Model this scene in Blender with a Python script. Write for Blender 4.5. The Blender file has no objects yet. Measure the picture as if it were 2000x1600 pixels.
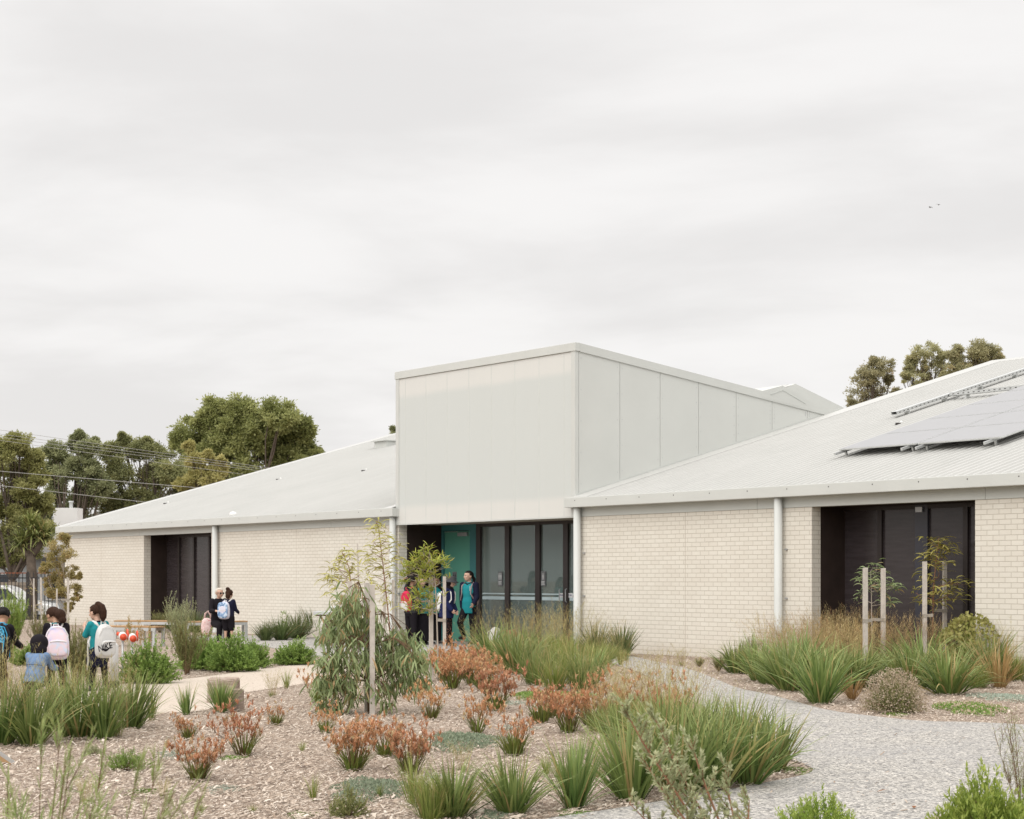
import bpy, bmesh, math, random
import numpy as np
from mathutils import Vector, Matrix

random.seed(11)
rng = np.random.default_rng(11)
SC = bpy.context.scene
COL = SC.collection
PI = math.pi

# ------------------------------------------------------------------ survey of the site
# eye height, focal length (in photo pixels) and horizon row measured from the photograph;
# G() turns a foot point seen in the photograph into a point on the ground, in metres
F, HZ, EYE = 3500.0, 1129.0, 1.54
A0 = (3.372, 35.229)                    # foot of the brick wall, origin of the building grid
U = np.array([0.60364, -0.79726])       # along the wall
Q = np.array([0.79726, 0.60364])        # into the building
RZ = math.atan2(U[1], U[0])


def G(px, py, z=0.0):
    d = F * (EYE - z) / (py - HZ)
    return ((px - 1000.0) / F * d, d, z)


def AT(px, py, d):
    return ((px - 1000.0) / F * d, d, EYE + (HZ - py) * d / F)


def W(s, t, z=0.0):
    p = np.array(A0) + U * s + Q * t
    return (float(p[0]), float(p[1]), z)


# ------------------------------------------------------------------ objects
def link(o, parent=None):
    COL.objects.link(o)
    if parent is not None:
        o.parent = parent
    return o


def tag(o, label=None, cat=None, group=None, kind=None):
    if label: o["label"] = label
    if cat: o["category"] = cat
    if group: o["group"] = group
    if kind: o["kind"] = kind
    return o


def thing(name, label, cat, loc=(0, 0, 0), rz=0.0, group=None, scale=1.0):
    o = bpy.data.objects.new(name, None)
    o.empty_display_size = 0.2
    link(o)
    o.location = loc
    o.rotation_euler = (0, 0, rz)
    if scale != 1.0:
        o.scale = (scale,) * 3
    return tag(o, label, cat, group)


def put(name, me, parent=None, loc=None, rot=None, scale=None):
    o = bpy.data.objects.new(name, me)
    link(o, parent)
    if loc is not None: o.location = loc
    if rot is not None: o.rotation_euler = rot
    if scale is not None: o.scale = scale if hasattr(scale, '__len__') else (scale,) * 3
    return o


class MB:
    """collects vertices and faces, then becomes one mesh"""

    def __init__(self):
        self.v, self.t, self.h, self.q, self.tr, self.n = [], [], [], [], [], 0
        self.mi = []

    def add(self, V, quads=None, tris=None, tint=0.5, hgt=0.0, mi=0):
        V = np.asarray(V, float).reshape(-1, 3)
        m = len(V)
        self.v.append(V)
        self.t.append(np.broadcast_to(np.asarray(tint, float), (m,)))
        self.h.append(np.broadcast_to(np.asarray(hgt, float), (m,)))
        if quads is not None and len(quads):
            self.q.append((np.asarray(quads, int).reshape(-1, 4) + self.n, mi))
        if tris is not None and len(tris):
            self.tr.append((np.asarray(tris, int).reshape(-1, 3) + self.n, mi))
        self.n += m
        return self

    def mesh(self, name, mats, smooth=False):
        me = bpy.data.meshes.new(name)
        V = np.concatenate(self.v)
        qs = [a for a, _ in self.q]; ts = [a for a, _ in self.tr]
        nq = sum(len(a) for a in qs); nt = sum(len(a) for a in ts)
        loops = np.concatenate([a.ravel() for a in qs] + [a.ravel() for a in ts]).astype(np.int32)
        starts = np.concatenate([np.arange(nq) * 4, nq * 4 + np.arange(nt) * 3]).astype(np.int32)
        me.vertices.add(len(V)); me.vertices.foreach_set("co", V.astype(np.float32).ravel())
        me.loops.add(len(loops)); me.loops.foreach_set("vertex_index", loops)
        me.polygons.add(nq + nt); me.polygons.foreach_set("loop_start", starts)
        mi = np.concatenate([np.full(len(a), m) for a, m in self.q] + [np.full(len(a), m) for a, m in self.tr])
        me.polygons.foreach_set("material_index", mi.astype(np.int32))
        me.polygons.foreach_set("use_smooth", np.full(nq + nt, smooth))
        for nm, arr in (("tint", self.t), ("hgt", self.h)):
            at = me.attributes.new(nm, 'FLOAT', 'POINT')
            at.data.foreach_set("value", np.concatenate(arr).astype(np.float32))
        for m in (mats if isinstance(mats, (list, tuple)) else [mats]):
            me.materials.append(m)
        me.update(calc_edges=True)
        return me

    def build(self, name, mats, parent=None, smooth=False, **k):
        return put(name, self.mesh(name, mats, smooth), parent, **k)

    # ---- solids
    def box(self, a, b, **k):
        (x0, y0, z0), (x1, y1, z1) = a, b
        x0, x1 = min(x0, x1), max(x0, x1); y0, y1 = min(y0, y1), max(y0, y1); z0, z1 = min(z0, z1), max(z0, z1)
        V = [(x0, y0, z0), (x1, y0, z0), (x1, y1, z0), (x0, y1, z0), (x0, y0, z1), (x1, y0, z1), (x1, y1, z1), (x0, y1, z1)]
        return self.add(V, [(0, 3, 2, 1), (4, 5, 6, 7), (0, 1, 5, 4), (1, 2, 6, 5), (2, 3, 7, 6), (3, 0, 4, 7)], **k)

    def bbox(self, a, b, r=0.01, **k):
        """box with chamfered edges"""
        bm = bmesh.new()
        bmesh.ops.create_cube(bm, size=1.0)
        s = [abs(b[i] - a[i]) for i in range(3)]; c = [(a[i] + b[i]) / 2 for i in range(3)]
        for v in bm.verts:
            v.co = Vector((v.co[0] * s[0] + c[0], v.co[1] * s[1] + c[1], v.co[2] * s[2] + c[2]))
        bmesh.ops.bevel(bm, geom=bm.edges[:], offset=min(r, min(s) * 0.45), segments=2, profile=0.6, affect='EDGES')
        return self.from_bm(bm, **k)

    def from_bm(self, bm, **k):
        bmesh.ops.triangulate(bm, faces=[f for f in bm.faces if len(f.verts) > 4])
        bm.verts.index_update()
        V = [v.co[:] for v in bm.verts]
        q = [[v.index for v in f.verts] for f in bm.faces if len(f.verts) == 4]
        t = [[v.index for v in f.verts] for f in bm.faces if len(f.verts) == 3]
        bm.free()
        return self.add(V, q, t, **k)

    def prism(self, poly, axis, a, b, **k):
        """polygon (2D list) swept along an axis 0,1,2 from a to b"""
        bm = bmesh.new()
        oth = [i for i in range(3) if i != axis]

        def P(p, w):
            c = [0, 0, 0]; c[oth[0]], c[oth[1]], c[axis] = p[0], p[1], w
            return bm.verts.new(c)
        A = [P(p, a) for p in poly]; B = [P(p, b) for p in poly]
        n = len(poly)
        bm.faces.new(A); bm.faces.new(B[::-1])
        for i in range(n):
            bm.faces.new([A[i], B[i], B[(i + 1) % n], A[(i + 1) % n]])
        bmesh.ops.recalc_face_normals(bm, faces=bm.faces)
        return self.from_bm(bm, **k)

    def bar(self, p0, p1, w, h, up=(0, 0, 1), **k):
        p0, p1 = np.array(p0, float), np.array(p1, float)
        d = p1 - p0; d /= np.linalg.norm(d)
        x = np.cross(d, up)
        if np.linalg.norm(x) < 1e-4: x = np.cross(d, (0, 1, 0))
        x /= np.linalg.norm(x); y = np.cross(x, d)
        V = [p + sx * x * w / 2 + sy * y * h / 2 for p in (p0, p1) for sx, sy in ((-1, -1), (1, -1), (1, 1), (-1, 1))]
        return self.add(V, [(0, 1, 2, 3), (7, 6, 5, 4), (0, 4, 5, 1), (1, 5, 6, 2), (2, 6, 7, 3), (3, 7, 4, 0)], **k)

    def tube(self, path, rad, n=8, cap=True, tint=0.5, hgt=0.0, ry=None, mi=0):
        P = np.asarray(path, float); m = len(P)
        rad = np.broadcast_to(np.asarray(rad, float), (m,))
        ry = rad if ry is None else np.broadcast_to(np.asarray(ry, float), (m,))
        T = np.gradient(P, axis=0); T /= np.linalg.norm(T, axis=1)[:, None] + 1e-12
        ref = np.array([0, 0, 1.0]) if abs(T[0][2]) < 0.9 else np.array([1.0, 0, 0])
        V = []
        a = np.arange(n) / n * 2 * PI
        x = np.cross(ref, T[0]); x /= np.linalg.norm(x)
        for i in range(m):
            x = x - T[i] * (x @ T[i]); x /= np.linalg.norm(x) + 1e-12
            y = np.cross(T[i], x)
            V.append(P[i] + np.outer(np.cos(a), x) * rad[i] + np.outer(np.sin(a), y) * ry[i])
        V = np.concatenate(V)
        q = [(i * n + j, i * n + (j + 1) % n, (i + 1) * n + (j + 1) % n, (i + 1) * n + j) for i in range(m - 1) for j in range(n)]
        t = []
        if cap:
            c0 = len(V); V = np.vstack([V, P[0], P[-1]])
            t = [(c0, (j + 1) % n, j) for j in range(n)] + [(c0 + 1, (m - 1) * n + j, (m - 1) * n + (j + 1) % n) for j in range(n)]
        hg = np.concatenate([np.repeat(np.linspace(0, 1, m), n), [0, 1] if cap else []]) if hgt is None else hgt
        return self.add(V, q, t, tint=tint, hgt=hg, mi=mi)

    def ball(self, c, r, nu=14, nv=9, M=None, **k):
        r = (r,) * 3 if not hasattr(r, '__len__') else r
        V = []
        for i in range(nv + 1):
            ph = PI * i / nv
            for j in range(nu):
                th = 2 * PI * j / nu
                V.append((math.sin(ph) * math.cos(th) * r[0], math.sin(ph) * math.sin(th) * r[1], math.cos(ph) * r[2]))
        V = np.array(V)
        if M is not None: V = V @ np.array(M).T
        V = V + np.array(c)
        q = [(i * nu + j, (i + 1) * nu + j, (i + 1) * nu + (j + 1) % nu, i * nu + (j + 1) % nu) for i in range(nv) for j in range(nu)]
        return self.add(V, q, **k)

    def superbox(self, c, r, p=3.2, nu=24, nv=16, M=None, **k):
        """rounded box: superellipsoid"""
        V = []
        f = lambda w: math.copysign(abs(w) ** (2.0 / p), w)
        for i in range(nv + 1):
            ph = PI * i / nv - PI / 2
            for j in range(nu):
                th = 2 * PI * j / nu
                V.append((f(math.cos(ph)) * f(math.cos(th)) * r[0], f(math.cos(ph)) * f(math.sin(th)) * r[1], f(math.sin(ph)) * r[2]))
        V = np.array(V)
        if M is not None: V = V @ np.array(M).T
        V = V + np.array(c)
        q = [(i * nu + j, i * nu + (j + 1) % nu, (i + 1) * nu + (j + 1) % nu, (i + 1) * nu + j) for i in range(nv) for j in range(nu)]
        return self.add(V, q, **k)

    def loft(self, rings, n=16, a0=0.0, a1=2 * PI, cap=True, thick=0.0, **k):
        """rings: (centre, xvec, yvec); angle 0 = +y (behind), opening in front when a0..a1 is partial"""
        full = abs(a1 - a0 - 2 * PI) < 1e-6
        a = np.linspace(a0, a1, n + (0 if full else 1), endpoint=not full)
        R = []
        for c, x, y in rings:
            c, x, y = map(np.array, (c, x, y))
            R.append(c + np.outer(np.sin(a), x) + np.outer(np.cos(a), y))
        m, w = len(rings), len(a)
        V = np.concatenate(R)
        q = []
        for i in range(m - 1):
            for j in range(w if full else w - 1):
                j2 = (j + 1) % w
                q.append((i * w + j, i * w + j2, (i + 1) * w + j2, (i + 1) * w + j))
        t = []
        if full and cap:
            c0 = len(V); V = np.vstack([V, rings[0][0], rings[-1][0]])
            t = [(c0, (j + 1) % w, j) for j in range(w)] + [(c0 + 1, (m - 1) * w + j, (m - 1) * w + (j + 1) % w) for j in range(w)]
        return self.add(V, q, t, **k)

    def blades(self, base, phi, th0, th1, L, Wd, seg=5, tint=None, prof='strap', twist=0.0, mi=0, pw=1.3):
        """N curved ribbons: azimuth phi, angle from the vertical th0 -> th1"""
        base = np.asarray(base, float).reshape(-1, 3); N = len(base)
        B = lambda x: np.broadcast_to(np.asarray(x, float), (N,))
        phi, th0, th1, L, Wd, twist = map(B, (phi, th0, th1, L, Wd, twist))
        tint = rng.random(N) if tint is None else B(tint)
        s = np.linspace(0, 1, seg + 1)
        th = th0[:, None] + (th1 - th0)[:, None] * s[None] ** pw
        st = (L / seg)[:, None]
        mid = (th[:, 1:] + th[:, :-1]) / 2
        r = np.concatenate([np.zeros((N, 1)), np.cumsum(np.sin(mid) * st, 1)], 1)
        z = np.concatenate([np.zeros((N, 1)), np.cumsum(np.cos(mid) * st, 1)], 1)
        cp, sp = np.cos(phi)[:, None], np.sin(phi)[:, None]
        P = np.stack([r * cp, r * sp, z], -1) + base[:, None, :]
        side = np.stack([-np.sin(phi), np.cos(phi), np.zeros(N)], -1)
        nrm = np.stack([-np.cos(th) * cp, -np.cos(th) * sp, np.sin(th)], -1)
        ct, stw = np.cos(twist)[:, None, None], np.sin(twist)[:, None, None]
        side = side[:, None, :] * ct + nrm * stw
        if prof == 'strap': w = np.minimum(1, 0.55 + s * 1.5) * np.minimum(1, (1 - s) * 1.7 + 0.03)
        elif prof == 'leaf': w = np.sin(PI * np.clip(s * 0.93 + 0.05, 0, 1)) ** 0.8
        else: w = np.maximum(0.25, 1 - 0.75 * s)
        w = (Wd[:, None] * w[None])[..., None] / 2
        V = np.stack([P - side * w, P + side * w], 2)        # N, seg+1, 2, 3
        idx = np.arange(N * (seg + 1) * 2).reshape(N, seg + 1, 2)
        q = np.stack([idx[:, :-1, 0], idx[:, :-1, 1], idx[:, 1:, 1], idx[:, 1:, 0]], -1).reshape(-1, 4)
        self.add(V.reshape(-1, 3), q, tint=np.repeat(tint, (seg + 1) * 2), hgt=np.tile(np.repeat(s, 2), N), mi=mi)
        return P

    def leaves(self, pos, d, L, Wd, tint=None, hgt=0.0, mi=0, bend=0.0):
        """N flat diamond leaves: position, direction"""
        pos = np.asarray(pos, float).reshape(-1, 3); N = len(pos)
        d = np.asarray(d, float).reshape(-1, 3); d = d / (np.linalg.norm(d, axis=1)[:, None] + 1e-9)
        rv = rng.normal(size=(N, 3)); x = np.cross(d, rv); x /= np.linalg.norm(x, axis=1)[:, None] + 1e-9
        B = lambda w: np.broadcast_to(np.asarray(w, float), (N,))[:, None]
        L, Wd = B(L), B(Wd)
        tint = rng.random(N) if tint is None else np.broadcast_to(tint, (N,))
        V = np.stack([pos, pos + d * L * 0.45 + x * Wd / 2, pos + d * L, pos + d * L * 0.45 - x * Wd / 2], 1).reshape(-1, 3)
        q = np.arange(N * 4).reshape(N, 4)
        h = np.broadcast_to(hgt, (N,)) if np.ndim(hgt) else np.full(N, hgt)
        return self.add(V, q, tint=np.repeat(tint, 4), hgt=np.repeat(h, 4), mi=mi)


def vapply(o, mods):
    """run modifiers on an object and keep the result as plain mesh data"""
    for kind, kw in mods:
        m = o.modifiers.new(kind.lower(), kind)
        for a, b in kw.items(): setattr(m, a, b)
    bpy.context.view_layer.update()
    dg = bpy.context.evaluated_depsgraph_get()
    me = bpy.data.meshes.new_from_object(o.evaluated_get(dg))
    old = o.data
    mats = list(old.materials)
    o.modifiers.clear()
    o.data = me
    if not me.materials:
        for m in mats: me.materials.append(m)
    bpy.data.meshes.remove(old)
    me.polygons.foreach_set("use_smooth", np.ones(len(me.polygons), bool))
    return o


def remeshed(mb, name, mat, parent, voxel=0.008, it=6, extra=()):
    o = mb.build(name, mat, parent)
    return vapply(o, [('REMESH', dict(mode='VOXEL', voxel_size=voxel)), ('SMOOTH', dict(factor=0.5, iterations=it))] + list(extra))


# ------------------------------------------------------------------ materials
def srgb(r, g, b):
    f = lambda c: c / 255 / 12.92 if c <= 10 else ((c / 255 + 0.055) / 1.055) ** 2.4
    return (f(r), f(g), f(b), 1)


class NT:
    def __init__(self, name):
        self.m = bpy.data.materials.new(name); self.m.use_nodes = True
        self.t = self.m.node_tree; self.t.nodes.clear()
        self.out = self.N('ShaderNodeOutputMaterial')

    def N(self, kind, **kw):
        n = self.t.nodes.new(kind)
        for a, b in kw.items(): setattr(n, a, b)
        return n

    def L(self, a, b): self.t.links.new(a, b)

    def val(self, sock, v):
        if isinstance(v, bpy.types.NodeSocket): self.L(v, sock)
        elif getattr(sock, 'type', '') == 'RGBA' and len(v) == 3: sock.default_value = (*v, 1)
        else: sock.default_value = v

    def coord(self, kind='Object'): return self.N('ShaderNodeTexCoord').outputs[kind]

    def mapping(self, vec, scale=(1, 1, 1), loc=(0, 0, 0), rot=(0, 0, 0)):
        n = self.N('ShaderNodeMapping'); self.L(vec, n.inputs[0])
        n.inputs['Scale'].default_value = scale; n.inputs['Location'].default_value = loc; n.inputs['Rotation'].default_value = rot
        return n.outputs[0]

    def noise(self, vec, scale, detail=4, rough=0.6, out='Fac'):
        n = self.N('ShaderNodeTexNoise'); self.L(vec, n.inputs['Vector'])
        n.inputs['Scale'].default_value = scale; n.inputs['Detail'].default_value = detail; n.inputs['Roughness'].default_value = rough
        return n.outputs[0] if out == 'Fac' else n.outputs[1]

    def ramp(self, fac, stops, interp='LINEAR'):
        n = self.N('ShaderNodeValToRGB'); self.L(fac, n.inputs[0])
        e = n.color_ramp; e.interpolation = interp
        while len(e.elements) < len(stops): e.elements.new(0.5)
        for el, (p, c) in zip(e.elements, stops):
            el.position = p; el.color = c if len(c) == 4 else (*c, 1)
        return n.outputs[0]

    def mix(self, fac, a, b, blend='MIX'):
        n = self.N('ShaderNodeMix', data_type='RGBA', blend_type=blend)
        self.val(n.inputs[0], fac); self.val(n.inputs[6], a); self.val(n.inputs[7], b)
        return n.outputs[2]

    def math(self, op, a, b=0.0, c=0.0):
        n = self.N('ShaderNodeMath', operation=op)
        self.val(n.inputs[0], a); self.val(n.inputs[1], b); self.val(n.inputs[2], c)
        return n.outputs[0]

    def bump(self, h, strength=0.3, dist=0.01):
        n = self.N('ShaderNodeBump'); self.L(h, n.inputs['Height'])
        n.inputs['Strength'].default_value = strength; n.inputs['Distance'].default_value = dist
        return n.outputs[0]

    def principled(self, color, rough=0.6, spec=0.4, metal=0.0, normal=None):
        n = self.N('ShaderNodeBsdfPrincipled')
        self.val(n.inputs['Base Color'], color); self.val(n.inputs['Roughness'], rough)
        n.inputs['Specular IOR Level'].default_value = spec; n.inputs['Metallic'].default_value = metal
        if normal is not None: self.L(normal, n.inputs['Normal'])
        return n

    def done(self, shader):
        self.L(shader.outputs[0] if hasattr(shader, 'outputs') else shader, self.out.inputs[0])
        return self.m


def paint(name, c, rough=0.5, spec=0.4, metal=0.0, var=0.06, scale=3.0, bump=0.0, bscale=60):
    """plain painted, moulded or woven surface with slight unevenness"""
    n = NT(name); co = n.coord()
    f = n.noise(co, scale, 5)
    hi = tuple(min(1, x * (1 + var)) for x in c[:3]) + (1,); lo = tuple(x * (1 - var) for x in c[:3]) + (1,)
    col = n.ramp(f, [(0.3, lo), (0.7, hi)])
    nm = n.bump(n.noise(co, bscale, 3), bump, 0.01) if bump else None
    return n.done(n.principled(col, rough, spec, metal, nm))


def leafmat(name, c1, c2, tip=None, tipamt=0.6, trans=0.28, rough=0.55, mid=None):
    n = NT(name)
    a = n.N('ShaderNodeAttribute'); a.attribute_name = 'tint'
    h = n.N('ShaderNodeAttribute'); h.attribute_name = 'hgt'
    stops = [(0.0, c1), (1.0, c2)] if mid is None else [(0.0, c1), (0.86, c2), (0.945, mid), (1.0, mid)]
    oi = n.N('ShaderNodeObjectInfo')
    col = n.ramp(a.outputs['Fac'], stops)
    hs = n.N('ShaderNodeHueSaturation')
    n.L(col, hs.inputs['Color'])
    n.L(n.math('MULTIPLY_ADD', oi.outputs['Random'], 0.24, 0.86), hs.inputs['Value'])
    n.L(n.math('MULTIPLY_ADD', oi.outputs['Random'], 0.02, 0.49), hs.inputs['Hue'])
    col = hs.outputs[0]
    if tip is not None:
        col = n.mix(n.math('MULTIPLY', n.math('POWER', h.outputs['Fac'], 2.5), tipamt), col, tip)
    p = n.principled(col, rough, 0.3)
    t = n.N('ShaderNodeBsdfTranslucent'); n.L(col, t.inputs[0])
    mx = n.N('ShaderNodeMixShader'); mx.inputs[0].default_value = trans
    n.L(p.outputs[0], mx.inputs[1]); n.L(t.outputs[0], mx.inputs[2])
    return n.done(mx)


def text_mesh(s, size, mat, depth=0.002, align='CENTER'):
    cu = bpy.data.curves.new('lettering', 'FONT'); cu.body = s; cu.size = size; cu.extrude = depth
    cu.align_x = align; cu.align_y = 'CENTER'
    o = bpy.data.objects.new('lettering', cu); COL.objects.link(o)
    bpy.context.view_layer.update()
    me = bpy.data.meshes.new_from_object(o.evaluated_get(bpy.context.evaluated_depsgraph_get()))
    bpy.data.objects.remove(o); bpy.data.curves.remove(cu)
    me.materials.clear(); me.materials.append(mat)
    return me
# ------------------------------------------------------------------ building materials
def m_brick():
    n = NT('cream brick')
    co = n.coord()
    sx = n.N('ShaderNodeSeparateXYZ'); n.L(co, sx.inputs[0])
    cb = n.N('ShaderNodeCombineXYZ')
    n.L(n.math('ADD', sx.outputs[0], sx.outputs[1]), cb.inputs[0]); n.L(sx.outputs[2], cb.inputs[1])
    b = n.N('ShaderNodeTexBrick'); n.L(cb.outputs[0], b.inputs['Vector'])
    b.inputs['Color1'].default_value = (0.69, 0.66, 0.59, 1); b.inputs['Color2'].default_value = (0.645, 0.61, 0.54, 1)
    b.inputs['Mortar'].default_value = (0.42, 0.385, 0.32, 1)
    b.inputs['Scale'].default_value = 1.0; b.inputs['Mortar Size'].default_value = 0.0065
    b.inputs['Mortar Smooth'].default_value = 0.25; b.inputs['Bias'].default_value = 0.1
    b.inputs['Brick Width'].default_value = 0.24; b.inputs['Row Height'].default_value = 0.086
    fine = n.noise(co, 70, 4)
    big = n.noise(n.mapping(co, (0.5, 0.5, 0.9)), 1.1, 5)
    col = n.mix(0.22, b.outputs['Color'], n.ramp(fine, [(0.3, (0.48, 0.445, 0.39)), (0.7, (0.76, 0.72, 0.66))]))
    col = n.mix(n.math('MULTIPLY', n.ramp(big, [(0.35, (1, 1, 1)), (0.62, (0, 0, 0))]), 0.14), col, (0.44, 0.38, 0.31, 1))
    # splash-back dust on the lowest courses
    z = n.math('ADD', sx.outputs[2], n.math('MULTIPLY', big, 0.25))
    col = n.mix(n.math('MULTIPLY', n.ramp(z, [(0.1, (1, 1, 1)), (0.42, (0, 0, 0))]), 0.28), col, (0.40, 0.33, 0.25, 1))
    h = n.math('SUBTRACT', n.math('MULTIPLY', fine, 0.25), b.outputs['Fac'])
    return n.done(n.principled(col, 0.88, 0.15, 0, n.bump(h, 0.55, 0.006)))


def m_roof():
    n = NT('pale roof steel'); co = n.coord()
    f = n.noise(n.mapping(co, (5, 0.35, 1)), 1.2, 4); g = n.noise(co, 0.5, 4)
    col = n.ramp(n.math('MULTIPLY_ADD', f, 0.5, n.math('MULTIPLY', g, 0.5)), [(0.35, (0.43, 0.43, 0.41)), (0.65, (0.475, 0.472, 0.452))])
    return n.done(n.principled(col, 0.42, 0.35))


def m_poly():
    """translucent sheeting: paler where no lining stands behind it, along its top and bottom edges"""
    n = NT('milky sheet cladding'); co = n.coord()
    sx = n.N('ShaderNodeSeparateXYZ'); n.L(co, sx.inputs[0])
    z = n.math('ADD', sx.outputs[2], n.math('MULTIPLY', n.noise(co, 0.7, 3), 0.12))
    edge = n.ramp(n.math('DIVIDE', z, 8.0), [(0.405, (1, 1, 1)), (0.423, (0, 0, 0)), (0.735, (0, 0, 0)), (0.752, (1, 1, 1))])
    col = n.mix(edge, (0.525, 0.545, 0.525, 1), (0.605, 0.60, 0.57, 1))
    col = n.mix(n.math('MULTIPLY', n.noise(n.mapping(co, (3, 3, 0.15)), 1.6, 4), 0.24), col, (0.495, 0.51, 0.49, 1))
    return n.done(n.principled(col, 0.4, 0.35))


def m_glass(tintc=(0.78, 0.86, 0.84, 1)):
    n = NT('clear glass')
    fr = n.N('ShaderNodeFresnel'); fr.inputs[0].default_value = 1.8
    tr = n.N('ShaderNodeBsdfTransparent'); tr.inputs[0].default_value = tintc
    gl = n.N('ShaderNodeBsdfGlossy'); gl.inputs['Roughness'].default_value = 0.015
    gl.inputs[0].default_value = (0.9, 0.95, 0.95, 1)
    mx = n.N('ShaderNodeMixShader'); n.L(fr.outputs[0], mx.inputs[0]); n.L(tr.outputs[0], mx.inputs[1]); n.L(gl.outputs[0], mx.inputs[2])
    df = n.N('ShaderNodeBsdfDiffuse'); df.inputs[0].default_value = (0.26, 0.315, 0.30, 1)     # flat grey green diffuse mixed into the glass
    m2 = n.N('ShaderNodeMixShader'); m2.inputs[0].default_value = 0.32
    n.L(mx.outputs[0], m2.inputs[1]); n.L(df.outputs[0], m2.inputs[2])
    return n.done(m2)


def m_dark_glass():
    n = NT('dark screened glass'); co = n.coord()
    f = n.noise(n.mapping(co, (1, 1, 9)), 2.0, 5)
    col = n.ramp(f, [(0.3, (0.032, 0.025, 0.026)), (0.7, (0.050, 0.041, 0.044))])
    return n.done(n.principled(col, 0.22, 0.45))


BRICK, ROOF, POLY, GLASS, DGLASS = m_brick(), m_roof(), m_poly(), m_glass(), m_dark_glass()
TRIM = paint('grey white painted steel', (0.52, 0.53, 0.505), 0.45, 0.35, var=0.03, scale=1.5)
CEMENT = paint('pale cement sheet', (0.535, 0.545, 0.52), 0.7, 0.25, var=0.03, scale=0.8)
FASCIA = paint('fascia paint', (0.515, 0.53, 0.505), 0.55, 0.3, var=0.03, scale=1.2)
POSTP = paint('blue grey post paint', (0.52, 0.53, 0.508), 0.45, 0.35, var=0.03, scale=2)
BLACKA = paint('dark anodised aluminium', (0.028, 0.021, 0.020), 0.4, 0.4, var=0.15)
BLUEREFL = paint('dark aluminium with painted blue reflection', (0.035, 0.035, 0.048), 0.3, 0.5, var=0.1)  # bluish reflection on the wide upright, put into its base colour
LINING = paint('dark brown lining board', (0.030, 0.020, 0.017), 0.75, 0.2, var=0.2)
SOFFIT = paint('soffit board', (0.42, 0.38, 0.32), 0.8, 0.2, var=0.04)
TEAL = paint('teal door paint', (0.075, 0.235, 0.18), 0.5, 0.35, var=0.05, scale=1)
TEALF = paint('teal door frame paint', (0.035, 0.14, 0.145), 0.5, 0.35, var=0.05, scale=1)
INWALL = paint('interior plaster', (0.62, 0.63, 0.60), 0.85, 0.2, var=0.04, scale=1)
INFLOOR = paint('interior vinyl floor', (0.10, 0.10, 0.10), 0.5, 0.3)
STEEL = paint('satin steel', (0.45, 0.46, 0.47), 0.35, 0.5, 0.7)
WHITEP = paint('white paint', (0.72, 0.72, 0.70), 0.5, 0.3, var=0.03)
BLACKP = paint('black plastic', (0.012, 0.012, 0.013), 0.5, 0.4)
SIGNG = paint('grey sign plate', (0.12, 0.125, 0.13), 0.4, 0.4)
SIGNW = paint('pale sign print', (0.55, 0.56, 0.56), 0.5, 0.3)
FROST = paint('frosted film', (0.36, 0.44, 0.46), 0.6, 0.3)
BLUEP = paint('blue label print', (0.02, 0.03, 0.12), 0.5, 0.3)

JOINT = paint('joint sealant', (0.44, 0.39, 0.325), 0.8, 0.2)
K, R0 = 0.28, 3.25


def rz(t): return R0 + K * t


B = thing('school_building', 'low cream brick school with pale steel roofs and a tall boxy entry bay', 'building', (A0[0], A0[1], 0), RZ)

# walls
for s0, s1, lab in ((-30.05, -24.12, None), (-19.75, -10.11, None), (-3.2, 3.42, None), (7.08, 22, None)):
    MB().box((s0, 0, -0.45), (s1, 0.23, 2.83)).build('brick_wall', BRICK, B)
MB().prism([(0.23, -0.45), (13.7, -0.45), (27, -0.45), (27, rz(0.3) - .08), (13.7, rz(13.7) - .08), (0.23, rz(.23) - .08)], 0, -30.05, -29.82).build('end_wall', BRICK, B)
MB().prism([(0.23, -0.45), (27, -0.45), (27, rz(0.4) + .02), (13.7, rz(13.7) + .05), (13.4, rz(13.4) + .02), (0.23, rz(.23) + .02)], 0, -10.4, -10.168).build('end_wall', CEMENT, B)
MB().prism([(8.2, 0), (27, 0), (27, rz(0.3) - .08), (13.7, rz(13.7) - .08), (8.2, rz(8.2) - .08)], 0, -3.25, -3.05).build('end_wall', CEMENT, B)

for s in (0.05, 14.0, -15.0, -27.2):
    MB().box((s - .006, -0.0015, -0.3), (s + .006, 0.01, 2.83)).build('expansion_joint', JOINT, B)
# fascia boards under the gutters, with butt joints
for runs in ((-30.1, -24.4, -19.42, -13.2, -10.05), (-3.3, 2.05, 7.3, 13.0, 22)):
    for s0, s1 in zip(runs[:-1], runs[1:]):
        MB().box((s0 + .004, -0.02, 2.832), (s1 - .004, 0.2, 3.03)).build('fascia_board', FASCIA, B)
    MB().box((runs[0], -0.24, 3.032), (runs[-1], 0.2, 3.05)).build('soffit', FASCIA, B)

# gutters with overflow holes
for s0, s1 in ((-30.25, -10.03), (-3.43, 22)):
    g = MB().bbox((s0, -0.25, 3.02), (s1, -0.12, 3.228), 0.012)
    g.box((s0, -0.12, 3.02), (s0 + .015, 0.0, 3.2)); g.box((s1 - .015, -0.12, 3.02), (s1, 0.0, 3.2))
    s = s0 + 0.35
    while s < s1:
        g.box((s - .011, -0.2515, 3.152), (s + .011, -0.249, 3.172), mi=1); s += 1.02
    g.build('gutter', [TRIM, BLACKA], B)


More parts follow.
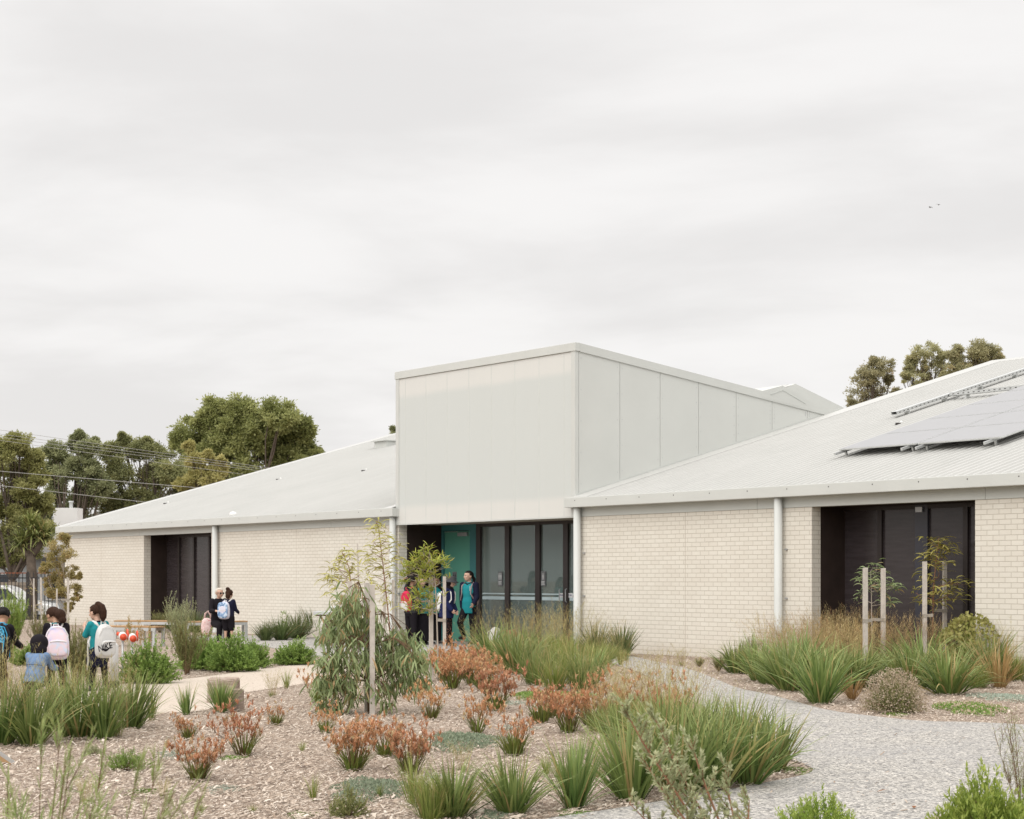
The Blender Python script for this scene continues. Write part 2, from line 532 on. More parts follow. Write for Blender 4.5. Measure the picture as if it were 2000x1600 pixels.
# ribbed roofs
def ribbed(s0, s1, t0, t1, z0, z1, name):
    per, hgt = 0.19, 0.038
    prof = []
    s = s0
    while s < s1 - per:
        prof += [(s, 0), (s + .12, 0), (s + .137, hgt), (s + .173, hgt)]; s += per
    prof.append((s1, 0))
    m = MB(); n = len(prof)
    V = [(a, t, z + h) for t, z in ((t0, z0), (t1, z1)) for a, h in prof]
    m.add(V, [(i, i + 1, n + i + 1, n + i) for i in range(n - 1)])
    return m.build(name, ROOF, B)


for s0, s1 in ((-29.85, -10.45), (-2.85, 22)):
    ribbed(s0, s1, -0.2, 13.7, rz(-.2), rz(13.7), 'roof')
    MB().add([(s0, 13.7, rz(13.7)), (s1, 13.7, rz(13.7)), (s1, 27.6, rz(-.2)), (s0, 27.6, rz(-.2))], [(0, 1, 2, 3)]).build('rear_roof', ROOF, B)
    MB().prism([(13.45, rz(13.45) + .034), (13.7, rz(13.7) + .05), (13.95, rz(13.45) + .034), (13.95, rz(13.45) - .01), (13.7, rz(13.7)), (13.45, rz(13.45) - .01)], 0, s0 - .2, s1).build('ridge_capping', ROOF, B)


def verge(s0, s1, t0, t1, lip):
    d = 0.038
    m = MB().prism([(t0, rz(t0) + d - .012), (t1, rz(t1) + d - .012), (t1, rz(t1) + d), (t0, rz(t0) + d)], 0, s0, s1)
    if lip: m.prism([(t0, rz(t0) - .14), (t1, rz(t1) - .14), (t1, rz(t1) + d), (t0, rz(t0) + d)], 0, s0 - .02, s0)
    return m.build('barge_capping', ROOF, B)


verge(-30.3, -29.75, -0.2, 13.8, True)
verge(-10.5, -10.17, -0.2, 13.7, False)
verge(-3.30, -2.78, -0.18, 13.8, True)

# posts under the gutters
for s in (-19.3, -10.2, -3.155, 2.7):
    m = MB().tube([(s, -0.125, -0.02), (s, -0.125, 0.02), (s, -0.125, 3.018)], [0.095, 0.0775, 0.0775], 24)
    p = m.build('post', POSTP, B, smooth=True)
    for z in (1.15, 2.05):
        MB().box((s + .085, -0.045, z), (s + .125, 0.0, z + .03)).build('pipe_bracket', STEEL, p)

# the tall entry bay
BL, BR, T1 = -10.16, -3.31, 8.08
zt = lambda t: 6.36 - 0.124 * t
MB().box((BL + .05, 0.0, 2.845), (BR - .05, 0.05, 6.33)).build('bay_backing', BLACKA, B)
fm = MB().box((BL + .13, -0.045, 2.845), (BR - .13, -0.004, 6.33))
for i in range(8):
    s = -9.76 + i * 0.867
    fm.box((s - .012, -0.0465, 2.85), (s + .012, -0.044, 6.325), mi=1)
fm.build('front_cladding', [POLY, paint('sheet joint strip', (0.53, 0.545, 0.52), 0.4, 0.4)], B)
for s0, s1 in ((BL - .005, BL + .127), (BR - .127, BR + .006)):
    MB().bbox((s0, -0.06, 2.84), (s1, 0.04, 6.34), 0.006).build('corner_trim', TRIM, B)
MB().box((BL, -0.056, 2.815), (BR, 0.03, 2.843)).build('sill_trim', TRIM, B)
js = [0.045, 1.19, 2.35, 3.50, 4.66, 5.81, 6.98, 8.3]
for sd, nm in ((BR, 'side_cladding'), (BL + .03, 'side_cladding')):
    m = MB()
    for a, b in zip(js[:-1], js[1:]):
        a += .006; b -= .006
        m.prism([(a, rz(a) - .5), (b, rz(b) - .5), (b, zt(b) - .02), (a, zt(a) - .02)], 0, sd - .03, sd)
        for q_ in range(5):                                        # fixing screws
            for e in (a + .06, b - .06):
                zz = rz(e) + .25 + q_ * (zt(e) - rz(e) - .4) / 4
                m.box((sd, e - .008, zz - .008), (sd + .003, e + .008, zz + .008), mi=1)
    m.build(nm, [CEMENT, STEEL], B)
MB().prism([(0.05, 2.9), (8.3, 2.9), (8.3, zt(8.3) - .03), (0.05, zt(.05) - .03)], 0, BR - .06, BR - .035).build('bay_backing', BLACKA, B)
# flashing line where the bay meets the roof
MB().prism([(0.02, rz(.02) + .04), (8.1, rz(8.1) + .04), (8.1, rz(8.1) + .075), (0.02, rz(.02) + .075)], 0, BR + .001, BR + .008).build('roof_flashing', FASCIA, B)
# parapet capping and the bay roof
MB().bbox((BL - .03, -0.075, 6.335), (BR + .03, 0.06, 6.515), 0.008).build('parapet_capping', TRIM, B)
cp = lambda t, o=0: zt(t) + .155 + o
MB().prism([(0.062, cp(.062, -.18)), (8.3, cp(8.3, -.18)), (8.3, cp(8.3)), (0.062, cp(.062))], 0, BR - .1, BR + .026).build('parapet_capping', TRIM, B)
MB().prism([(0.062, cp(.062, -.18)), (8.3, cp(8.3, -.18)), (8.3, cp(8.3)), (0.062, cp(.062))], 0, BL - .026, BL + .1).build('parapet_capping', TRIM, B)
MB().prism([(0.06, cp(.06, -.16)), (8.4, cp(8.4, -.16)), (8.4, cp(8.4, -.02)), (0.06, cp(.06, -.02))], 0, BL + .1, BR - .1).build('bay_roof', ROOF, B)
MB().box((BL, 8.4, 4.9), (BR - .02, 27, 5.05)).build('flat_roof', ROOF, B)
# small gable rising over the bay roof
gb = [(5.45, cp(5.45) - .01), (6.13, 6.0), (7.15, cp(7.15) + .015), (7.15, cp(7.15) - .15), (5.45, cp(5.45) - .15)]
gm = MB().prism(gb, 0, -7.5, BR + .028)
gm.build('roof_gable', TRIM, B)
m = MB()
for a, b in (((5.72, 5.80), (6.13, 5.93)), ((6.13, 5.93), (6.88, 5.66))):
    m.bar((BR + .032, a[0], a[1] - .03), (BR + .032, b[0], b[1] - .03), 0.012, 0.022)
m.build('gable_trim', FASCIA, B)

# little fixings on the roofs
for s, t in ((-25.17, 5.29), (-20.34, 5.52), (-27.77, 2.55), (0.79, 5.45)):
    m = MB().box((s - .03, t - .10, rz(t) + .0), (s + .03, t + .0, rz(t) + .04), mi=1).ball((s, t + .06, rz(t) + .06), .03, 8, 6)
    m.build('roof_anchor', [WHITEP, BLACKA], B)
MB().ball((-18.74, 0.15, rz(.15) + .03), (0.11, .11, .08), 14, 8).build('roof_dome', WHITEP, B, smooth=True)
MB().box((-26.6, 9.9, rz(9.8) - .1), (-25.85, 10.4, rz(10.1) + .2)).box((-26.7, 9.8, rz(10.1) + .2), (-25.8, 10.5, rz(10.1) + .23)).build('roof_vent', TRIM, B)

# recesses: soffits and dark linings
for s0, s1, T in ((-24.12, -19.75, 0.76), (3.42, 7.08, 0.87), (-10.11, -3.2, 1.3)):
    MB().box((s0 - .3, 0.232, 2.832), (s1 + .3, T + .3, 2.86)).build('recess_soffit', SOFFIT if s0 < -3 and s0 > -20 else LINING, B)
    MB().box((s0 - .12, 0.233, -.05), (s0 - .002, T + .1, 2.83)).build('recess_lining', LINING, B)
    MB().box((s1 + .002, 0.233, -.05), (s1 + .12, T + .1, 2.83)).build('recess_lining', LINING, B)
for s in (-8.3, -6.9, -5.5):
    MB().tube([(s, .75, 2.822), (s, .75, 2.833)], .06, 14).build('downlight', STEEL, B)


# glazing
def window(edges, T, z0, z1, fw=0.05, pane=DGLASS, wide=None):
    """edges: positions of uprights along the wall"""
    f = MB()
    for i, e in enumerate(edges):
        w = fw if not wide or i not in wide else wide[i]
        f.box((e - w, T, z0), (e + w, T + .09, z1), mi=1 if wide and i in wide else 0)
    f.box((edges[0], T + .004, z1 - .07), (edges[-1], T + .086, z1 - .001)); f.box((edges[0], T + .004, z0), (edges[-1], T + .086, z0 + .09))
    fr = f.build('window', [BLACKA, BLUEREFL], B)
    MB().box((edges[0], T + .05, z0 + .05), (edges[-1], T + .058, z1 - .04)).build('pane', pane, fr)
    return fr


window([-24.2, -23.25, -22.28, -21.3, -20.35, -19.7], 0.72, 0.0, 2.83)
window([3.35, 4.29, 5.25, 6.21, 7.12], 0.83, 0.0, 2.83, wide={2: 0.14})
MB().box((5.15, 0.79, 2.7), (5.3, 0.84, 2.79)).build('blind_bracket', STEEL, B)
ge = window([-8.58, -7.44, -6.28, -5.26, -4.1, -3.25], 1.25, 0.0, 2.83, fw=0.085, pane=GLASS, wide=None)
fb = MB()
for a, b in ((-8.45, -7.54), (-7.34, -6.42), (-6.15, -5.37), (-5.15, -4.3), (-4.0, -3.4)):
    fb.box((a, 1.285, 1.03), (b, 1.295, 1.105)); fb.box((a, 1.285, 1.155), (b, 1.295, 1.185))
fb.build('glass_manifestation', FROST, ge)


def wc_sign(s, z, parent, T, name='toilet_sign', two=True):
    m = MB().bbox((s - .085, T - .012, z - .17), (s + .085, T, z + .17), .004)
    sg = m.build(name, SIGNG, parent)
    g = MB()
    for dx in ((-.035, .035) if two else (0,)):
        g.tube([(s + dx, T - .014, z + .118), (s + dx, T - .013, z + .118)], .013, 10)
        g.box((s + dx - .018, T - .0145, z + .03), (s + dx + .018, T - .0125, z + .098))
        g.box((s + dx - .014, T - .0142, z - .02), (s + dx - .003, T - .0127, z + .03)); g.box((s + dx + .003, T - .0142, z - .02), (s + dx + .014, T - .0127, z + .03))
    for i in range(3):
        g.box((s - .06, T - .0143, z - .07 - i * .03), (s + .06 - .02 * (i % 2), T - .0126, z - .058 - i * .03))
    g.build('pictogram', BLACKP if two and parent.name.startswith('door') else SIGNW, sg)


wc_sign(-7.74, 1.52, ge, 1.29); wc_sign(-6.1, 1.52, ge, 1.29, two=False)
# push plates and pull bars of the glass doors
for s in (-5.28, -5.06):
    h = MB().tube([(s - .13, 1.235, 1.0), (s - .13, 1.2, 1.02), (s - .13, 1.2, 1.28), (s - .13, 1.235, 1.3)], .012, 8).build('door_handle', STEEL, ge)
for s in (-5.42, -5.12):
    pl = MB().bbox((s - .09, 1.278, 1.1), (s + .09, 1.29, 1.2), .003).build('door_plate', SIGNW, ge)
    me = text_mesh('PUSH', .055, BLUEP)
    put('lettering', me, pl, (s, 1.277, 1.15), (PI / 2, 0, 0))

# teal toilet door
dr = MB().bbox((-10.02, 1.285, 0.01), (-8.93, 1.33, 2.68), .004).build('door', TEAL, B)
f = MB()
f.box((-10.2, 1.25, 0), (-10.03, 1.36, 2.83)); f.box((-8.92, 1.25, 0), (-8.67, 1.36, 2.83)); f.box((-10.03, 1.252, 2.69), (-8.92, 1.358, 2.83))
f.build('door_frame', TEALF, dr)
wc_sign(-9.59, 1.52, dr, 1.286)
MB().bbox((-9.4, 1.22, 2.55), (-9.02, 1.283, 2.64), .006).bar((-9.35, 1.2, 2.655), (-9.9, 1.21, 2.665), .02, .012).build('door_closer', STEEL, dr)
MB().tube([(-9.93, 1.283, 1.0), (-9.93, 1.235, 1.0), (-9.81, 1.235, 1.0)], .011, 8).bbox((-9.96, 1.272, .9), (-9.9, 1.284, 1.1), .004).build('door_handle', STEEL, dr)

# corridor behind the glass
iw = MB()
iw.box((-8.7, 5.2, 0), (-3.0, 5.3, 2.75)); iw.box((-8.72, 1.42, 0), (-8.6, 5.2, 2.75)); iw.box((-3.1, 1.42, 0), (-3.0, 5.2, 2.75))
iw.box((-6.2, 3.0, 0), (-6.05, 5.2, 2.75))
iw.build('interior_wall', INWALL, B)
MB().box((-8.7, 1.36, 2.75), (-3.0, 5.3, 2.82)).build('interior_ceiling', INWALL, B)
MB().box((-8.7, 1.36, -.1), (-3.0, 5.3, 0.006)).build('interior_floor', INFLOOR, B)
MB().box((-4.6, 3.6, 0), (-3.12, 3.83, 2.75)).build('interior_brick_pier', BRICK, B)
db = MB().box((-5.7, 5.16, 0), (-4.75, 5.2, 2.1)).build('inner_door', TEALF, B)

# ------------------------------------------------------------------ on the roof (things that could be lifted off)
PVG = paint('solar glass', (0.285, 0.285, 0.29), 0.35, 0.4, var=0.03)
ALU = paint('mill aluminium', (0.55, 0.56, 0.55), 0.38, 0.5, 0.5, var=0.05)
ang = math.atan(K)
pvm = MB().bbox((0.012, 0.012, -.030), (1.93, 1.31, 0.0), .006)
pvm2 = MB().box((0.03, 0.03, 0.0012), (1.912, 1.292, 0.0025))
fm_, gm_ = pvm.mesh('panel_frame', ALU), pvm2.mesh('panel_glass', PVG)
ORD = ['lowest', 'second', 'third', 'fourth', 'fifth', 'sixth']
for c in range(2):
    for r in range(6):
        s, t = 2.12 + c * 1.955, 2.10 + r * 1.29
        o = thing('solar_panel', '%s grey solar panel up the roof slope in the %s column' % (ORD[r], ('inner', 'outer')[c]),
                  'solar panel', W(s, t, rz(t) + .20), 0, 'solar panels on the roof')
        o.rotation_euler = (ang, 0, RZ)
        put('panel_frame', fm_, o); put('panel_glass', gm_, o)
for i, s in enumerate((2.2, 3.86, 4.2, 5.75)):
    rr = MB()
    t0, t1 = 1.93, 9.9
    rr.bar((0, 0, 0), (0, 8.2, 0), .04, .05)
    for k in range(6):
        rr.box((-.018, .3 + k * 1.5, -.12), (.018, .34 + k * 1.5, 0.0))
    o = rr.build('mounting_rail', ALU, None)
    o.location = W(s, t0, rz(t0) + .14); o.rotation_euler = (ang, 0, RZ)
    tag(o, ['aluminium rail end poking out below the solar panels, nearest the entry bay', 'aluminium rail under the solar panels, inner one of the close pair',
            'aluminium rail under the solar panels, outer one of the close pair', 'aluminium rail under the solar panels, farthest from the entry bay'][i], 'rail', 'rails under the solar panels')


def tray(p0, p1, label):
    p0, p1 = Vector(p0), Vector(p1); d = p1 - p0; Ln = d.length
    m = MB().box((0, -.075, 0), (Ln, .075, .01))
    for y in (-.078, .072):
        m.box((0, y, 0), (Ln, y + .006, .065))
    m.box((0, -.080, .065), (Ln, .080, .070))
    x = .08
    while x < Ln:                                                   # slots
        m.box((x, -.0795, .025), (x + .05, -.078, .042), mi=1); x += .14
    x = .4
    while x < Ln:
        m.box((x, -.06, -.09), (x + .05, .06, 0)); x += 1.3
    o = m.build('cable_tray', [ALU, BLACKA], None)
    o.location = p0; o.rotation_euler = d.to_track_quat('X', 'Z').to_euler()
    return tag(o, label, 'cable tray')


tray(W(0.0, 6.2, rz(6.2) + .10), W(0.0, 12.6, rz(12.6) + .10), 'long slotted metal cable tray running up the roof beside the solar panels')
tray(W(0.1, 8.0, rz(8.0) + .11), W(2.1, 8.0, rz(8.0) + .11), 'short slotted cable tray branching across to the solar panels')
# ------------------------------------------------------------------ ground and paths
def m_mulch():
    n = NT('bark mulch'); co = n.coord()
    v = n.N('ShaderNodeTexVoronoi'); n.L(n.mapping(n.mix(0.04, co, n.noise(co, 6, 3, out='Color')), (34, 60, 30)), v.inputs[0]); v.inputs['Scale'].default_value = 1.0
    sp = n.N('ShaderNodeSeparateColor'); n.L(v.outputs['Color'], sp.inputs[0])
    chip = n.ramp(sp.outputs[0], [(0.0, (0.10, 0.074, 0.057)), (0.3, (0.27, 0.205, 0.16)), (0.65, (0.45, 0.37, 0.30)), (1.0, (0.57, 0.49, 0.415))])
    big = n.noise(co, 0.9, 5)
    col = n.mix(n.math('MULTIPLY', n.ramp(big, [(0.4, (0, 0, 0)), (0.65, (1, 1, 1))]), 0.4), chip, (0.27, 0.195, 0.14, 1))
    col = n.mix(0.25, col, n.ramp(n.noise(co, 45, 4), [(0.3, (0.12, 0.08, 0.06)), (0.7, (0.56, 0.47, 0.38))]))
    h = n.math('ADD', sp.outputs[1], n.math('MULTIPLY', v.outputs['Distance'], -0.7))
    return n.done(n.principled(col, 0.92, 0.12, 0, n.bump(h, 0.9, 0.02)))


def m_aggregate():
    n = NT('exposed aggregate concrete'); co = n.coord()
    v = n.N('ShaderNodeTexVoronoi'); n.L(co, v.inputs[0]); v.inputs['Scale'].default_value = 62
    sp = n.N('ShaderNodeSeparateColor'); n.L(v.outputs['Color'], sp.inputs[0])
    col = n.ramp(sp.outputs[0], [(0.0, (0.105, 0.10, 0.094)), (0.35, (0.24, 0.229, 0.213)), (0.6, (0.40, 0.378, 0.343)), (1.0, (0.58, 0.545, 0.49))])
    v2 = n.N('ShaderNodeTexVoronoi'); n.L(co, v2.inputs[0]); v2.inputs['Scale'].default_value = 24
    s2 = n.N('ShaderNodeSeparateColor'); n.L(v2.outputs['Color'], s2.inputs[0])
    col = n.mix(n.ramp(s2.outputs[0], [(0.78, (0, 0, 0)), (0.84, (0.5, 0.5, 0.5))]), col, (0.17, 0.165, 0.165, 1))
    big = n.noise(n.mapping(co, (1, 1, 1)), 0.55, 6, 0.65)
    col = n.mix(n.math('MULTIPLY', n.ramp(big, [(0.42, (0, 0, 0)), (0.68, (1, 1, 1))]), 0.42), col, (0.26, 0.255, 0.255, 1))
    col = n.mix(n.math('MULTIPLY', n.ramp(n.noise(co, 2.3, 5), [(0.5, (0, 0, 0)), (0.75, (1, 1, 1))]), 0.18), col, (0.37, 0.33, 0.28, 1))
    return n.done(n.principled(col, 0.8, 0.25, 0, n.bump(v.outputs['Distance'], 0.35, 0.006)))


def m_sand():
    n = NT('crushed granite'); co = n.coord()
    f = n.noise(co, 38, 5, 0.75); g = n.noise(co, 1.2, 5)
    col = n.ramp(f, [(0.28, (0.27, 0.22, 0.175)), (0.45, (0.46, 0.395, 0.33)), (0.7, (0.58, 0.515, 0.445))])
    col = n.mix(n.math('MULTIPLY', n.ramp(g, [(0.45, (0, 0, 0)), (0.7, (1, 1, 1))]), 0.3), col, (0.40, 0.325, 0.25, 1))
    return n.done(n.principled(col, 0.95, 0.1, 0, n.bump(f, 0.5, 0.01)))


MULCH, AGG, SAND = m_mulch(), m_aggregate(), m_sand()
ASPH = paint('road asphalt', (0.07, 0.07, 0.072), 0.9, 0.2, var=0.15, scale=8, bump=0.4)
DIRT = paint('dry verge grass', (0.16, 0.15, 0.07), 0.95, 0.1, var=0.3, scale=2)


def gz(x, y):
    """the bed is flat; the street beyond the fence lies a little lower"""
    w = min(1, max(0, (y - 66) / 6)); w = w * w * (3 - 2 * w)
    return -0.42 * w


xs = [-900, -400, -150, -80] + list(np.arange(-40, 41, 4.0)) + [80, 150, 400, 900]
ys = [-60, -10] + list(np.arange(0, 62, 4.0)) + [64, 66, 67, 68, 69, 70, 71, 72, 76, 84, 100, 140, 250, 600, 1600]
m = MB(); V = [(x, y, gz(x, y)) for y in ys for x in xs]; w = len(xs)
m.add(V, [(j * w + i, j * w + i + 1, (j + 1) * w + i + 1, (j + 1) * w + i) for j in range(len(ys) - 1) for i in range(w - 1)])
o = m.build('ground', MULCH); tag(o, 'bark mulch garden bed', kind='structure')


def smooth_poly(pts, it=2):
    p = [np.array(a[:2], float) for a in pts]
    for _ in range(it):
        r = []
        for i in range(len(p)):
            a, b = p[i], p[(i + 1) % len(p)]
            r += [a * .75 + b * .25, a * .25 + b * .75]
        p = r
    return p


def sheet(name, poly, mat, z, edge=0.05):
    bm = bmesh.new()
    vs = [bm.verts.new((p[0], p[1], z)) for p in poly]
    f = bm.faces.new(vs)
    if f.normal.z < 0: f.normal_flip()
    e = bmesh.ops.extrude_face_region(bm, geom=[f])
    for g_ in e['geom']:
        if isinstance(g_, bmesh.types.BMVert): g_.co.z = z - edge
    bm.normal_update()
    bmesh.ops.recalc_face_normals(bm, faces=bm.faces)
    bmesh.ops.triangulate(bm, faces=bm.faces)
    me = bpy.data.meshes.new(name); bm.to_mesh(me); bm.free(); me.materials.append(mat)
    return tag(put(name, me), name.replace('_', ' '), kind='structure')


# concrete: apron along the entry, branch coming towards the camera, wide path in front
conc = [W(-17.2, -2.6), W(-16.6, -0.35), W(-10.3, -0.1), W(-10.05, 1.24), W(-3.3, 1.24), W(-3.25, -0.1), W(-1.2, -0.5),
        G(1292, 1296), G(1345, 1307), G(1400, 1328), G(1440, 1346), G(1500, 1357), G(1560, 1374), G(1620, 1390), G(1700, 1400), G(1800, 1411), G(1900, 1412), G(2000, 1417), G(2200, 1432),
        (9.5, 15), (9.5, 8), (5, 6.5), (-1.2, 6.5), (-2.2, 9.5), G(960, 1625), G(1087, 1598), G(1200, 1583), G(1300, 1566), G(1387, 1552), G(1480, 1534), G(1560, 1519),
        G(1583, 1512), G(1590, 1505), G(1578, 1497), G(1545, 1486), G(1490, 1462), G(1420, 1410), G(1330, 1352), G(1250, 1314), G(1180, 1292), G(1080, 1278),
        G(960, 1270), G(860, 1272), G(760, 1275), G(650, 1283), G(600, 1284), G(520, 1262)]
conc_s = smooth_poly(conc, 1)
sheet('concrete_path', conc_s, AGG, 0.012)
sand = [G(-40, 1400), G(60, 1372), G(150, 1350), G(240, 1336), G(320, 1332), G(408, 1322), G(500, 1309), G(560, 1301), G(625, 1295), G(690, 1290), G(720, 1300),
        G(680, 1318), G(618, 1333), G(560, 1342), G(500, 1350), G(455, 1358), G(430, 1375), G(400, 1391), G(300, 1395), G(200, 1400), G(60, 1425), G(-60, 1440)]
sand_s = smooth_poly(sand, 1)
sheet('sandy_path', sand_s, SAND, 0.008)
corner = smooth_poly([G(1790, 1608), G(1830, 1597), G(1900, 1590), G(2050, 1588), (3.6, 10.5), (2.6, 10.6)], 1)
sheet('mulch_corner', corner, MULCH, 0.016, 0.02)
sheet('road', [(-60, 71.5), (-16, 71.5), (-16, 84), (-60, 84)], ASPH, -0.40, 0.02)


def inside(poly, X, Y):
    P = np.array(poly); r = np.zeros(len(X), bool)
    x0, y0 = P[:, 0], P[:, 1]; x1, y1 = np.roll(x0, -1), np.roll(y0, -1)
    for a, b, c, d in zip(x0, y0, x1, y1):
        if b == d: continue
        k = ((b > Y) != (d > Y)) & (X < (c - a) * (Y - b) / (d - b) + a)
        r ^= k
    return r


# loose bark chips lying on the bed: nobody could count them
def chips(N, dmin, dmax, p=1.0):
    d = dmin + (dmax - dmin) * rng.random(N) ** p
    X = (rng.random(N) * 2 - 1) * d * 0.31; Y = d
    k = ~inside(conc_s, X, Y) & ~inside(sand_s, X, Y)
    wall = (np.stack([X, Y], 1) - np.array(A0)) @ Q
    k &= wall < -0.02
    # a few strays fall on the paths
    stray = (rng.random(N) < 0.012)
    k |= stray & (wall < -.02)
    return X[k], Y[k]


X, Y = chips(270000, 10.5, 36, 1.35)
N = len(X)
a = rng.random(N) * PI; L = rng.lognormal(-3.88, 0.5, N).clip(.010, .085); Wd = L * rng.uniform(.12, .42, N)
long = rng.random(N) < .02
L = np.where(long, L * 2.6, L); Wd = np.where(long, Wd * .8, Wd)
tilt = rng.normal(0, .22, N)
dx, dy = np.cos(a) * L / 2, np.sin(a) * L / 2
wx, wy = -np.sin(a) * Wd / 2, np.cos(a) * Wd / 2
z = rng.uniform(.004, .022, N); dz = np.abs(np.sin(tilt)) * L / 2
Vc = np.stack([np.stack([X - dx - wx, Y - dy - wy, z - dz + .006], 1), np.stack([X - dx + wx, Y - dy + wy, z - dz + .008], 1),
               np.stack([X + dx + wx, Y + dy + wy, z + dz + .008], 1), np.stack([X + dx - wx, Y + dy - wy, z + dz + .006], 1)], 1)
CHIP = NT('bark chip')
at_ = CHIP.N('ShaderNodeAttribute'); at_.attribute_name = 'tint'
CHIPM = CHIP.done(CHIP.principled(CHIP.ramp(at_.outputs['Fac'], [(0.0, (0.11, 0.08, 0.062)), (0.26, (0.255, 0.193, 0.146)), (0.6, (0.415, 0.338, 0.27)), (0.88, (0.53, 0.455, 0.38)), (1.0, (0.66, 0.59, 0.51))]), 0.9, 0.15))
o = MB().add(Vc.reshape(-1, 3), np.arange(N * 4).reshape(N, 4), tint=np.repeat(rng.random(N), 4)).build('mulch_chips', CHIPM)
tag(o, 'loose bark chips covering the garden bed', 'mulch', kind='stuff')
# ------------------------------------------------------------------ plants: one of each kind first
LSTRAP = leafmat('strap leaf', (0.062, 0.115, 0.025), (0.225, 0.30, 0.085), (0.42, 0.43, 0.18), 0.5, mid=(0.40, 0.30, 0.13))
LSTRAPD = leafmat('dark strap leaf', (0.055, 0.090, 0.028), (0.15, 0.20, 0.070), (0.28, 0.28, 0.14), 0.35, mid=(0.28, 0.23, 0.11))
LTUSS = leafmat('tussock leaf', (0.12, 0.175, 0.035), (0.28, 0.34, 0.085), (0.42, 0.40, 0.16), 0.45, mid=(0.44, 0.36, 0.15))
SEEDB = leafmat('brown seed head', (0.36, 0.255, 0.115), (0.45, 0.36, 0.18), None, mid=(0.42, 0.23, 0.11), trans=.2)
SEED = leafmat('dry seed head', (0.34, 0.27, 0.11), (0.40, 0.36, 0.15), None, mid=(0.38, 0.21, 0.09), trans=.2)
PAWL = leafmat('paw leaf', (0.075, 0.115, 0.025), (0.22, 0.26, 0.055), (0.26, 0.22, 0.08), 0.4, mid=(0.14, 0.09, 0.04))
PAWF = leafmat('faded paw flower', (0.46, 0.205, 0.102), (0.565, 0.32, 0.175), (0.50, 0.26, 0.13), .4, mid=(0.52, 0.42, 0.23), trans=.15)
LBUSH = leafmat('bright shrub leaf', (0.11, 0.18, 0.034), (0.265, 0.36, 0.09), (0.29, 0.42, 0.10), .4)
LBUSHY = leafmat('yellow green shrub leaf', (0.13, 0.22, 0.030), (0.32, 0.42, 0.075), (0.44, 0.48, 0.13), .5)
LGREY = leafmat('grey green needle', (0.25, 0.28, 0.14), (0.45, 0.48, 0.27), (0.52, 0.50, 0.32), .4)
LFEA = leafmat('feathery green needle', (0.15, 0.235, 0.04), (0.33, 0.42, 0.10), (0.40, 0.44, 0.16), .5)
LOLIVE = leafmat('olive needle', (0.15, 0.17, 0.055), (0.28, 0.29, 0.11), (0.38, 0.34, 0.17), .4)
LDRY = leafmat('dry flower', (0.40, 0.32, 0.21), (0.60, 0.51, 0.38), None)
LMAT = leafmat('silver mat leaf', (0.27, 0.33, 0.26), (0.44, 0.49, 0.41), None)
LMATG = leafmat('green mat leaf', (0.12, 0.21, 0.04), (0.28, 0.38, 0.10), None)
LMATB = leafmat('blue green mat leaf', (0.16, 0.21, 0.14), (0.29, 0.34, 0.23), None)
LEUC = leafmat('gum leaf', (0.16, 0.215, 0.085), (0.345, 0.40, 0.20), (0.32, 0.36, 0.16), .3, mid=(0.44, 0.29, 0.15), trans=.35)
LWATT = leafmat('sickle leaf', (0.26, 0.25, 0.055), (0.46, 0.42, 0.13), (0.46, 0.34, 0.12), .5)
LLIME = leafmat('lime leaf', (0.20, 0.27, 0.035), (0.42, 0.46, 0.08), (0.52, 0.48, 0.13), .4, mid=(0.48, 0.34, 0.11), trans=.35)
LRED = leafmat('reddish small leaf', (0.33, 0.30, 0.10), (0.50, 0.42, 0.18), None, mid=(0.56, 0.34, 0.17), trans=.35)
LYEL = leafmat('yellow flower head', (0.27, 0.27, 0.07), (0.39, 0.375, 0.13), None)
TWIG = paint('brown twig', (0.16, 0.10, 0.06), 0.85, 0.2, var=0.2, scale=12)
TWIGR = paint('reddish twig', (0.24, 0.12, 0.07), 0.8, 0.2, var=0.2, scale=12)
BARK = paint('grey bark', (0.24, 0.20, 0.165), 0.9, 0.15, var=0.3, scale=5, bump=0.5, bscale=14)
BARKP = paint('pale smooth bark', (0.36, 0.31, 0.26), 0.8, 0.2, var=0.2, scale=6)

rnd = lambda a, b, n=None: rng.uniform(a, b, n)


def circ(n, r):
    a = rng.random(n) * 2 * PI; q = np.sqrt(rng.random(n)) * r
    return np.stack([np.cos(a) * q, np.sin(a) * q, np.zeros(n)], 1), a


def strap(n, h, r, spread, wd, droop=0.9, stand=0.35):
    """tuft of strap leaves, unit metres"""
    m = MB(); b, a = circ(n, r)
    th0 = rnd(0.02, spread, n) * (np.linalg.norm(b[:, :2], axis=1) / r * .6 + .4)
    L = h * rnd(.62, 1.18, n)
    th1 = th0 + rnd(.05, droop, n) ** 1.2
    m.blades(b, a + rnd(-.5, .5, n), th0, th1, L, wd * rnd(.7, 1.2, n), 6, twist=rnd(-.6, .6, n), pw=1.8)
    k = n // 8
    b2, a2 = circ(k, r)
    m.blades(b2, a2, rnd(.5, .9, k), rnd(1.2, 1.9, k), h * rnd(.6, 1.0, k), wd, 6, tint=rnd(.3, 1.0, k), pw=1.2)
    return m


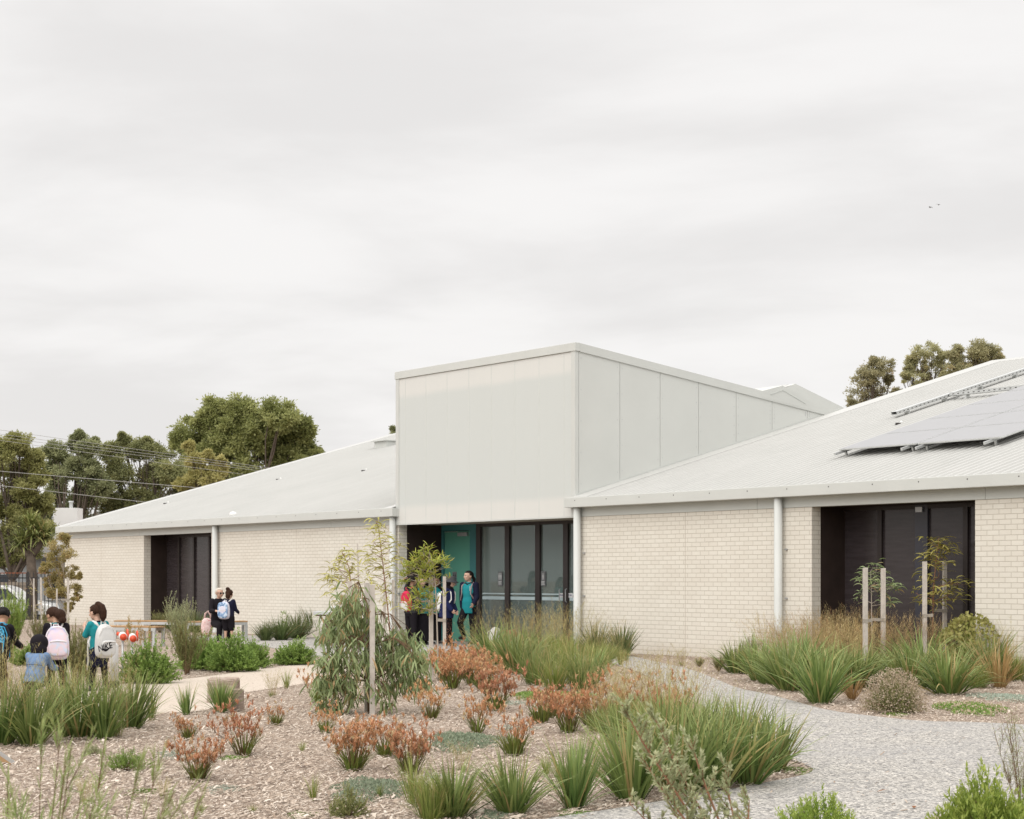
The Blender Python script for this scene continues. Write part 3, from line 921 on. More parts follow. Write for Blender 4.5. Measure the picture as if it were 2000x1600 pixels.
def panicles(m, n, h, r, spread=.45, nb=26, bl=.075, top=.45, mi=1):
    """airy seed heads on wiry stems"""
    b, a = circ(n, r)
    L = h * rnd(.7, 1.12, n)
    P = m.blades(b, a + rnd(-.6, .6, n), rnd(.0, spread * .6, n), rnd(spread * .4, spread * 1.8, n), L, .0034, 7, prof='thin', mi=mi, pw=1.6)
    i = np.repeat(np.arange(n), nb); s = rnd(1 - top, 1, n * nb) * 6.999
    lo = s.astype(int); fr = (s - lo)[:, None]
    p = P[i, lo] * (1 - fr) + P[i, lo + 1] * fr
    t_ = np.repeat(rng.random(n), nb)
    m.blades(p, rng.random(n * nb) * 2 * PI, rnd(.2, 1.2, n * nb), rnd(.6, 2.0, n * nb), bl * rnd(.4, 1.2, n * nb), .0034, 2, tint=t_, prof='strap', mi=mi)
    return m


def mk_strap(*a, mat=LSTRAP, seeds=None, **k):
    m = strap(*a, **k)
    if seeds: panicles(m, *seeds)
    return [('leaves', m.mesh('strap_leaves', [mat, SEED]))]


def mk_paw(h=.42, nl=70, ns=11, w=.2):
    """strap leaves at the foot, many forked stems ending in fans of small tubular flowers"""
    m = MB(); b, a = circ(nl, .07)
    m.blades(b, a + rnd(-.5, .5, nl), rnd(.05, .7, nl), rnd(.3, 1.4, nl), h * rnd(.3, .62, nl), .012, 4)
    f = MB(); b, a = circ(ns, .05)
    P = f.blades(b, a + rnd(-.4, .4, ns), rnd(.02, .82, ns), rnd(.2, 1.0, ns), h * rnd(.40, .98, ns), .007, 5, prof='thin', tint=.97, mi=1)
    nf = 5
    k_ = ns * nf
    tip = np.repeat(P[:, -1], nf, 0) - np.repeat(P[:, -1] - P[:, -3], nf, 0) * rnd(0, 1.25, (k_, 1))
    az = rng.random(k_) * 2 * PI
    Pf = f.blades(tip, az, rnd(.2, 1.1, k_), rnd(.1, .9, k_), rnd(.03, .12, k_) * h / .42, .005, 2, prof='thin', tint=.97, mi=1)
    ng = 9; t2 = np.repeat(Pf[:, -1], ng, 0) - np.stack([np.zeros(k_ * ng)] * 2 + [rnd(0, .03, k_ * ng)], 1); M_ = len(t2)
    f.blades(t2, rng.random(M_) * 2 * PI, rnd(.0, 1.2, M_), rnd(.0, 1.2, M_), rnd(.022, .046, M_) * h / .42, .0088 * h / .42, 3,
             tint=np.clip(np.repeat(rng.random(k_), ng) * .85 + rnd(0, .28, M_), 0, 1), twist=rnd(-1, 1, M_), mi=0)
    return [('leaves', m.mesh('paw_leaves', PAWL)), ('flower_heads', f.mesh('paw_flowers', [PAWF, PAWL]))]


def mk_bush(rx, h, n, ll, lw, mat, stems=26, flat=.55, up=.7, tip=0.0):
    """rounded leafy shrub made of many upright leafy shoots"""
    m = MB(); st = MB()
    ns = n // 22
    u = rng.normal(size=(ns, 3)); u[:, 2] = np.abs(u[:, 2]) * 1.0; u /= np.linalg.norm(u, axis=1)[:, None]
    rad = (rng.random(ns) ** .36) * rnd(.86, 1.07, ns)
    lump = 1 + .14 * np.sin(u[:, 0] * 5 + 1) * np.cos(u[:, 1] * 4) + .08 * np.sin(u[:, 0] * 11 + u[:, 2] * 7)
    end = u * (rad * lump)[:, None] * np.array([rx, rx * .9, h * .92]) + np.array([0, 0, .04 * h])
    beg = end * np.array([.72, .72, .62])
    i = np.repeat(np.arange(ns), 22); s = np.tile(np.linspace(.1, 1.0, 22), ns)[:, None]
    p = beg[i] * (1 - s) + end[i] * s + rng.normal(size=(len(i), 3)) * ll * .18
    d = (end - beg)[i]; d /= np.linalg.norm(d, axis=1)[:, None] + 1e-9
    d = d * .8 + np.array([0, 0, up]) + rng.normal(size=d.shape) * .75
    tb = np.repeat(rng.random(ns), 22) * .5 + rng.random(len(i)) * .5
    m.leaves(p, d, ll * rnd(.7, 1.25, len(i)), lw * rnd(.8, 1.2, len(i)), tint=tb, hgt=s[:, 0] * (.4 + .6 * np.repeat(rad > .8, 22)))
    for j in rng.choice(ns, min(ns, stems), replace=False):
        e = end[j]; st.tube([(0, 0, 0), e * [.3, .3, .45], e * .85], [.012 * rx / .5, .008 * rx / .5, .003], 5, cap=False)
    return [('foliage', m.mesh('shrub_foliage', mat)), ('stems', st.mesh('shrub_stems', TWIG))]


def mk_feather(h, spread, nb, mat, nl=60, ll=.05, lw=.006, twig=TWIG, ang=.25, r=.05, top=.12, droop=.35, side=3):
    """airy shrub: many thin upright branches clothed in needles"""
    st = MB(); m = MB()
    b, a = circ(nb, r)
    P = st.blades(b, a + rnd(-.7, .7, nb), rnd(.0, spread, nb), rnd(spread * .2, spread + droop, nb), h * rnd(.55, 1.05, nb), .011, 7, prof='thin', tint=.5)
    # side shoots
    i = np.repeat(np.arange(nb), side * 3); s = rnd(.25, .9, len(i)) * 6.99; lo = s.astype(int); fr = (s - lo)[:, None]
    p0 = P[i, lo] * (1 - fr) + P[i, lo + 1] * fr
    P2 = st.blades(p0, rng.random(len(i)) * 2 * PI, rnd(.15, .7, len(i)), rnd(.1, .8, len(i)), h * rnd(.10, .28, len(i)), .006, 4, prof='thin', tint=.5)
    for PP, seg, cnt, lo_ in ((P, 7, nl, top), (P2, 4, nl // 2, .05)):
        k = len(PP); i = np.repeat(np.arange(k), cnt); s = rnd(lo_, 1, len(i)) * (seg - .001); lo = s.astype(int); fr = (s - lo)[:, None]
        p = PP[i, lo] * (1 - fr) + PP[i, lo + 1] * fr
        d = (PP[i, lo + 1] - PP[i, lo]); d /= np.linalg.norm(d, axis=1)[:, None] + 1e-9
        d = d + rng.normal(size=d.shape) * ang * 2
        m.leaves(p, d, ll * rnd(.6, 1.2, len(i)), lw, tint=np.clip(np.repeat(rng.random(k), cnt) * .6 + rnd(0, .4, len(i)), 0, 1), hgt=(s / seg) ** 2)
    return [('foliage', m.mesh('needles', mat)), ('stems', st.mesh('twigs', twig))]


def mk_mat(rx, ry, n, mat, ll=.03, lw=.014, h=.05, flowers=None):
    m = MB()
    a = rng.random(n) * 2 * PI; q = rng.random(n) ** .6
    edge = 1 + .22 * np.sin(a * 3 + 1) + .14 * np.sin(a * 7)
    x, y = np.cos(a) * q * rx * edge, np.sin(a) * q * ry * edge
    z = h * (1 - q ** 2) * rnd(.2, 1.1, n) + .004
    d = rng.normal(size=(n, 3)) + [0, 0, .9]
    m.leaves(np.stack([x, y, z], 1), d, ll * rnd(.6, 1.2, n), lw)
    if flowers:
        k = flowers; j = rng.choice(n, k)
        for e in range(3):
            m.leaves(np.stack([x[j], y[j], z[j] + .02], 1), rng.normal(size=(k, 3)) + [0, 0, 1], .03, .02, mi=1)
    return [('foliage', m.mesh('mat_foliage', [mat, LDRY]))]


PROTO = {
    's1': mk_strap(170, .66, .11, 1.0, .021, droop=1.15), 's2': mk_strap(155, .64, .10, .8, .021, droop=1.0), 's3': mk_strap(180, .62, .13, 1.05, .020, droop=1.3),
    's4': mk_strap(140, .65, .09, .62, .022, droop=.8), 's5': mk_strap(180, .5, .12, 1.15, .020, droop=1.6),
    'd1': mk_strap(210, .62, .10, 1.0, .018, mat=LSTRAPD, droop=1.0), 'd2': mk_strap(200, .62, .10, .75, .018, mat=LSTRAPD, droop=.8),
    'y1': mk_strap(60, .5, .05, .5, .010, mat=LTUSS, droop=1.1), 'y2': mk_strap(50, .42, .04, .4, .014, mat=LSTRAP, droop=.5),
    't1': mk_strap(260, .55, .13, .8, .010, mat=LTUSS, droop=1.1, seeds=(20, .92, .13, .45, 20)), 't2': mk_strap(250, .62, .14, .85, .011, mat=LTUSS, droop=1.3, seeds=(18, 1.0, .14, .55, 20)),
    't3': mk_strap(240, .64, .13, .75, .013, mat=LSTRAP, droop=1.0, seeds=(16, 1.0, .12, .4, 18)), 't4': mk_strap(150, .40, .15, .8, .009, mat=LTUSS, droop=1.2, seeds=(44, .95, .17, .6, 22, .075)),
    't5': [('leaves', panicles(strap(130, .42, .15, .9, .010), 125, .95, .18, .7, 26, .075, .6).mesh('brown_tussock', [LTUSS, SEEDB]))],
    'w1': [('leaves', panicles(strap(50, .25, .08, .8, .009), 60, .85, .12, .6, 30, .08, .6).mesh('wispy_stems', [LTUSS, SEED]))],
    'k1': mk_paw(.42, 90, 22), 'k2': mk_paw(.40, 60, 15), 'k3': mk_paw(.46, 85, 30), 'k4': mk_paw(.38, 100, 20), 'k5': mk_paw(.44, 55, 36), 'k6': mk_paw(.42, 110, 13), 'k7': mk_paw(.48, 60, 20),
    'b1': mk_bush(.5, .62, 13500, .042, .018, LBUSH), 'b2': mk_bush(.5, .6, 13500, .044, .018, LBUSH), 'b3': mk_bush(.5, .55, 11500, .04, .02, LBUSH),
    'n1': mk_bush(.42, .5, 7600, .042, .011, LBUSHY, up=1.2), 'n2': mk_bush(.42, .5, 9600, .044, .012, LBUSHY, up=1.2),
    'o1': mk_bush(.2, .32, 5200, .02, .007, LOLIVE, up=1.2), 'o2': mk_bush(.2, .2, 2600, .02, .007, LGREY, up=1.0),
    'p1': mk_feather(.95, .5, 46, LOLIVE, 70, .035, .006), 'p2': mk_feather(1.0, .42, 40, LFEA, 80, .06, .006),
    'p3': mk_feather(.9, .6, 60, LOLIVE, 60, .03, .005), 'g1': mk_feather(1.0, .45, 40, LGREY, 70, .03, .007),
    'm1': mk_mat(.4, .95, 4200, LMATB, .03, .012, .07), 'm2': mk_mat(.4, .7, 3000, LMATG), 'm3': mk_mat(.4, .7, 2400, LMAT, .022, .012, .035), 'm4': mk_mat(.4, .8, 4200, LMATG, .03, .014, .08, 220),
}
# height of each kind as drawn, for scaling
PH = dict(s1=.58, s2=.60, s3=.54, s4=.62, s5=.38, d1=.56, d2=.58, y1=.48, y2=.42, t1=.86, t2=.9, t3=.92, t4=.86, t5=.88, w1=.8, k1=.42, k2=.40, k3=.46, k4=.38, k5=.44, k6=.42, k7=.48,
          b1=.62, b2=.6, b3=.55, n1=.52, n2=.52, o1=.34, o2=.22, p1=.95, p2=1.0, p3=.85, g1=1.0, m1=.07, m2=.07, m3=.05, m4=.1)
NAMES = dict(s='strap_leaf_clump', d='strap_leaf_clump', y='grass_tuft', t='grass_tussock', w='wispy_grass_tuft', k='kangaroo_paw', b='leafy_shrub', n='leafy_shrub', o='dwarf_shrub',
             p='feathery_shrub', g='feathery_shrub', m='groundcover_plant')
CATS = dict(s='grass clump', d='grass clump', y='grass tuft', t='grass tussock', w='grass tuft', k='kangaroo paw', b='shrub', n='shrub', o='dwarf shrub', p='shrub', g='shrub', m='groundcover')


def plant(kind, px, py, hpx, label, group=None, wx=1.0, rz_=None, name=None, cat=None):
    """px, py: foot seen in the photograph; hpx: height seen (for mats: width)"""
    x, y, _ = G(px, py)
    h = hpx * y / F
    sc = h / PH[kind] if kind[0] != 'm' else h / .8
    rz_ = rng.random() * 2 * PI if rz_ is None else rz_
    parts = PROTO[kind]
    nm, ct = name or NAMES[kind[0]], cat or CATS[kind[0]]
    scl = (sc * wx, sc * wx, sc)
    if kind[0] == 'm': rz_ = 0 if rz_ is None else rz_
    if len(parts) == 1:
        o = put(nm, parts[0][1], None, (x, y, 0), (rnd(-.07, .07), rnd(-.07, .07), rz_) if kind[0] != 'm' else (0, 0, 0), scl)
        return tag(o, label, ct, group)
    o = thing(nm, label, ct, (x, y, 0), rz_, group); o.scale = scl
    for pn, me in parts: put(pn, me, o)
    return o
LTAN = leafmat('dead grass', (0.30, 0.19, 0.08), (0.46, 0.31, 0.14), None)
LOCH = leafmat('ochre flower', (0.34, 0.24, 0.08), (0.46, 0.34, 0.13), None)


def mk_ochre(n=12):
    m = MB(); b, a = circ(n, .12)
    P = m.blades(b, a, rnd(0, .2, n), rnd(.0, .3, n), rnd(.6, 1.0, n), .008, 5, prof='thin', tint=.4, mi=1)
    i = np.repeat(np.arange(n), 46); s = rnd(.62, 1, len(i)) * 4.99; lo = s.astype(int); fr = (s - lo)[:, None]
    p = P[i, lo] * (1 - fr) + P[i, lo + 1] * fr + rng.normal(size=(len(i), 3)) * .014
    m.leaves(p, rng.normal(size=p.shape), .032, .022)
    return [('flower_stems', m.mesh('ochre_stems', [LOCH, LTUSS]))]


def mk_lean():
    """open shrub of red stems leaning one way, clothed in grey green leaves"""
    st, lf = MB(), MB()
    for (tx, tz, n, dy) in ((-.46, .97, 15, .0), (-.30, .90, 12, .12), (-.36, .72, 8, -.1), (-.14, .80, 9, .1), (.02, .68, 7, .14), (.10, .55, 6, -.08), (-.42, .52, 6, .05)):
        e = np.array([tx, dy, tz]); mid = e * .5 + [.06, 0, .02]
        st.tube([(0, 0, 0), mid, e * .82 + [.015, 0, 0], e], [.008, .006, .004, .0015], 6, cap=False)
        pts = [((1 - t) ** 2) * np.zeros(3) + 2 * t * (1 - t) * mid + t * t * e for t in np.linspace(.35, 1, n * 2)]
        for k, p in enumerate(pts):
            ax = rng.random() * 2 * PI; L = (.17 - .10 * k / (2 * n)) * rng.uniform(.6, 1.1)
            d = np.array([math.cos(ax) * .55 - .15, math.sin(ax) * .55, .75]); q = p + d * L
            st.tube([p, p + d * L * .5 + [0, 0, -.005], q], [.0028, .002, .001], 4, cap=False)
            c = int(52 * L / .17) + 8
            t = rng.random(c)[:, None]
            lf.leaves(p * (1 - t) + q * t, d + rng.normal(size=(c, 3)) * .5, .030 * rnd(.6, 1.2, c), .010, tint=np.clip(rng.random() * .5 + rng.random(c) * .5, 0, 1), hgt=t[:, 0])
    return [('foliage', lf.mesh('lean_leaves', LGREY)), ('stems', st.mesh('lean_stems', TWIGR))]


LFEA2 = leafmat('soft frond needle', (0.17, 0.235, 0.07), (0.34, 0.40, 0.14), (0.42, 0.44, 0.20), .5)
PROTO.update({
    'h1': mk_ochre(), 'l1': mk_lean(),
    'x1': mk_strap(120, .45, .06, .8, .009, mat=LTAN, droop=1.0),
    'x2': mk_strap(420, .36, .075, .45, .0065, mat=LTUSS, droop=.5),
    'o3': mk_bush(.5, .42, 5200, .035, .010, LBUSH, up=1.1),
    'q1': mk_bush(.5, .66, 12000, .032, .011, LOLIVE, up=1.0),
    'f1': mk_bush(.5, .7, 7000, .04, .009, LBUSHY, up=1.0),
    'p4': mk_feather(1.0, .55, 20, LGREY, 26, .035, .004, side=3),
    'v1': mk_feather(1.0, .30, 14, LFEA2, 56, .07, .0042, ang=.18, side=1, droop=.5),
    'v2': mk_feather(1.0, .38, 15, LGREY, 95, .034, .009, twig=TWIGR, ang=.42, r=.03, top=.1, droop=.35, side=9),
    'u1': mk_feather(.7, .06, 2, LBUSH, 60, .10, .016, ang=.5, side=0),
})
mm = MB(); aa = rng.random(900) * 2 * PI; qq = rng.random(900) ** .4
mm.leaves(np.stack([np.cos(aa) * qq * .48, np.sin(aa) * qq * .44, .35 + .36 * (1 - qq ** 2) + rnd(-.05, .05, 900)], 1), rng.normal(size=(900, 3)) + [0, 0, 1], .055, .05)
PROTO['f1'].append(('flower_heads', mm.mesh('yellow_heads', LYEL)))
mm = MB(); u_ = rng.normal(size=(4600, 3)); u_[:, 2] = np.abs(u_[:, 2]); u_ /= np.linalg.norm(u_, axis=1)[:, None]
mm.leaves(u_ * np.array([.5, .46, .62]) * rnd(.74, 1.1, 4600)[:, None] + [0, 0, .03], u_ + rng.normal(size=u_.shape) * .8, .036, .016)
PROTO['q1'].append(('flower_heads', mm.mesh('dry_heads', LDRY)))
PH.update(h1=.95, l1=.97, x1=.42, x2=.36, o3=.44, q1=.68, f1=.74, p4=1.0, v1=1.0, v2=1.0, u1=.72)
NAMES.update(h='ochre_flower_stems', l='leaning_shrub', x='dry_grass_tuft', q='dried_flower_shrub', f='yellow_flowering_shrub', v='feathery_shrub', u='leafy_weed')
CATS.update(h='flower stems', l='shrub', x='grass tuft', q='shrub', f='shrub', v='shrub', u='weed')

# ---- kangaroo paws: faded orange flowers
GK = 'faded kangaroo paws in the mulch bed'
for k, px, py, h, lab in (
    ('k3', 386, 1526, 105, 'big faded orange kangaroo paw standing alone in open mulch, closest to the log side'),
    ('k7', 476, 1477, 112, 'tall faded orange kangaroo paw just behind the big lone one'),
    ('k6', 540, 1417, 52, 'small orange kangaroo paw on open mulch between the log and the weeping eucalypt'),
    ('k4', 368, 1444, 58, 'small dark leaved kangaroo paw beside the sandy path near a lone grass tuft'),
    ('k3', 690, 1506, 122, 'wide kangaroo paw with yellow green base in front of the weeping eucalypt'),
    ('k3', 752, 1478, 92, 'dense orange kangaroo paw directly below the weeping eucalypt trunk'),
    ('k5', 800, 1512, 110, 'orange kangaroo paw behind the bristly yellow tuft'),
    ('k2', 636, 1432, 62, 'thin kangaroo paw under the lowest leaves of the weeping eucalypt'),
    ('k2', 624, 1372, 78, 'pale dry kangaroo paw at the sandy path end of the weeping eucalypt'),
    ('k7', 842, 1406, 80, 'kangaroo paw with sparse tall stems past the drooping eucalypt branch tips'),
    ('k5', 884, 1346, 86, 'dense red brown kangaroo paw at the foot of the taller pale stake'),
    ('k5', 924, 1338, 82, 'dense red brown kangaroo paw touching the green tussock bed'),
    ('k3', 968, 1388, 100, 'kangaroo paw with dark green base behind the round group of orange ones'),
    ('k7', 932, 1432, 86, 'kangaroo paw with wide fan of stems in the middle of the mulch'),
    ('k6', 1004, 1476, 104, 'kangaroo paw standing right behind the widest arching strap clump'),
    ('k6', 1055, 1412, 88, 'kangaroo paw above the green mat of groundcover'),
    ('k5', 1112, 1432, 104, 'kangaroo paw between the green mat and the narrow upright strap clump'),
    ('k7', 1204, 1412, 108, 'kangaroo paw half buried in seeding grass beside the grey path'),
    ('k5', 868, 1330, 78, 'kangaroo paw behind the taller pale stake, edge of the dense group'),
    ('k5', 906, 1326, 80, 'kangaroo paw at the top of the dense group, touching green tussocks'),
    ('k3', 946, 1350, 84, 'kangaroo paw joining the dense group to the one with dark green base'),
    ('k3', 1078, 1402, 74, 'kangaroo paw behind the one above the green mat'),
    ('k6', 1156, 1420, 90, 'kangaroo paw at the tussock end of the path bend thicket'),
    ('k2', 1300, 1420, 108, 'thin red kangaroo paw among wispy grass at the grey path edge'),
):
    plant(k, px, py, h, lab, GK)

# ---- strap leaf clumps
GS = 'strap leaf clumps in the mulch bed'
for k, px, py, h, lab, g, wx in (
    ('s1', 1000, 1593, 118, 'widest arching green strap clump at the near edge of the mulch', GS, 1.0),
    ('s4', 1122, 1581, 150, 'narrow upright green strap clump next to the widest arching one', GS, .9),
    ('s2', 1233, 1564, 165, 'tall dense green strap clump third along the path edge', GS, .95),
    ('s1', 884, 1600, 118, 'green strap clump behind the bristly yellow tuft', GS, .95),
    ('s3', 1330, 1548, 168, 'blue green strap clump half hidden by the leaning grey green branch', GS, .9),
    ('s2', 1398, 1541, 160, 'strap clump at the path edge beside the leaning grey green branch', GS, 1.0),
    ('s1', 1462, 1533, 150, 'dark strap clump with fallen blades over the path edge', GS, .9),
    ('s4', 1512, 1508, 128, 'strap clump nearest the pointed tip of the mulch bed', GS, 1.05),
    ('s4', 1370, 1494, 140, 'strap clump behind those at the path tip, amid seed stems', GS, 1.0),
    ('s2', 1440, 1484, 128, 'strap clump facing the grey path bend behind the tip', GS, 1.0),
    ('s3', 1298, 1502, 150, 'strap clump buried between seeding tussocks and the path tip', GS, 1.0),
    ('s1', 62, 1457, 128, 'big strap clump in front of the denim jacket, many fanned blades', GS, .85),
    ('s3', 152, 1441, 132, 'strap clump streaked with tan dead blades below the pink backpack', GS, .85),
    ('s2', 204, 1444, 118, 'strap clump in front of the dark tights of the grey backpack girl', GS, .8),
    ('s4', 256, 1424, 116, 'tall strap clump last in the row beside the sandy path', GS, 1.0),
    ('s2', 4, 1455, 132, 'strap clump cut by the frame edge below the black and blue backpack', GS, 1.0),
    ('s2', 112, 1424, 112, 'strap clump squeezed between the denim jacket and pink backpack clumps', GS, .8),
    ('s4', 432, 1392, 66, 'short strap tuft leaning on the weathered log', GS, 1.2),
    ('d2', 612, 1244, 60, 'tallest dark strap clump by the brick wall near the steel trough', 'dark strap clumps along the brick wall', 1.0),
    ('d1', 582, 1248, 48, 'dark strap clump by the brick wall, second from the steel trough', 'dark strap clumps along the brick wall', 1.2),
    ('d1', 549, 1251, 46, 'dark strap clump by the brick wall under the leafy weed', 'dark strap clumps along the brick wall', 1.2),
    ('d2', 519, 1252, 36, 'low dark strap clump by the brick wall nearest the bench', 'dark strap clumps along the brick wall', 1.3),
    ('d1', 342, 1233, 46, 'dark strap clump under the far dark window, nearest the post', 'dark plants under the far window', 1.1),
    ('d1', 383, 1235, 42, 'dark strap clump under the far dark window behind the plume shrub', 'dark plants under the far window', 1.1),
    ('d1', 1164, 1282, 66, 'dark strap clump against the post beside the entry', 'dark strap clumps by the entry post', .9),
    ('d2', 1214, 1283, 62, 'dark round strap clump at the end of the bed against the brick wall', 'dark strap clumps by the entry post', 1.1),
):
    plant(k, px, py, h, lab, g, wx)

# ---- the bed between the kangaroo paws and the entry
GB = 'tussocks in the dense bed before the entry'
for k, px, py, h, lab in (
    ('s1', 962, 1298, 80, 'plain green strap tussock at the kangaroo paw end of the entry bed'),
    ('s3', 1008, 1316, 92, 'arching green tussock second along the front of the entry bed'),
    ('s2', 1150, 1346, 84, 'green tussock at the grey path end of the entry bed'),
):
    plant(k, px, py, h, lab, GB)
for k, px, py, h in (('t3', 1046, 1338, 120), ('t2', 1084, 1350, 112), ('t3', 1132, 1350, 108), ('t2', 1060, 1312, 112), ('t2', 1118, 1320, 118), ('t3', 1022, 1292, 102),
                     ('t1', 1090, 1300, 112), ('t2', 1160, 1316, 100), ('t1', 1180, 1300, 84)):
    plant(k, px, py, h, 'yellow green tussock with thin seed stems in the packed bed before the entry', GB)
for px, py, h in ((964, 1276, 92), (1002, 1274, 86), (1040, 1274, 92), (1078, 1276, 98), (1112, 1276, 100), (1142, 1282, 92), (1020, 1284, 82), (1064, 1290, 96), (1190, 1288, 80), (1216, 1292, 66), (930, 1290, 84), (1098, 1288, 96)):
    plant('t4', px, py, h * .9, 'hazy brown seeding grass before the entry glass', 'seeding grasses before the entry')

# ---- seeding grasses at the bend of the grey path
for k, px, py, h in (('t1', 1250, 1474, 150), ('t3', 1204, 1452, 132), ('t1', 1318, 1450, 150), ('t4', 1172, 1432, 118), ('t4', 1352, 1436, 124), ('t4', 1262, 1412, 130), ('t4', 1226, 1388, 104), ('t4', 1300, 1470, 160), ('t1', 1394, 1462, 128), ('t4', 1236, 1420, 128), ('t4', 1286, 1396, 118), ('t4', 1326, 1410, 120), ('t4', 1190, 1404, 110)):
    plant(k, px, py, h, 'wispy seeding grass in the thicket where the grey path bends', 'seeding grasses at the path bend')

# ---- bed under the big dark window
GR = 'strap tussocks in the bed under the big dark window'
for k, px, py, h, lab, wx in (
    ('s1', 1602, 1374, 112, 'big dark green fan of strap leaves at the path edge below the big window', .95),
    ('s5', 1853, 1356, 84, 'low mop of arching green blades beside the dried flower ball', 1.0),
    ('s3', 1668, 1348, 88, 'green tussock between the big fan and the dried flower ball', 1.0),
    ('s3', 1438, 1316, 62, 'small dark tussock at the brick wall end of the window bed', 1.0),
    ('s3', 1486, 1330, 84, 'green tussock near the post, third from the brick wall end', 1.0),
    ('s1', 1541, 1350, 104, 'green tussock overhanging the path next to the big dark fan', 1.0),
    ('s2', 1930, 1332, 100, 'green tussock below the yellow flowering shrub', 1.0),
):
    plant(k, px, py, h, lab, GR, wx)
for k, px, py, h in (('t3', 1512, 1326, 92), ('s1', 1566, 1338, 100), ('t3', 1640, 1330, 100), ('t3', 1704, 1330, 96), ('t3', 1752, 1326, 92), ('s1', 1800, 1330, 96), ('t3', 1885, 1326, 96), ('t3', 1590, 1346, 96), ('s3', 1622, 1350, 88), ('t3', 1688, 1344, 92), ('t3', 1728, 1346, 88), ('s3', 1778, 1346, 84), ('t3', 1820, 1344, 90), ('t3', 1462, 1316, 74), ('t3', 1498, 1336, 86), ('t1', 1910, 1344, 86), ('t3', 1946, 1328, 92), ('t1', 1985, 1330, 90)):
    plant(k, px, py, h, 'green strap tussock in the packed middle of the bed under the big dark window', GR, 1.15)
for k, px, py, h in (('t5', 1502, 1300, 96), ('t5', 1548, 1304, 98), ('t5', 1590, 1302, 104), ('t5', 1622, 1298, 108), ('t5', 1660, 1300, 104), ('t5', 1690, 1294, 106), ('t5', 1726, 1292, 104), ('t5', 1760, 1296, 104), ('t5', 1792, 1290, 102),
                     ('t5', 1828, 1290, 102), ('t5', 1866, 1296, 100), ('t5', 1610, 1320, 104), ('t5', 1650, 1316, 108), ('t5', 1740, 1312, 108), ('t5', 1530, 1316, 84), ('t5', 1700, 1312, 104), ('t5', 1575, 1316, 100), ('t5', 1790, 1310, 104), ('t5', 1845, 1312, 100)):
    plant(k, px, py, h, 'brown topped seeding grass in the bed under the big dark window', 'seeding grasses under the big window')
plant('t4', 1975, 1316, 96, 'thin seeding grass against the brick beyond the big window', 'seeding grasses under the big window')
plant('t4', 1935, 1306, 84, 'thin seeding grass between the yellow flowering shrub and the brick', 'seeding grasses under the big window')
plant('x1', 1664, 1368, 54, 'burnt orange dry tuft beside the dried flower ball', 'dry tufts under the big window')
plant('x1', 1952, 1344, 92, 'tall orange tan dry tuft beyond the yellow flowering shrub', 'dry tufts under the big window')
plant('f1', 1898, 1312, 112, 'domed shrub of yellow flower heads beside the big dark window', wx=.95)
plant('q1', 1745, 1392, 84, 'ball of pale dried flowers on mulch by the grey path', wx=1.0)
plant('g1', 1466, 1300, 56, 'soft grey green bush against the brick before the post', wx=1.3)
plant('p3', 1404, 1312, 30, 'low straggly olive plant at the brick wall foot', 'straggly plants by the path', 1.4)
plant('p3', 1436, 1312, 42, 'olive straggly plant in front of the small dark tussock', 'straggly plants by the path', 1.3)
plant('p3', 1366, 1303, 18, 'tiny straggly olive plant between path and brick wall', 'straggly plants by the path', 1.6)
plant('w1', 1330, 1300, 34, 'wisp of dry grass at the bare foot of the brick wall')
plant('y1', 1212, 1300, 38, 'pale grass tuft at the brick wall end of the entry bed')

# ---- shrubs on the far side of the sandy path
GL = 'bright green shrubs beyond the sandy path'
plant('b1', 290, 1335, 86, 'wide bright green shrub beside the grey backpack', GL, .95)
plant('b2', 402, 1309, 74, 'bright green shrub behind the feathery olive one', GL, 1.0)
plant('b1', 455, 1312, 78, 'broad bright green shrub below the bench', GL, .95)
plant('b2', 492, 1305, 60, 'bright green shrub end of the hedge nearest the lone round one', GL, .85)
plant('b3', 576, 1299, 53, 'lone round bright green shrub between two paths', GL, 1.0)
plant('p1', 366, 1318, 110, 'feathery olive shrub with reddish stems before the green hedge')
plant('g1', 352, 1284, 118, 'tall pale plume shrub rising in front of the far window', wx=.7)
plant('p1', 150, 1342, 132, 'olive feathery shrub behind the pink backpack', wx=.75)
plant('p3', 172, 1336, 70, 'low straggly shrub between the pink and grey backpacks', wx=.9)
plant('p2', 22, 1292, 140, 'bright feathery shrub behind the black and blue backpack', wx=.62)
plant('p3', 84, 1284, 92, 'yellowing straggly shrub in front of the fence', wx=.9)
plant('b3', 60, 1300, 44, 'low green shrub between the first two children', wx=1.2)
plant('p1', 312, 1236, 44, 'dark rounded bush in the corner of the far window recess', 'dark plants under the far window', 1.2, cat='shrub')
plant('u1', 557, 1250, 66, 'upright leafy weed among dark strap clumps by the brick wall', wx=1.2)
plant('y2', 364, 1396, 62, 'lone upright grass tuft at the sandy path edge', wx=1.2)
plant('y1', 296, 1407, 80, 'yellow green grass tuft at the end of the strap clump row', wx=.8)
plant('h1', 252, 1292, 92, 'thin stems of ochre flowers rising in front of the near bench', name='ochre_flower_stems', cat='flower stems', wx=.8)
plant('h1', 284, 1296, 90, 'ochre flower stems beside the orange play horns', name='ochre_flower_stems', cat='flower stems', wx=.8)
for px, py, h, lab in ((50, 1452, 150, 'brown seed stems crossing the denim jacket'), (128, 1440, 160, 'brown seed stems crossing the bottom of the pink backpack'), (10, 1450, 190, 'brown seed stems below the black and blue backpack'), (226, 1438, 150, 'thin seed stems in front of the grey backpack')):
    plant('w1', px, py, h, lab, 'seed stems before the children', .8)

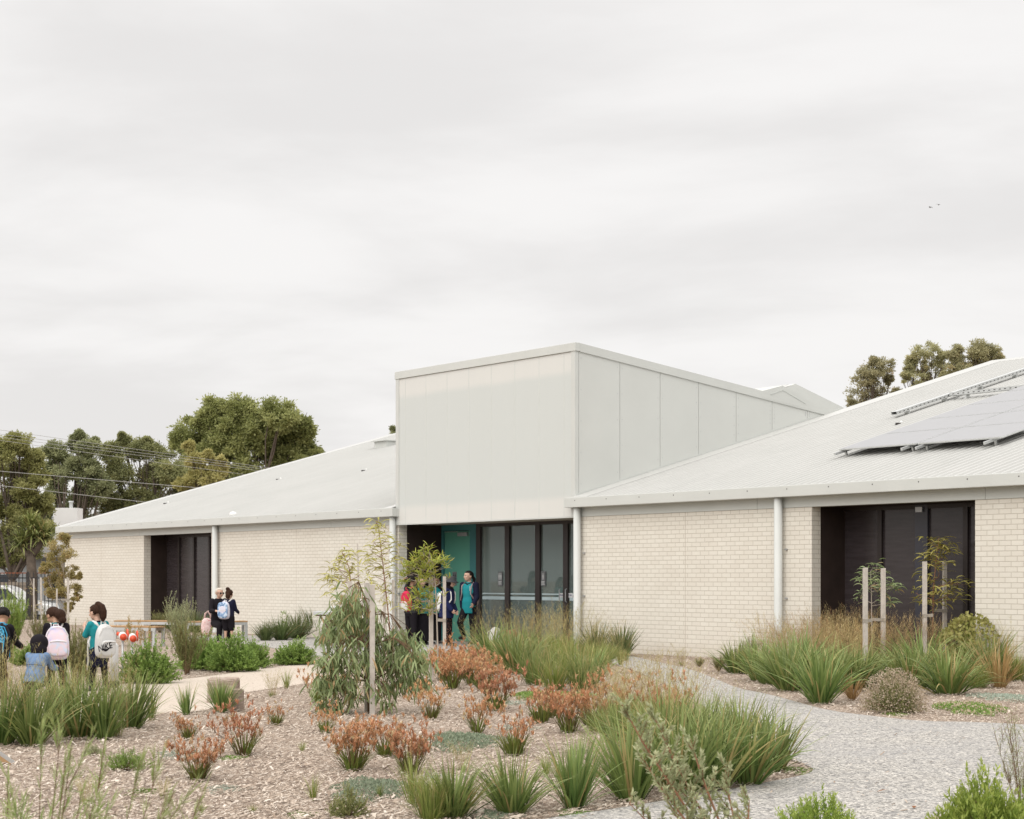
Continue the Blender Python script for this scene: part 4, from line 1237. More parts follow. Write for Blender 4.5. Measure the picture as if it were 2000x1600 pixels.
# ---- small plants on the open mulch
plant('o1', 681, 1600, 74, 'dense olive dwarf shrub at the bottom edge before the blue green mat', wx=1.05)
plant('x2', 842, 1606, 96, 'bristly yellow tuft at the bottom edge of the mulch', name='grass_tuft', cat='grass tuft', wx=1.0)
plant('o2', 184, 1476, 28, 'tiny grey green dwarf shrub below the strap clump row', wx=1.0)
plant('o3', 246, 1505, 50, 'low spreading green dwarf shrub on open mulch', name='dwarf_shrub', cat='dwarf shrub', wx=.9)
plant('y1', 612, 1564, 52, 'pale grass tuft beside the blue green mat', wx=1.0)
plant('y1', 808, 1576, 110, 'grey green grass tuft tangled with the bristly yellow one', wx=.9)
plant('y1', 492, 1590, 20, 'tiny lime grass sprig on open mulch', wx=1.3)
plant('y1', 392, 1590, 24, 'tiny grass sprig at the bottom edge of the mulch', wx=1.2)
plant('w1', 168, 1572, 60, 'dry twiggy tuft among the blurred near fronds', wx=.9)
GM = 'low mats of groundcover on the mulch'
plant('m1', 726, 1546, 170, 'blue green mat of groundcover behind the dense olive dwarf shrub', GM)
plant('m1', 905, 1452, 160, 'thin dusty green mat in the middle of the mulch', GM)
plant('m2', 1062, 1362, 130, 'bright green mat under the kangaroo paws near the entry bed', GM)
plant('m2', 1118, 1360, 90, 'small green mat touching the entry bed tussocks', GM)
plant('m3', 352, 1474, 100, 'silver mat behind the big lone kangaroo paw', GM)
plant('m3', 1004, 1374, 70, 'silver mat beside the bright green mat', GM)
plant('m3', 1010, 1424, 80, 'small silver mat between kangaroo paws', GM)
plant('m3', 860, 1520, 90, 'silver mat in front of the thin dusty green mat', GM)
plant('m1', 962, 1598, 100, 'dark green weed mat beside the widest arching strap clump', GM)
plant('m2', 1556, 1506, 70, 'sparse green mat on the pointed tip of the bed', GM)
plant('m2', 280, 1548, 70, 'sparse green mat near the spreading dwarf shrub', GM)
plant('m3', 440, 1542, 80, 'faint silver mat on open mulch in front of the big lone kangaroo paw', GM)
plant('m4', 1895, 1388, 128, 'clover mat with faded pink heads on the window bed', GM)
plant('m2', 1120, 1590, 70, 'sparse green mat at the foot of the narrow strap clump', GM)
plant('m2', 590, 1592, 60, 'sparse green mat at the bottom edge of open mulch', GM)
plant('m3', 660, 1392, 70, 'silver mat in the shade of the weeping eucalypt', GM)
plant('m3', 1962, 1364, 130, 'silver mat behind the clover mat', GM)
plant('m2', 1748, 1396, 50, 'small green mat at the foot of the dried flower ball', GM)
plant('m2', 452, 1481, 50, 'small green mat at the foot of the second kangaroo paw', GM)

for k, px, py, h, lab in (('w1', 905, 1508, 60, 'thin dry grass wisps behind the second widest strap clump'), ('y1', 1068, 1516, 46, 'pale grass tuft between two green strap clumps'), ('w1', 1172, 1520, 90, 'dry grass wisps between the narrow and the tall strap clumps'),
                         ('y1', 560, 1345, 40, 'pale grass tuft at the mulch side of the sandy path'), ('w1', 532, 1362, 50, 'thin dry wisps at the mulch side of the sandy path'), ('y2', 742, 1560, 30, 'small green tuft in the blue green mat'), ('o2', 1130, 1478, 30, 'small grey dwarf shrub behind the narrow strap clump'),
                         ('y1', 590, 1470, 24, 'tiny dry tuft on open mulch near the weeping eucalypt'), ('w1', 318, 1560, 40, 'dry wisps on open mulch near the frond tips')):
    plant(k, px, py, h, lab)
# ---- plants close to the camera, some only partly in view
plant('n1', 1600, 1648, 112, 'bright yellow green shrub at the bottom edge on the grey path, smaller one', 'bright shrubs at the near path edge', 1.1)
plant('n2', 1928, 1660, 165, 'bright yellow green shrub at the bottom edge, larger one with many shoots', 'bright shrubs at the near path edge', 1.0)
plant('p4', 1998, 1600, 215, 'wiry almost leafless shrub reaching in beside the grey path', wx=1.0)
plant('l1', 1415, 1800, 425, 'leaning grey green branches with red stems, closest shrub at the bottom edge', rz_=0)
for px, py, h, rot, lab in ((70, 2010, 610, .16, 'soft green fronds closest to the camera, leaning towards the strap clump row'), (-40, 1980, 500, .05, 'upright soft green fronds closest to the camera at the frame edge'), (150, 2060, 610, .36, 'soft green fronds closest to the camera that sweep furthest over open mulch')):
    o = plant('v1', px, py, h, lab, 'soft green fronds near the camera', .8)
    o.rotation_euler = Matrix.Rotation(rot, 3, 'Y').to_euler()
BARKD = paint('dark bark', (0.12, 0.095, 0.075), 0.9, 0.15, var=0.3, scale=5)
# ------------------------------------------------------------------ trees
def blob_tree(name, label, cat, d, foot, blobs, mat, leaf, dens=1.0, group=None, trunk=.16, bark=BARKD, gap=.85, lw=.42, limb=True, twigs=0, fz=0.0):
    """crown traced as clumps (x, y, r in photo pixels) and given depth; trunk and a limb to every clump"""
    fx, fy = foot, d
    base = np.array([(foot - 1000) / F * d, d, gz(0, d) + fz])
    o = thing(name, label, cat, tuple(base), 0, group)
    lf, st = MB(), MB()
    C = []
    for (bx, by, br) in blobs:
        r = br * d / F * .88
        c = np.array(AT(bx, by, d)) - base
        c[1] += rng.uniform(-1, 1) * r * 1.1
        C.append((c, r))
    lo = min(c[2] - r for c, r in C)
    fork = np.array([0.1, 0, max(.5, lo * .75)])
    st.tube([(0, 0, -.1), fork * .5 + [.05, 0, 0], fork], [trunk, trunk * .85, trunk * .7], 9)
    for c, r in C:
        if limb:
            mid = fork * .45 + c * .55 + rng.normal(size=3) * r * .25 - [0, 0, r * .3]
            st.tube([fork, mid, c], [trunk * .36, trunk * .2, trunk * .07], 6, cap=False)
            for _ in range(4):
                e = c + rng.normal(size=3) * r * .5
                st.tube([mid, (mid + e) / 2 + rng.normal(size=3) * r * .1, e], [trunk * .13, trunk * .08, trunk * .03], 4, cap=False)
        # leafy sprays: secondary clumps sitting on the shell of each clump
        k = max(6, int(30 * dens))
        u = rng.normal(size=(k, 3)); u /= np.linalg.norm(u, axis=1)[:, None]
        sub = c + u * r * rng.uniform(.4, 1.0, (k, 1)) * [1, 1, .92]
        keep = rng.random(k) < gap
        sub = sub[keep]
        nl = max(14, int(95 * dens))
        i = np.repeat(np.arange(len(sub)), nl)
        sr = np.repeat(rng.uniform(.10, .24, len(sub)), nl)[:, None] * r
        off = rng.normal(size=(len(i), 3)) * sr * .8
        off[:, 2] *= .75
        p = sub[i] + off
        dr = off / (sr + 1e-6) + rng.normal(size=off.shape) * .7 + [0, 0, .1]
        tn = np.clip(np.repeat(rng.random(len(sub)), nl) * .65 + rng.random(len(i)) * .35, 0, 1)
        lf.leaves(p, dr, leaf * .66 * rng.uniform(.6, 1.25, len(i)), leaf * .66 * lw, tint=tn)
    put('crown', lf.mesh('crown_leaves', mat), o)
    put('trunk', st.mesh('trunk_and_limbs', bark, True), o)
    return o


TLEAF1 = leafmat('round tree leaf', (0.175, 0.195, 0.06), (0.47, 0.47, 0.20), None, trans=.42)
TLEAF2 = leafmat('mixed tree leaf', (0.185, 0.205, 0.085), (0.45, 0.46, 0.22), None, mid=(0.64, 0.57, 0.24), trans=.42)
TLEAF3 = leafmat('dark tree leaf', (0.185, 0.205, 0.10), (0.43, 0.445, 0.235), None, trans=.42)
TLEAF4 = leafmat('bright tree leaf', (0.26, 0.275, 0.09), (0.55, 0.55, 0.24), None, trans=.42)
TLEAF5 = leafmat('bronze gum leaf', (0.25, 0.24, 0.12), (0.50, 0.465, 0.27), None, mid=(0.54, 0.40, 0.21), trans=.42)
TLEAF6 = leafmat('yellowing tree leaf', (0.34, 0.32, 0.11), (0.60, 0.54, 0.25), None, trans=.42)

GT = 'trees beyond the fence'
blob_tree('broadleaf_tree', 'large rounded dense green tree behind the pale roof', 'tree', 104, 480,
          [(382, 845, 46), (422, 803, 34), (408, 820, 30), (472, 803, 38), (512, 822, 32), (552, 818, 44), (588, 838, 28), (580, 878, 32), (524, 872, 48), (456, 872, 52), (396, 892, 44), (352, 862, 26), (484, 930, 50), (556, 922, 46), (424, 938, 48),
           (614, 888, 18), (592, 905, 24), (500, 850, 40), (440, 840, 40), (562, 858, 40), (370, 905, 30)], TLEAF1, .30, 1.9, GT, .42, gap=.72)
blob_tree('broadleaf_tree', 'bright green tree at the frame edge above the spiky palm', 'tree', 82.5, 20,
          [(10, 886, 38), (45, 868, 28), (62, 902, 28), (24, 926, 40), (52, 955, 30), (8, 985, 38), (-30, 900, 50), (40, 1010, 30), (14, 1052, 32), (-40, 980, 50), (72, 935, 24), (-10, 1080, 30), (25, 860, 16), (30, 1085, 26), (70, 985, 30), (90, 1040, 26), (60, 1075, 24)], TLEAF4, .24, 1.45, GT, .3, gap=.72)
blob_tree('broadleaf_tree', 'dark small leaved tree with ragged top above the white chimney', 'tree', 99, 130,
          [(112, 882, 28), (150, 866, 22), (158, 850, 9), (176, 878, 24), (132, 916, 36), (182, 922, 32), (108, 958, 36), (160, 966, 36), (200, 954, 28), (92, 1000, 32), (140, 1000, 30), (95, 915, 22), (185, 862, 8), (110, 1040, 32), (160, 1035, 30), (75, 1060, 30), (130, 1070, 30)], TLEAF3, .24, 1.5, GT, .3, gap=.74)
blob_tree('broadleaf_tree', 'wide dull green tree with yellow flecks behind the low end of the roof', 'tree', 101, 290,
          [(222, 888, 32), (240, 862, 14), (268, 880, 32), (312, 892, 36), (236, 932, 38), (290, 938, 42), (342, 926, 36), (384, 918, 32), (398, 945, 34), (360, 966, 32), (270, 978, 34), (220, 980, 34), (310, 985, 30), (200, 940, 24), (238, 850, 5), (288, 862, 8)],
          TLEAF2, .24, 1.55, GT, .3, gap=.76)
blob_tree('broadleaf_tree', 'small yellowing tree in front of the large rounded green tree', 'tree', 96, 395,
          [(368, 872, 12), (378, 895, 20), (405, 890, 16), (400, 918, 26), (425, 915, 18), (380, 935, 24), (415, 945, 24), (430, 900, 10), (360, 945, 20)], TLEAF6, .24, 1.1, GT, .2, gap=.62)
GE_ = 'gum trees behind the solar roof'
blob_tree('gum_tree', 'bronze gum tree with the lowest crown, first over the roof edge', 'tree', 118, 1705,
          [(1700, 728, 30), (1730, 714, 24), (1706, 706, 14), (1680, 762, 30), (1722, 766, 36), (1664, 792, 16), (1700, 782, 26), (1748, 778, 20), (1690, 740, 24), (1738, 742, 10), (1755, 770, 14), (1690, 800, 22), (1720, 795, 25)], TLEAF5, .23, 1.2, GE_, .24, gap=.42)
blob_tree('gum_tree', 'bronze gum tree with airy see through crown, middle one', 'tree', 116, 1808,
          [(1790, 692, 24), (1820, 686, 26), (1800, 718, 20), (1774, 724, 14), (1768, 740, 14), (1834, 716, 24), (1790, 748, 20), (1846, 740, 14), (1815, 735, 14), (1840, 695, 16), (1780, 706, 12)], TLEAF5, .23, 1.15, GE_, .24, gap=.36)
blob_tree('gum_tree', 'bronze gum tree with the densest flat topped crown, above the ridge', 'tree', 114, 1900,
          [(1866, 692, 22), (1906, 686, 26), (1940, 690, 24), (1888, 706, 26), (1862, 718, 22), (1920, 706, 24), (1954, 702, 14), (1882, 726, 22), (1925, 680, 16), (1850, 735, 16)], TLEAF5, .23, 1.2, GE_, .24, gap=.5)
blob_tree('pine_tree', 'dark tree tip peeping over the roof beside the tall bay', 'tree', 100, 790, [(768, 838, 7), (776, 848, 12), (790, 852, 14)], TLEAF3, .2, .5, None, .1, gap=.7)
blob_tree('street_tree', 'small reddish tree with pale stakes at the end of the brick wall', 'tree', 51, 122,
          [(114, 1062, 24), (104, 1092, 22), (134, 1082, 20), (110, 1122, 26), (140, 1118, 20), (154, 1146, 12), (126, 1152, 22), (150, 1166, 12), (136, 1184, 12), (104, 1158, 16), (92, 1110, 14), (125, 1050, 12), (95, 1140, 16), (155, 1125, 8)], LRED, .075, 1.0, None, .03, bark=BARKP, gap=.5, lw=.5)

# ---- spiky cabbage palm behind the fence
dC = 76
o = thing('cabbage_palm', 'spiky cabbage palm with thick bare trunk behind the black fence', 'palm', ((62 - 1000) / F * dC, dC, gz(0, dC)))
st, lf = MB(), MB()
px2 = lambda x, y: np.array(AT(x, y, dC)) - np.array(o.location)
st.tube([(0, 0, -.1), px2(62, 1120), px2(60, 1082)], [.26, .22, .19], 12)
for (x, y, r) in ((64, 1048, 42), (42, 1066, 34), (86, 1050, 34), (60, 1028, 30)):
    c = px2(x, y)
    st.tube([px2(60, 1090), c * .5 + px2(60, 1090) * .5 + [0, 0, -.05], c], [.16, .13, .1], 8)
    n = 190
    lf.blades(np.tile(c, (n, 1)) + rng.normal(size=(n, 3)) * .06, rng.random(n) * 2 * PI, rnd(.05, 1.7, n), rnd(.6, 2.7, n), r * dC / F * rnd(.9, 1.5, n), .075, 5)
put('crown', lf.mesh('palm_straps', leafmat('palm strap', (0.14, 0.18, 0.05), (0.42, 0.46, 0.17), None, mid=(.42, .36, .15))), o); put('trunk', st.mesh('palm_trunk', BARKD, True), o)

# ---- weeping eucalypt, the tallest plant in the bed
x, y, _ = G(722, 1394)
o = thing('weeping_eucalypt', 'weeping young eucalypt with curtains of long hanging leaves on two stakes', 'tree', (x, y, 0))
dE = y; pe = lambda a, b, dy=0: np.array(AT(a, b, dE)) - np.array(o.location) + [0, dy, 0]
st, lf = MB(), MB()
tr = [(0, 0, 0), pe(719, 1330), pe(724, 1260), pe(722, 1200), pe(712, 1165), pe(700, 1145)]
st.tube(tr, [.024, .021, .018, .014, .009, .005], 8)
for (bx, by, br, n) in ((692, 1172, 22, 100), (664, 1205, 24, 150), (700, 1205, 26, 150), (650, 1240, 24, 170), (688, 1245, 32, 260), (730, 1225, 20, 80), (768, 1250, 20, 120), (800, 1262, 20, 130), (816, 1292, 20, 160), (782, 1296, 28, 240),
                        (745, 1290, 26, 160), (700, 1298, 34, 260), (652, 1292, 26, 200), (640, 1335, 18, 130), (668, 1338, 24, 170), (690, 1360, 16, 60), (806, 1330, 20, 150), (770, 1340, 22, 130), (736, 1346, 18, 70), (830, 1330, 8, 40), (634, 1372, 12, 60), (760, 1372, 12, 36), (662, 1375, 12, 50)):
    dy = rng.uniform(-.3, .3)
    c = pe(bx, by, dy); r = br * dE / F
    t0 = np.array(tr[1 + min(3, int((1394 - by) / 65))])
    top = (t0 + c) / 2 + [0, 0, .1 + r * .7]
    st.tube([t0, top, c + [0, 0, r * .5]], [.010, .007, .003], 5, cap=False)
    for _ in range(7):
        e = c + rng.normal(size=3) * r * [.8, .8, .5]
        st.tube([top, (top + e) / 2 + [0, 0, .04], e - [0, 0, r * .4]], [.004, .003, .0015], 4, cap=False)
    n = int(n * .98)
    p = c + rng.normal(size=(n, 3)) * r * [.68, .68, .55] + [0, 0, r * .35]
    ph = rng.random(n) * 2 * PI
    lf.blades(p, ph, rnd(1.9, 2.9, n), rnd(2.3, 3.35, n), rnd(.10, .20, n), rnd(.015, .025, n), 4, prof='leaf', twist=rnd(-1.3, 1.3, n))
put('crown', lf.mesh('hanging_leaves', LEUC), o); put('trunk', st.mesh('eucalypt_stems', TWIG, True), o)


# ---- staked saplings
def sapling(name, label, path, d_foot, clumps, mat, L, Wd, th=(.6, 1.7), th2=(1.8, 2.8), cat='sapling', rad=.014, seg=5, bend=1.0):
    x, y, _ = G(*path[0])
    o = thing(name, label, cat, (x, y, 0))
    P = lambda a, b: np.array(AT(a, b, y)) - np.array(o.location)
    st, lf = MB(), MB()
    tr = [P(*p) for p in path]; tr[0] = np.array([0, 0, -.03])
    st.tube(tr, np.linspace(rad, rad * .3, len(tr)), 7)
    for (bx, by, br, n) in clumps:
        c = P(bx, by) + [0, rng.uniform(-.15, .15), 0]; r = br * y / F
        zs = [q[2] for q in tr]
        j = max(0, min(len(tr) - 2, sum(1 for z in zs if z < c[2] - r * .6) - 1))
        f = np.clip((c[2] - r * .6 - zs[j]) / (zs[j + 1] - zs[j] + 1e-6), 0, 1)
        t0 = tr[j] * (1 - f) + tr[j + 1] * f
        st.tube([t0, (t0 * .4 + c * .6) + [0, 0, r * .1], c + [0, 0, r * .5]], [rad * .5, rad * .35, rad * .12], 5, cap=False)
        m_ = max(2, int(n // 9 * (.8 if mat is LLIME else .62)))
        e = c + rng.normal(size=(m_, 3)) * r * .75
        for q in e[:14]: st.tube([c * .8 + t0 * .2, (c + q) / 2, q], [rad * .22, rad * .16, rad * .08], 4, cap=False)
        i = np.repeat(np.arange(m_), 9)
        p = e[i] + rng.normal(size=(len(i), 3)) * r * (.24 if mat is LLIME else .5)
        k = len(i)
        lf.blades(p, rng.random(k) * 2 * PI, rnd(*th, k), rnd(*th2, k), L * rnd(.65, 1.2, k), Wd * rnd(.7, 1.2, k), seg, prof='leaf', twist=rnd(-.9, .9, k), pw=bend)
    put('crown', lf.mesh('sapling_leaves', mat), o); put('trunk', st.mesh('sapling_stems', TWIGR if mat is LWATT else BARKP, True), o)
    return o


sapling('wattle_sapling', 'tall wattle sapling with sickle leaves against the post beside the entry', [(766, 1290), (760, 1215), (753, 1150), (747, 1095), (740, 1040), (736, 1016)], 0,
        [(735, 1022, 8, 9), (742, 1042, 12, 18), (728, 1062, 14, 27), (756, 1058, 12, 18), (722, 1080, 16, 36), (764, 1076, 16, 36), (742, 1088, 14, 27), (772, 1096, 14, 27), (718, 1104, 14, 27), (728, 1126, 14, 27), (766, 1122, 14, 18), (748, 1120, 12, 18), (736, 1150, 12, 18), (772, 1152, 10, 9), (768, 1175, 12, 18)], LWATT, .27, .025)
sapling('wattle_sapling', 'spreading wattle sapling with sickle leaves in front of the brick wall', [(692, 1308), (690, 1220), (688, 1160), (682, 1110), (672, 1084)], 0,
        [(668, 1080, 12, 27), (684, 1090, 12, 18), (658, 1094, 14, 36), (650, 1112, 12, 27), (690, 1108, 14, 36), (662, 1122, 14, 36), (646, 1134, 10, 27), (676, 1134, 14, 36), (704, 1126, 12, 27), (692, 1148, 12, 18), (664, 1166, 12, 18), (706, 1160, 10, 18), (640, 1128, 6, 9)], LWATT, .25, .024)
sapling('lime_sapling', 'lime green staked sapling in front of the teal door', [(856, 1332), (855, 1270), (853, 1200), (850, 1140), (844, 1095), (838, 1080)], 0,
        [(824, 1084, 12, 90), (812, 1096, 14, 110), (836, 1094, 14, 110), (802, 1110, 12, 90), (822, 1112, 14, 110), (846, 1102, 12, 80), (864, 1098, 9, 60), (872, 1094, 6, 30), (796, 1122, 10, 70), (840, 1122, 12, 60), (812, 1130, 10, 60), (790, 1134, 8, 40), (838, 1142, 10, 36), (862, 1112, 8, 30),
         (828, 1156, 10, 50), (812, 1172, 14, 90), (834, 1176, 14, 110), (850, 1164, 10, 50), (804, 1186, 12, 60), (828, 1192, 14, 90), (846, 1188, 8, 36), (860, 1140, 8, 18)], LLIME, .115, .017, th=(.2, 1.3), th2=(.6, 2.2), seg=4)
sapling('wattle_sapling', 'short leafy sapling between two stakes in the window bed', [(1703, 1306), (1703, 1230), (1702, 1160), (1700, 1116)], 0,
        [(1702, 1112, 10, 18), (1690, 1128, 12, 36), (1712, 1118, 8, 18), (1680, 1134, 10, 27), (1710, 1138, 12, 27), (1742, 1150, 10, 45), (1750, 1146, 6, 18), (1730, 1140, 8, 18), (1694, 1148, 10, 27), (1686, 1172, 10, 9), (1722, 1172, 12, 18), (1736, 1180, 6, 9)], LEUC, .18, .022)
sapling('wattle_sapling', 'taller sapling with bronze sickle leaves in front of the big dark window', [(1822, 1306), (1822, 1220), (1823, 1150), (1829, 1090), (1834, 1050)], 0,
        [(1834, 1056, 8, 45), (1822, 1064, 8, 36), (1852, 1068, 8, 45), (1832, 1072, 8, 27), (1818, 1092, 10, 27), (1836, 1100, 10, 27), (1846, 1092, 8, 18), (1810, 1102, 8, 18), (1812, 1130, 12, 27), (1838, 1126, 12, 27), (1858, 1140, 12, 36), (1872, 1142, 8, 18), (1806, 1158, 14, 45), (1788, 1164, 12, 36), (1830, 1160, 12, 27), (1854, 1166, 14, 45), (1824, 1180, 12, 27), (1870, 1172, 10, 18)], LWATT, .23, .024)
sapling('bare_sapling', 'nearly bare thin sapling tied between pale stakes before the fence', [(72, 1246), (70, 1200), (66, 1150), (58, 1128)], 0, [(60, 1140, 6, 9), (74, 1180, 8, 9), (62, 1160, 8, 9)], LRED, .08, .02)

WOOD = paint('weathered grey timber', (0.47, 0.43, 0.385), 0.9, 0.15, var=0.18, scale=7, bump=0.35, bscale=25)
HESS = paint('hessian tie', (0.30, 0.27, 0.23), 0.95, 0.1, var=0.2, scale=30)
GST = 'timber tree stakes'


def stake(px, py, top, label, w=.05, lean=0.0, tie=None):
    x, y, _ = G(px, py)
    o = thing('tree_stake', label, 'stake', (x, y, 0), 0, GST)
    h = (py - top) * y / F
    m = MB().bbox((-w / 2, -w / 2, -.05), (w / 2, w / 2, h), .004)
    s = m.build('post', WOOD, o); s.rotation_euler = (0, lean, .25)
    if tie:
        ty, tx = tie
        z = (py - ty) * y / F; dx = (tx - px) * y / F
        tm = MB().box((-w * .6, -w * .6, z - .03), (w * .6, w * .6, z + .03)).bar((0, -.012, z), (dx, -.012, z + .01), .012, .05).bar((0, .02, z), (dx, .02, z + .01), .012, .05)
        tm.build('tie', HESS, o)
    return o


stake(717, 1392, 1138, 'thick pale stake before the weeping eucalypt, first of the pair', .058)
stake(727, 1398, 1142, 'thick pale stake before the weeping eucalypt, the longest visible one', .054)
stake(684, 1312, 1136, 'pale stake beside the spreading wattle sapling, outer one', .06)
stake(695, 1306, 1140, 'pale stake beside the spreading wattle sapling, inner one', .05)
stake(704, 1260, 1062, 'thin tall grey cane rising between the wattle saplings', .03, -.03)
stake(751, 1282, 1132, 'pale stake beside the tall wattle sapling, nearer the wall', .05)
stake(768, 1290, 1132, 'pale stake in front of the entry post', .05)
stake(842, 1330, 1126, 'stake wrapped by lime leaves in front of the entry pupils', .058)
stake(868, 1302, 1126, 'clean pale stake in front of the girl in the bucket hat', .05, tie=(1212, 855))
stake(1690, 1322, 1109, 'pale stake of the short sapling, nearer the post', .064, tie=(1213, 1703))
stake(1725, 1312, 1110, 'pale stake of the short sapling, nearer the taller sapling', .064, tie=(1211, 1703))
stake(1806, 1312, 1097, 'pale stake of the taller sapling, leaning under bronze leaves', .06, tie=(1203, 1822))
stake(1845, 1304, 1096, 'pale stake of the taller sapling, nearer the brick wall', .06, tie=(1193, 1824))
stake(66, 1250, 1130, 'brown thin stake of the bare sapling by the fence', .035)
stake(82, 1240, 1128, 'pale stake of the bare sapling by the fence', .05, -.02, tie=(1192, 70))
stake(111, 1246, 1150, 'brown stake under the reddish tree, nearer the fence', .04)
stake(133, 1246, 1130, 'pale stake under the reddish tree, nearer the brick wall', .055, tie=(1172, 120))
# ------------------------------------------------------------------ people
SKL = paint('light skin', (0.52, 0.33, 0.245), 0.55, 0.35, var=0.05, scale=20)
SKM = paint('tan skin', (0.40, 0.235, 0.155), 0.55, 0.35, var=0.05, scale=20)
SKD = paint('dark skin', (0.16, 0.085, 0.055), 0.55, 0.35, var=0.05, scale=20)


def hairmat(name, c, c2):
    n = NT(name); co = n.coord()
    f = n.noise(n.mapping(co, (90, 90, 9)), 1.0, 4)
    return n.done(n.principled(n.ramp(f, [(.3, c), (.7, c2)]), .75, .12, 0, n.bump(f, .5, .004)))


HBR = hairmat('dark brown hair', (0.016, 0.008, 0.005), (0.050, 0.024, 0.014))
HBL = hairmat('black hair', (0.006, 0.005, 0.005), (0.022, 0.018, 0.017))
HGR = hairmat('pale grey hair', (0.42, 0.37, 0.31), (0.62, 0.57, 0.50))


def cloth(name, c, var=.12, rough=.9): return paint(name, c, rough, .15, var=var, scale=9, bump=.35, bscale=40)


CTEAL = cloth('teal polo cloth', (0.018, 0.225, 0.25)); CBLK = cloth('black cloth', (0.012, 0.010, 0.013)); CNAVY = cloth('navy cloth', (0.012, 0.013, 0.032))
CPUFF = cloth('navy puffer cloth', (0.014, 0.019, 0.065)); CDEN = cloth('washed denim', (0.13, 0.20, 0.32), .3); CDK = cloth('charcoal cloth', (0.03, 0.03, 0.033)); CHAT = cloth('grey hat felt', (0.055, 0.055, 0.058))
EYEW = paint('eye white', (.6, .58, .55), .3, .5); EYEB = paint('dark iris', (.015, .01, .008), .2, .5); LIP = paint('lips', (.30, .10, .085), .5, .4); BROW = paint('eyebrow', (.02, .013, .01), .8, .1)
SHOE = paint('black shoe leather', (.012, .012, .013), .5, .4); SOLE = paint('white sole', (.6, .6, .58), .6, .3)


def nflo():
    n = NT('dark floral cloth'); co = n.coord()
    v = n.N('ShaderNodeTexVoronoi'); n.L(co, v.inputs[0]); v.inputs['Scale'].default_value = 26
    return n.done(n.principled(n.ramp(v.outputs['Distance'], [(.0, (.34, .17, .12)), (.28, (.22, .10, .075)), (.34, (.016, .012, .014))]), .9, .15))


CFLO = nflo()


def R3(yaw=0, pitch=0, roll=0):
    return np.array(Matrix.Rotation(yaw, 3, 'Z') @ Matrix.Rotation(pitch, 3, 'X') @ Matrix.Rotation(roll, 3, 'Y'))


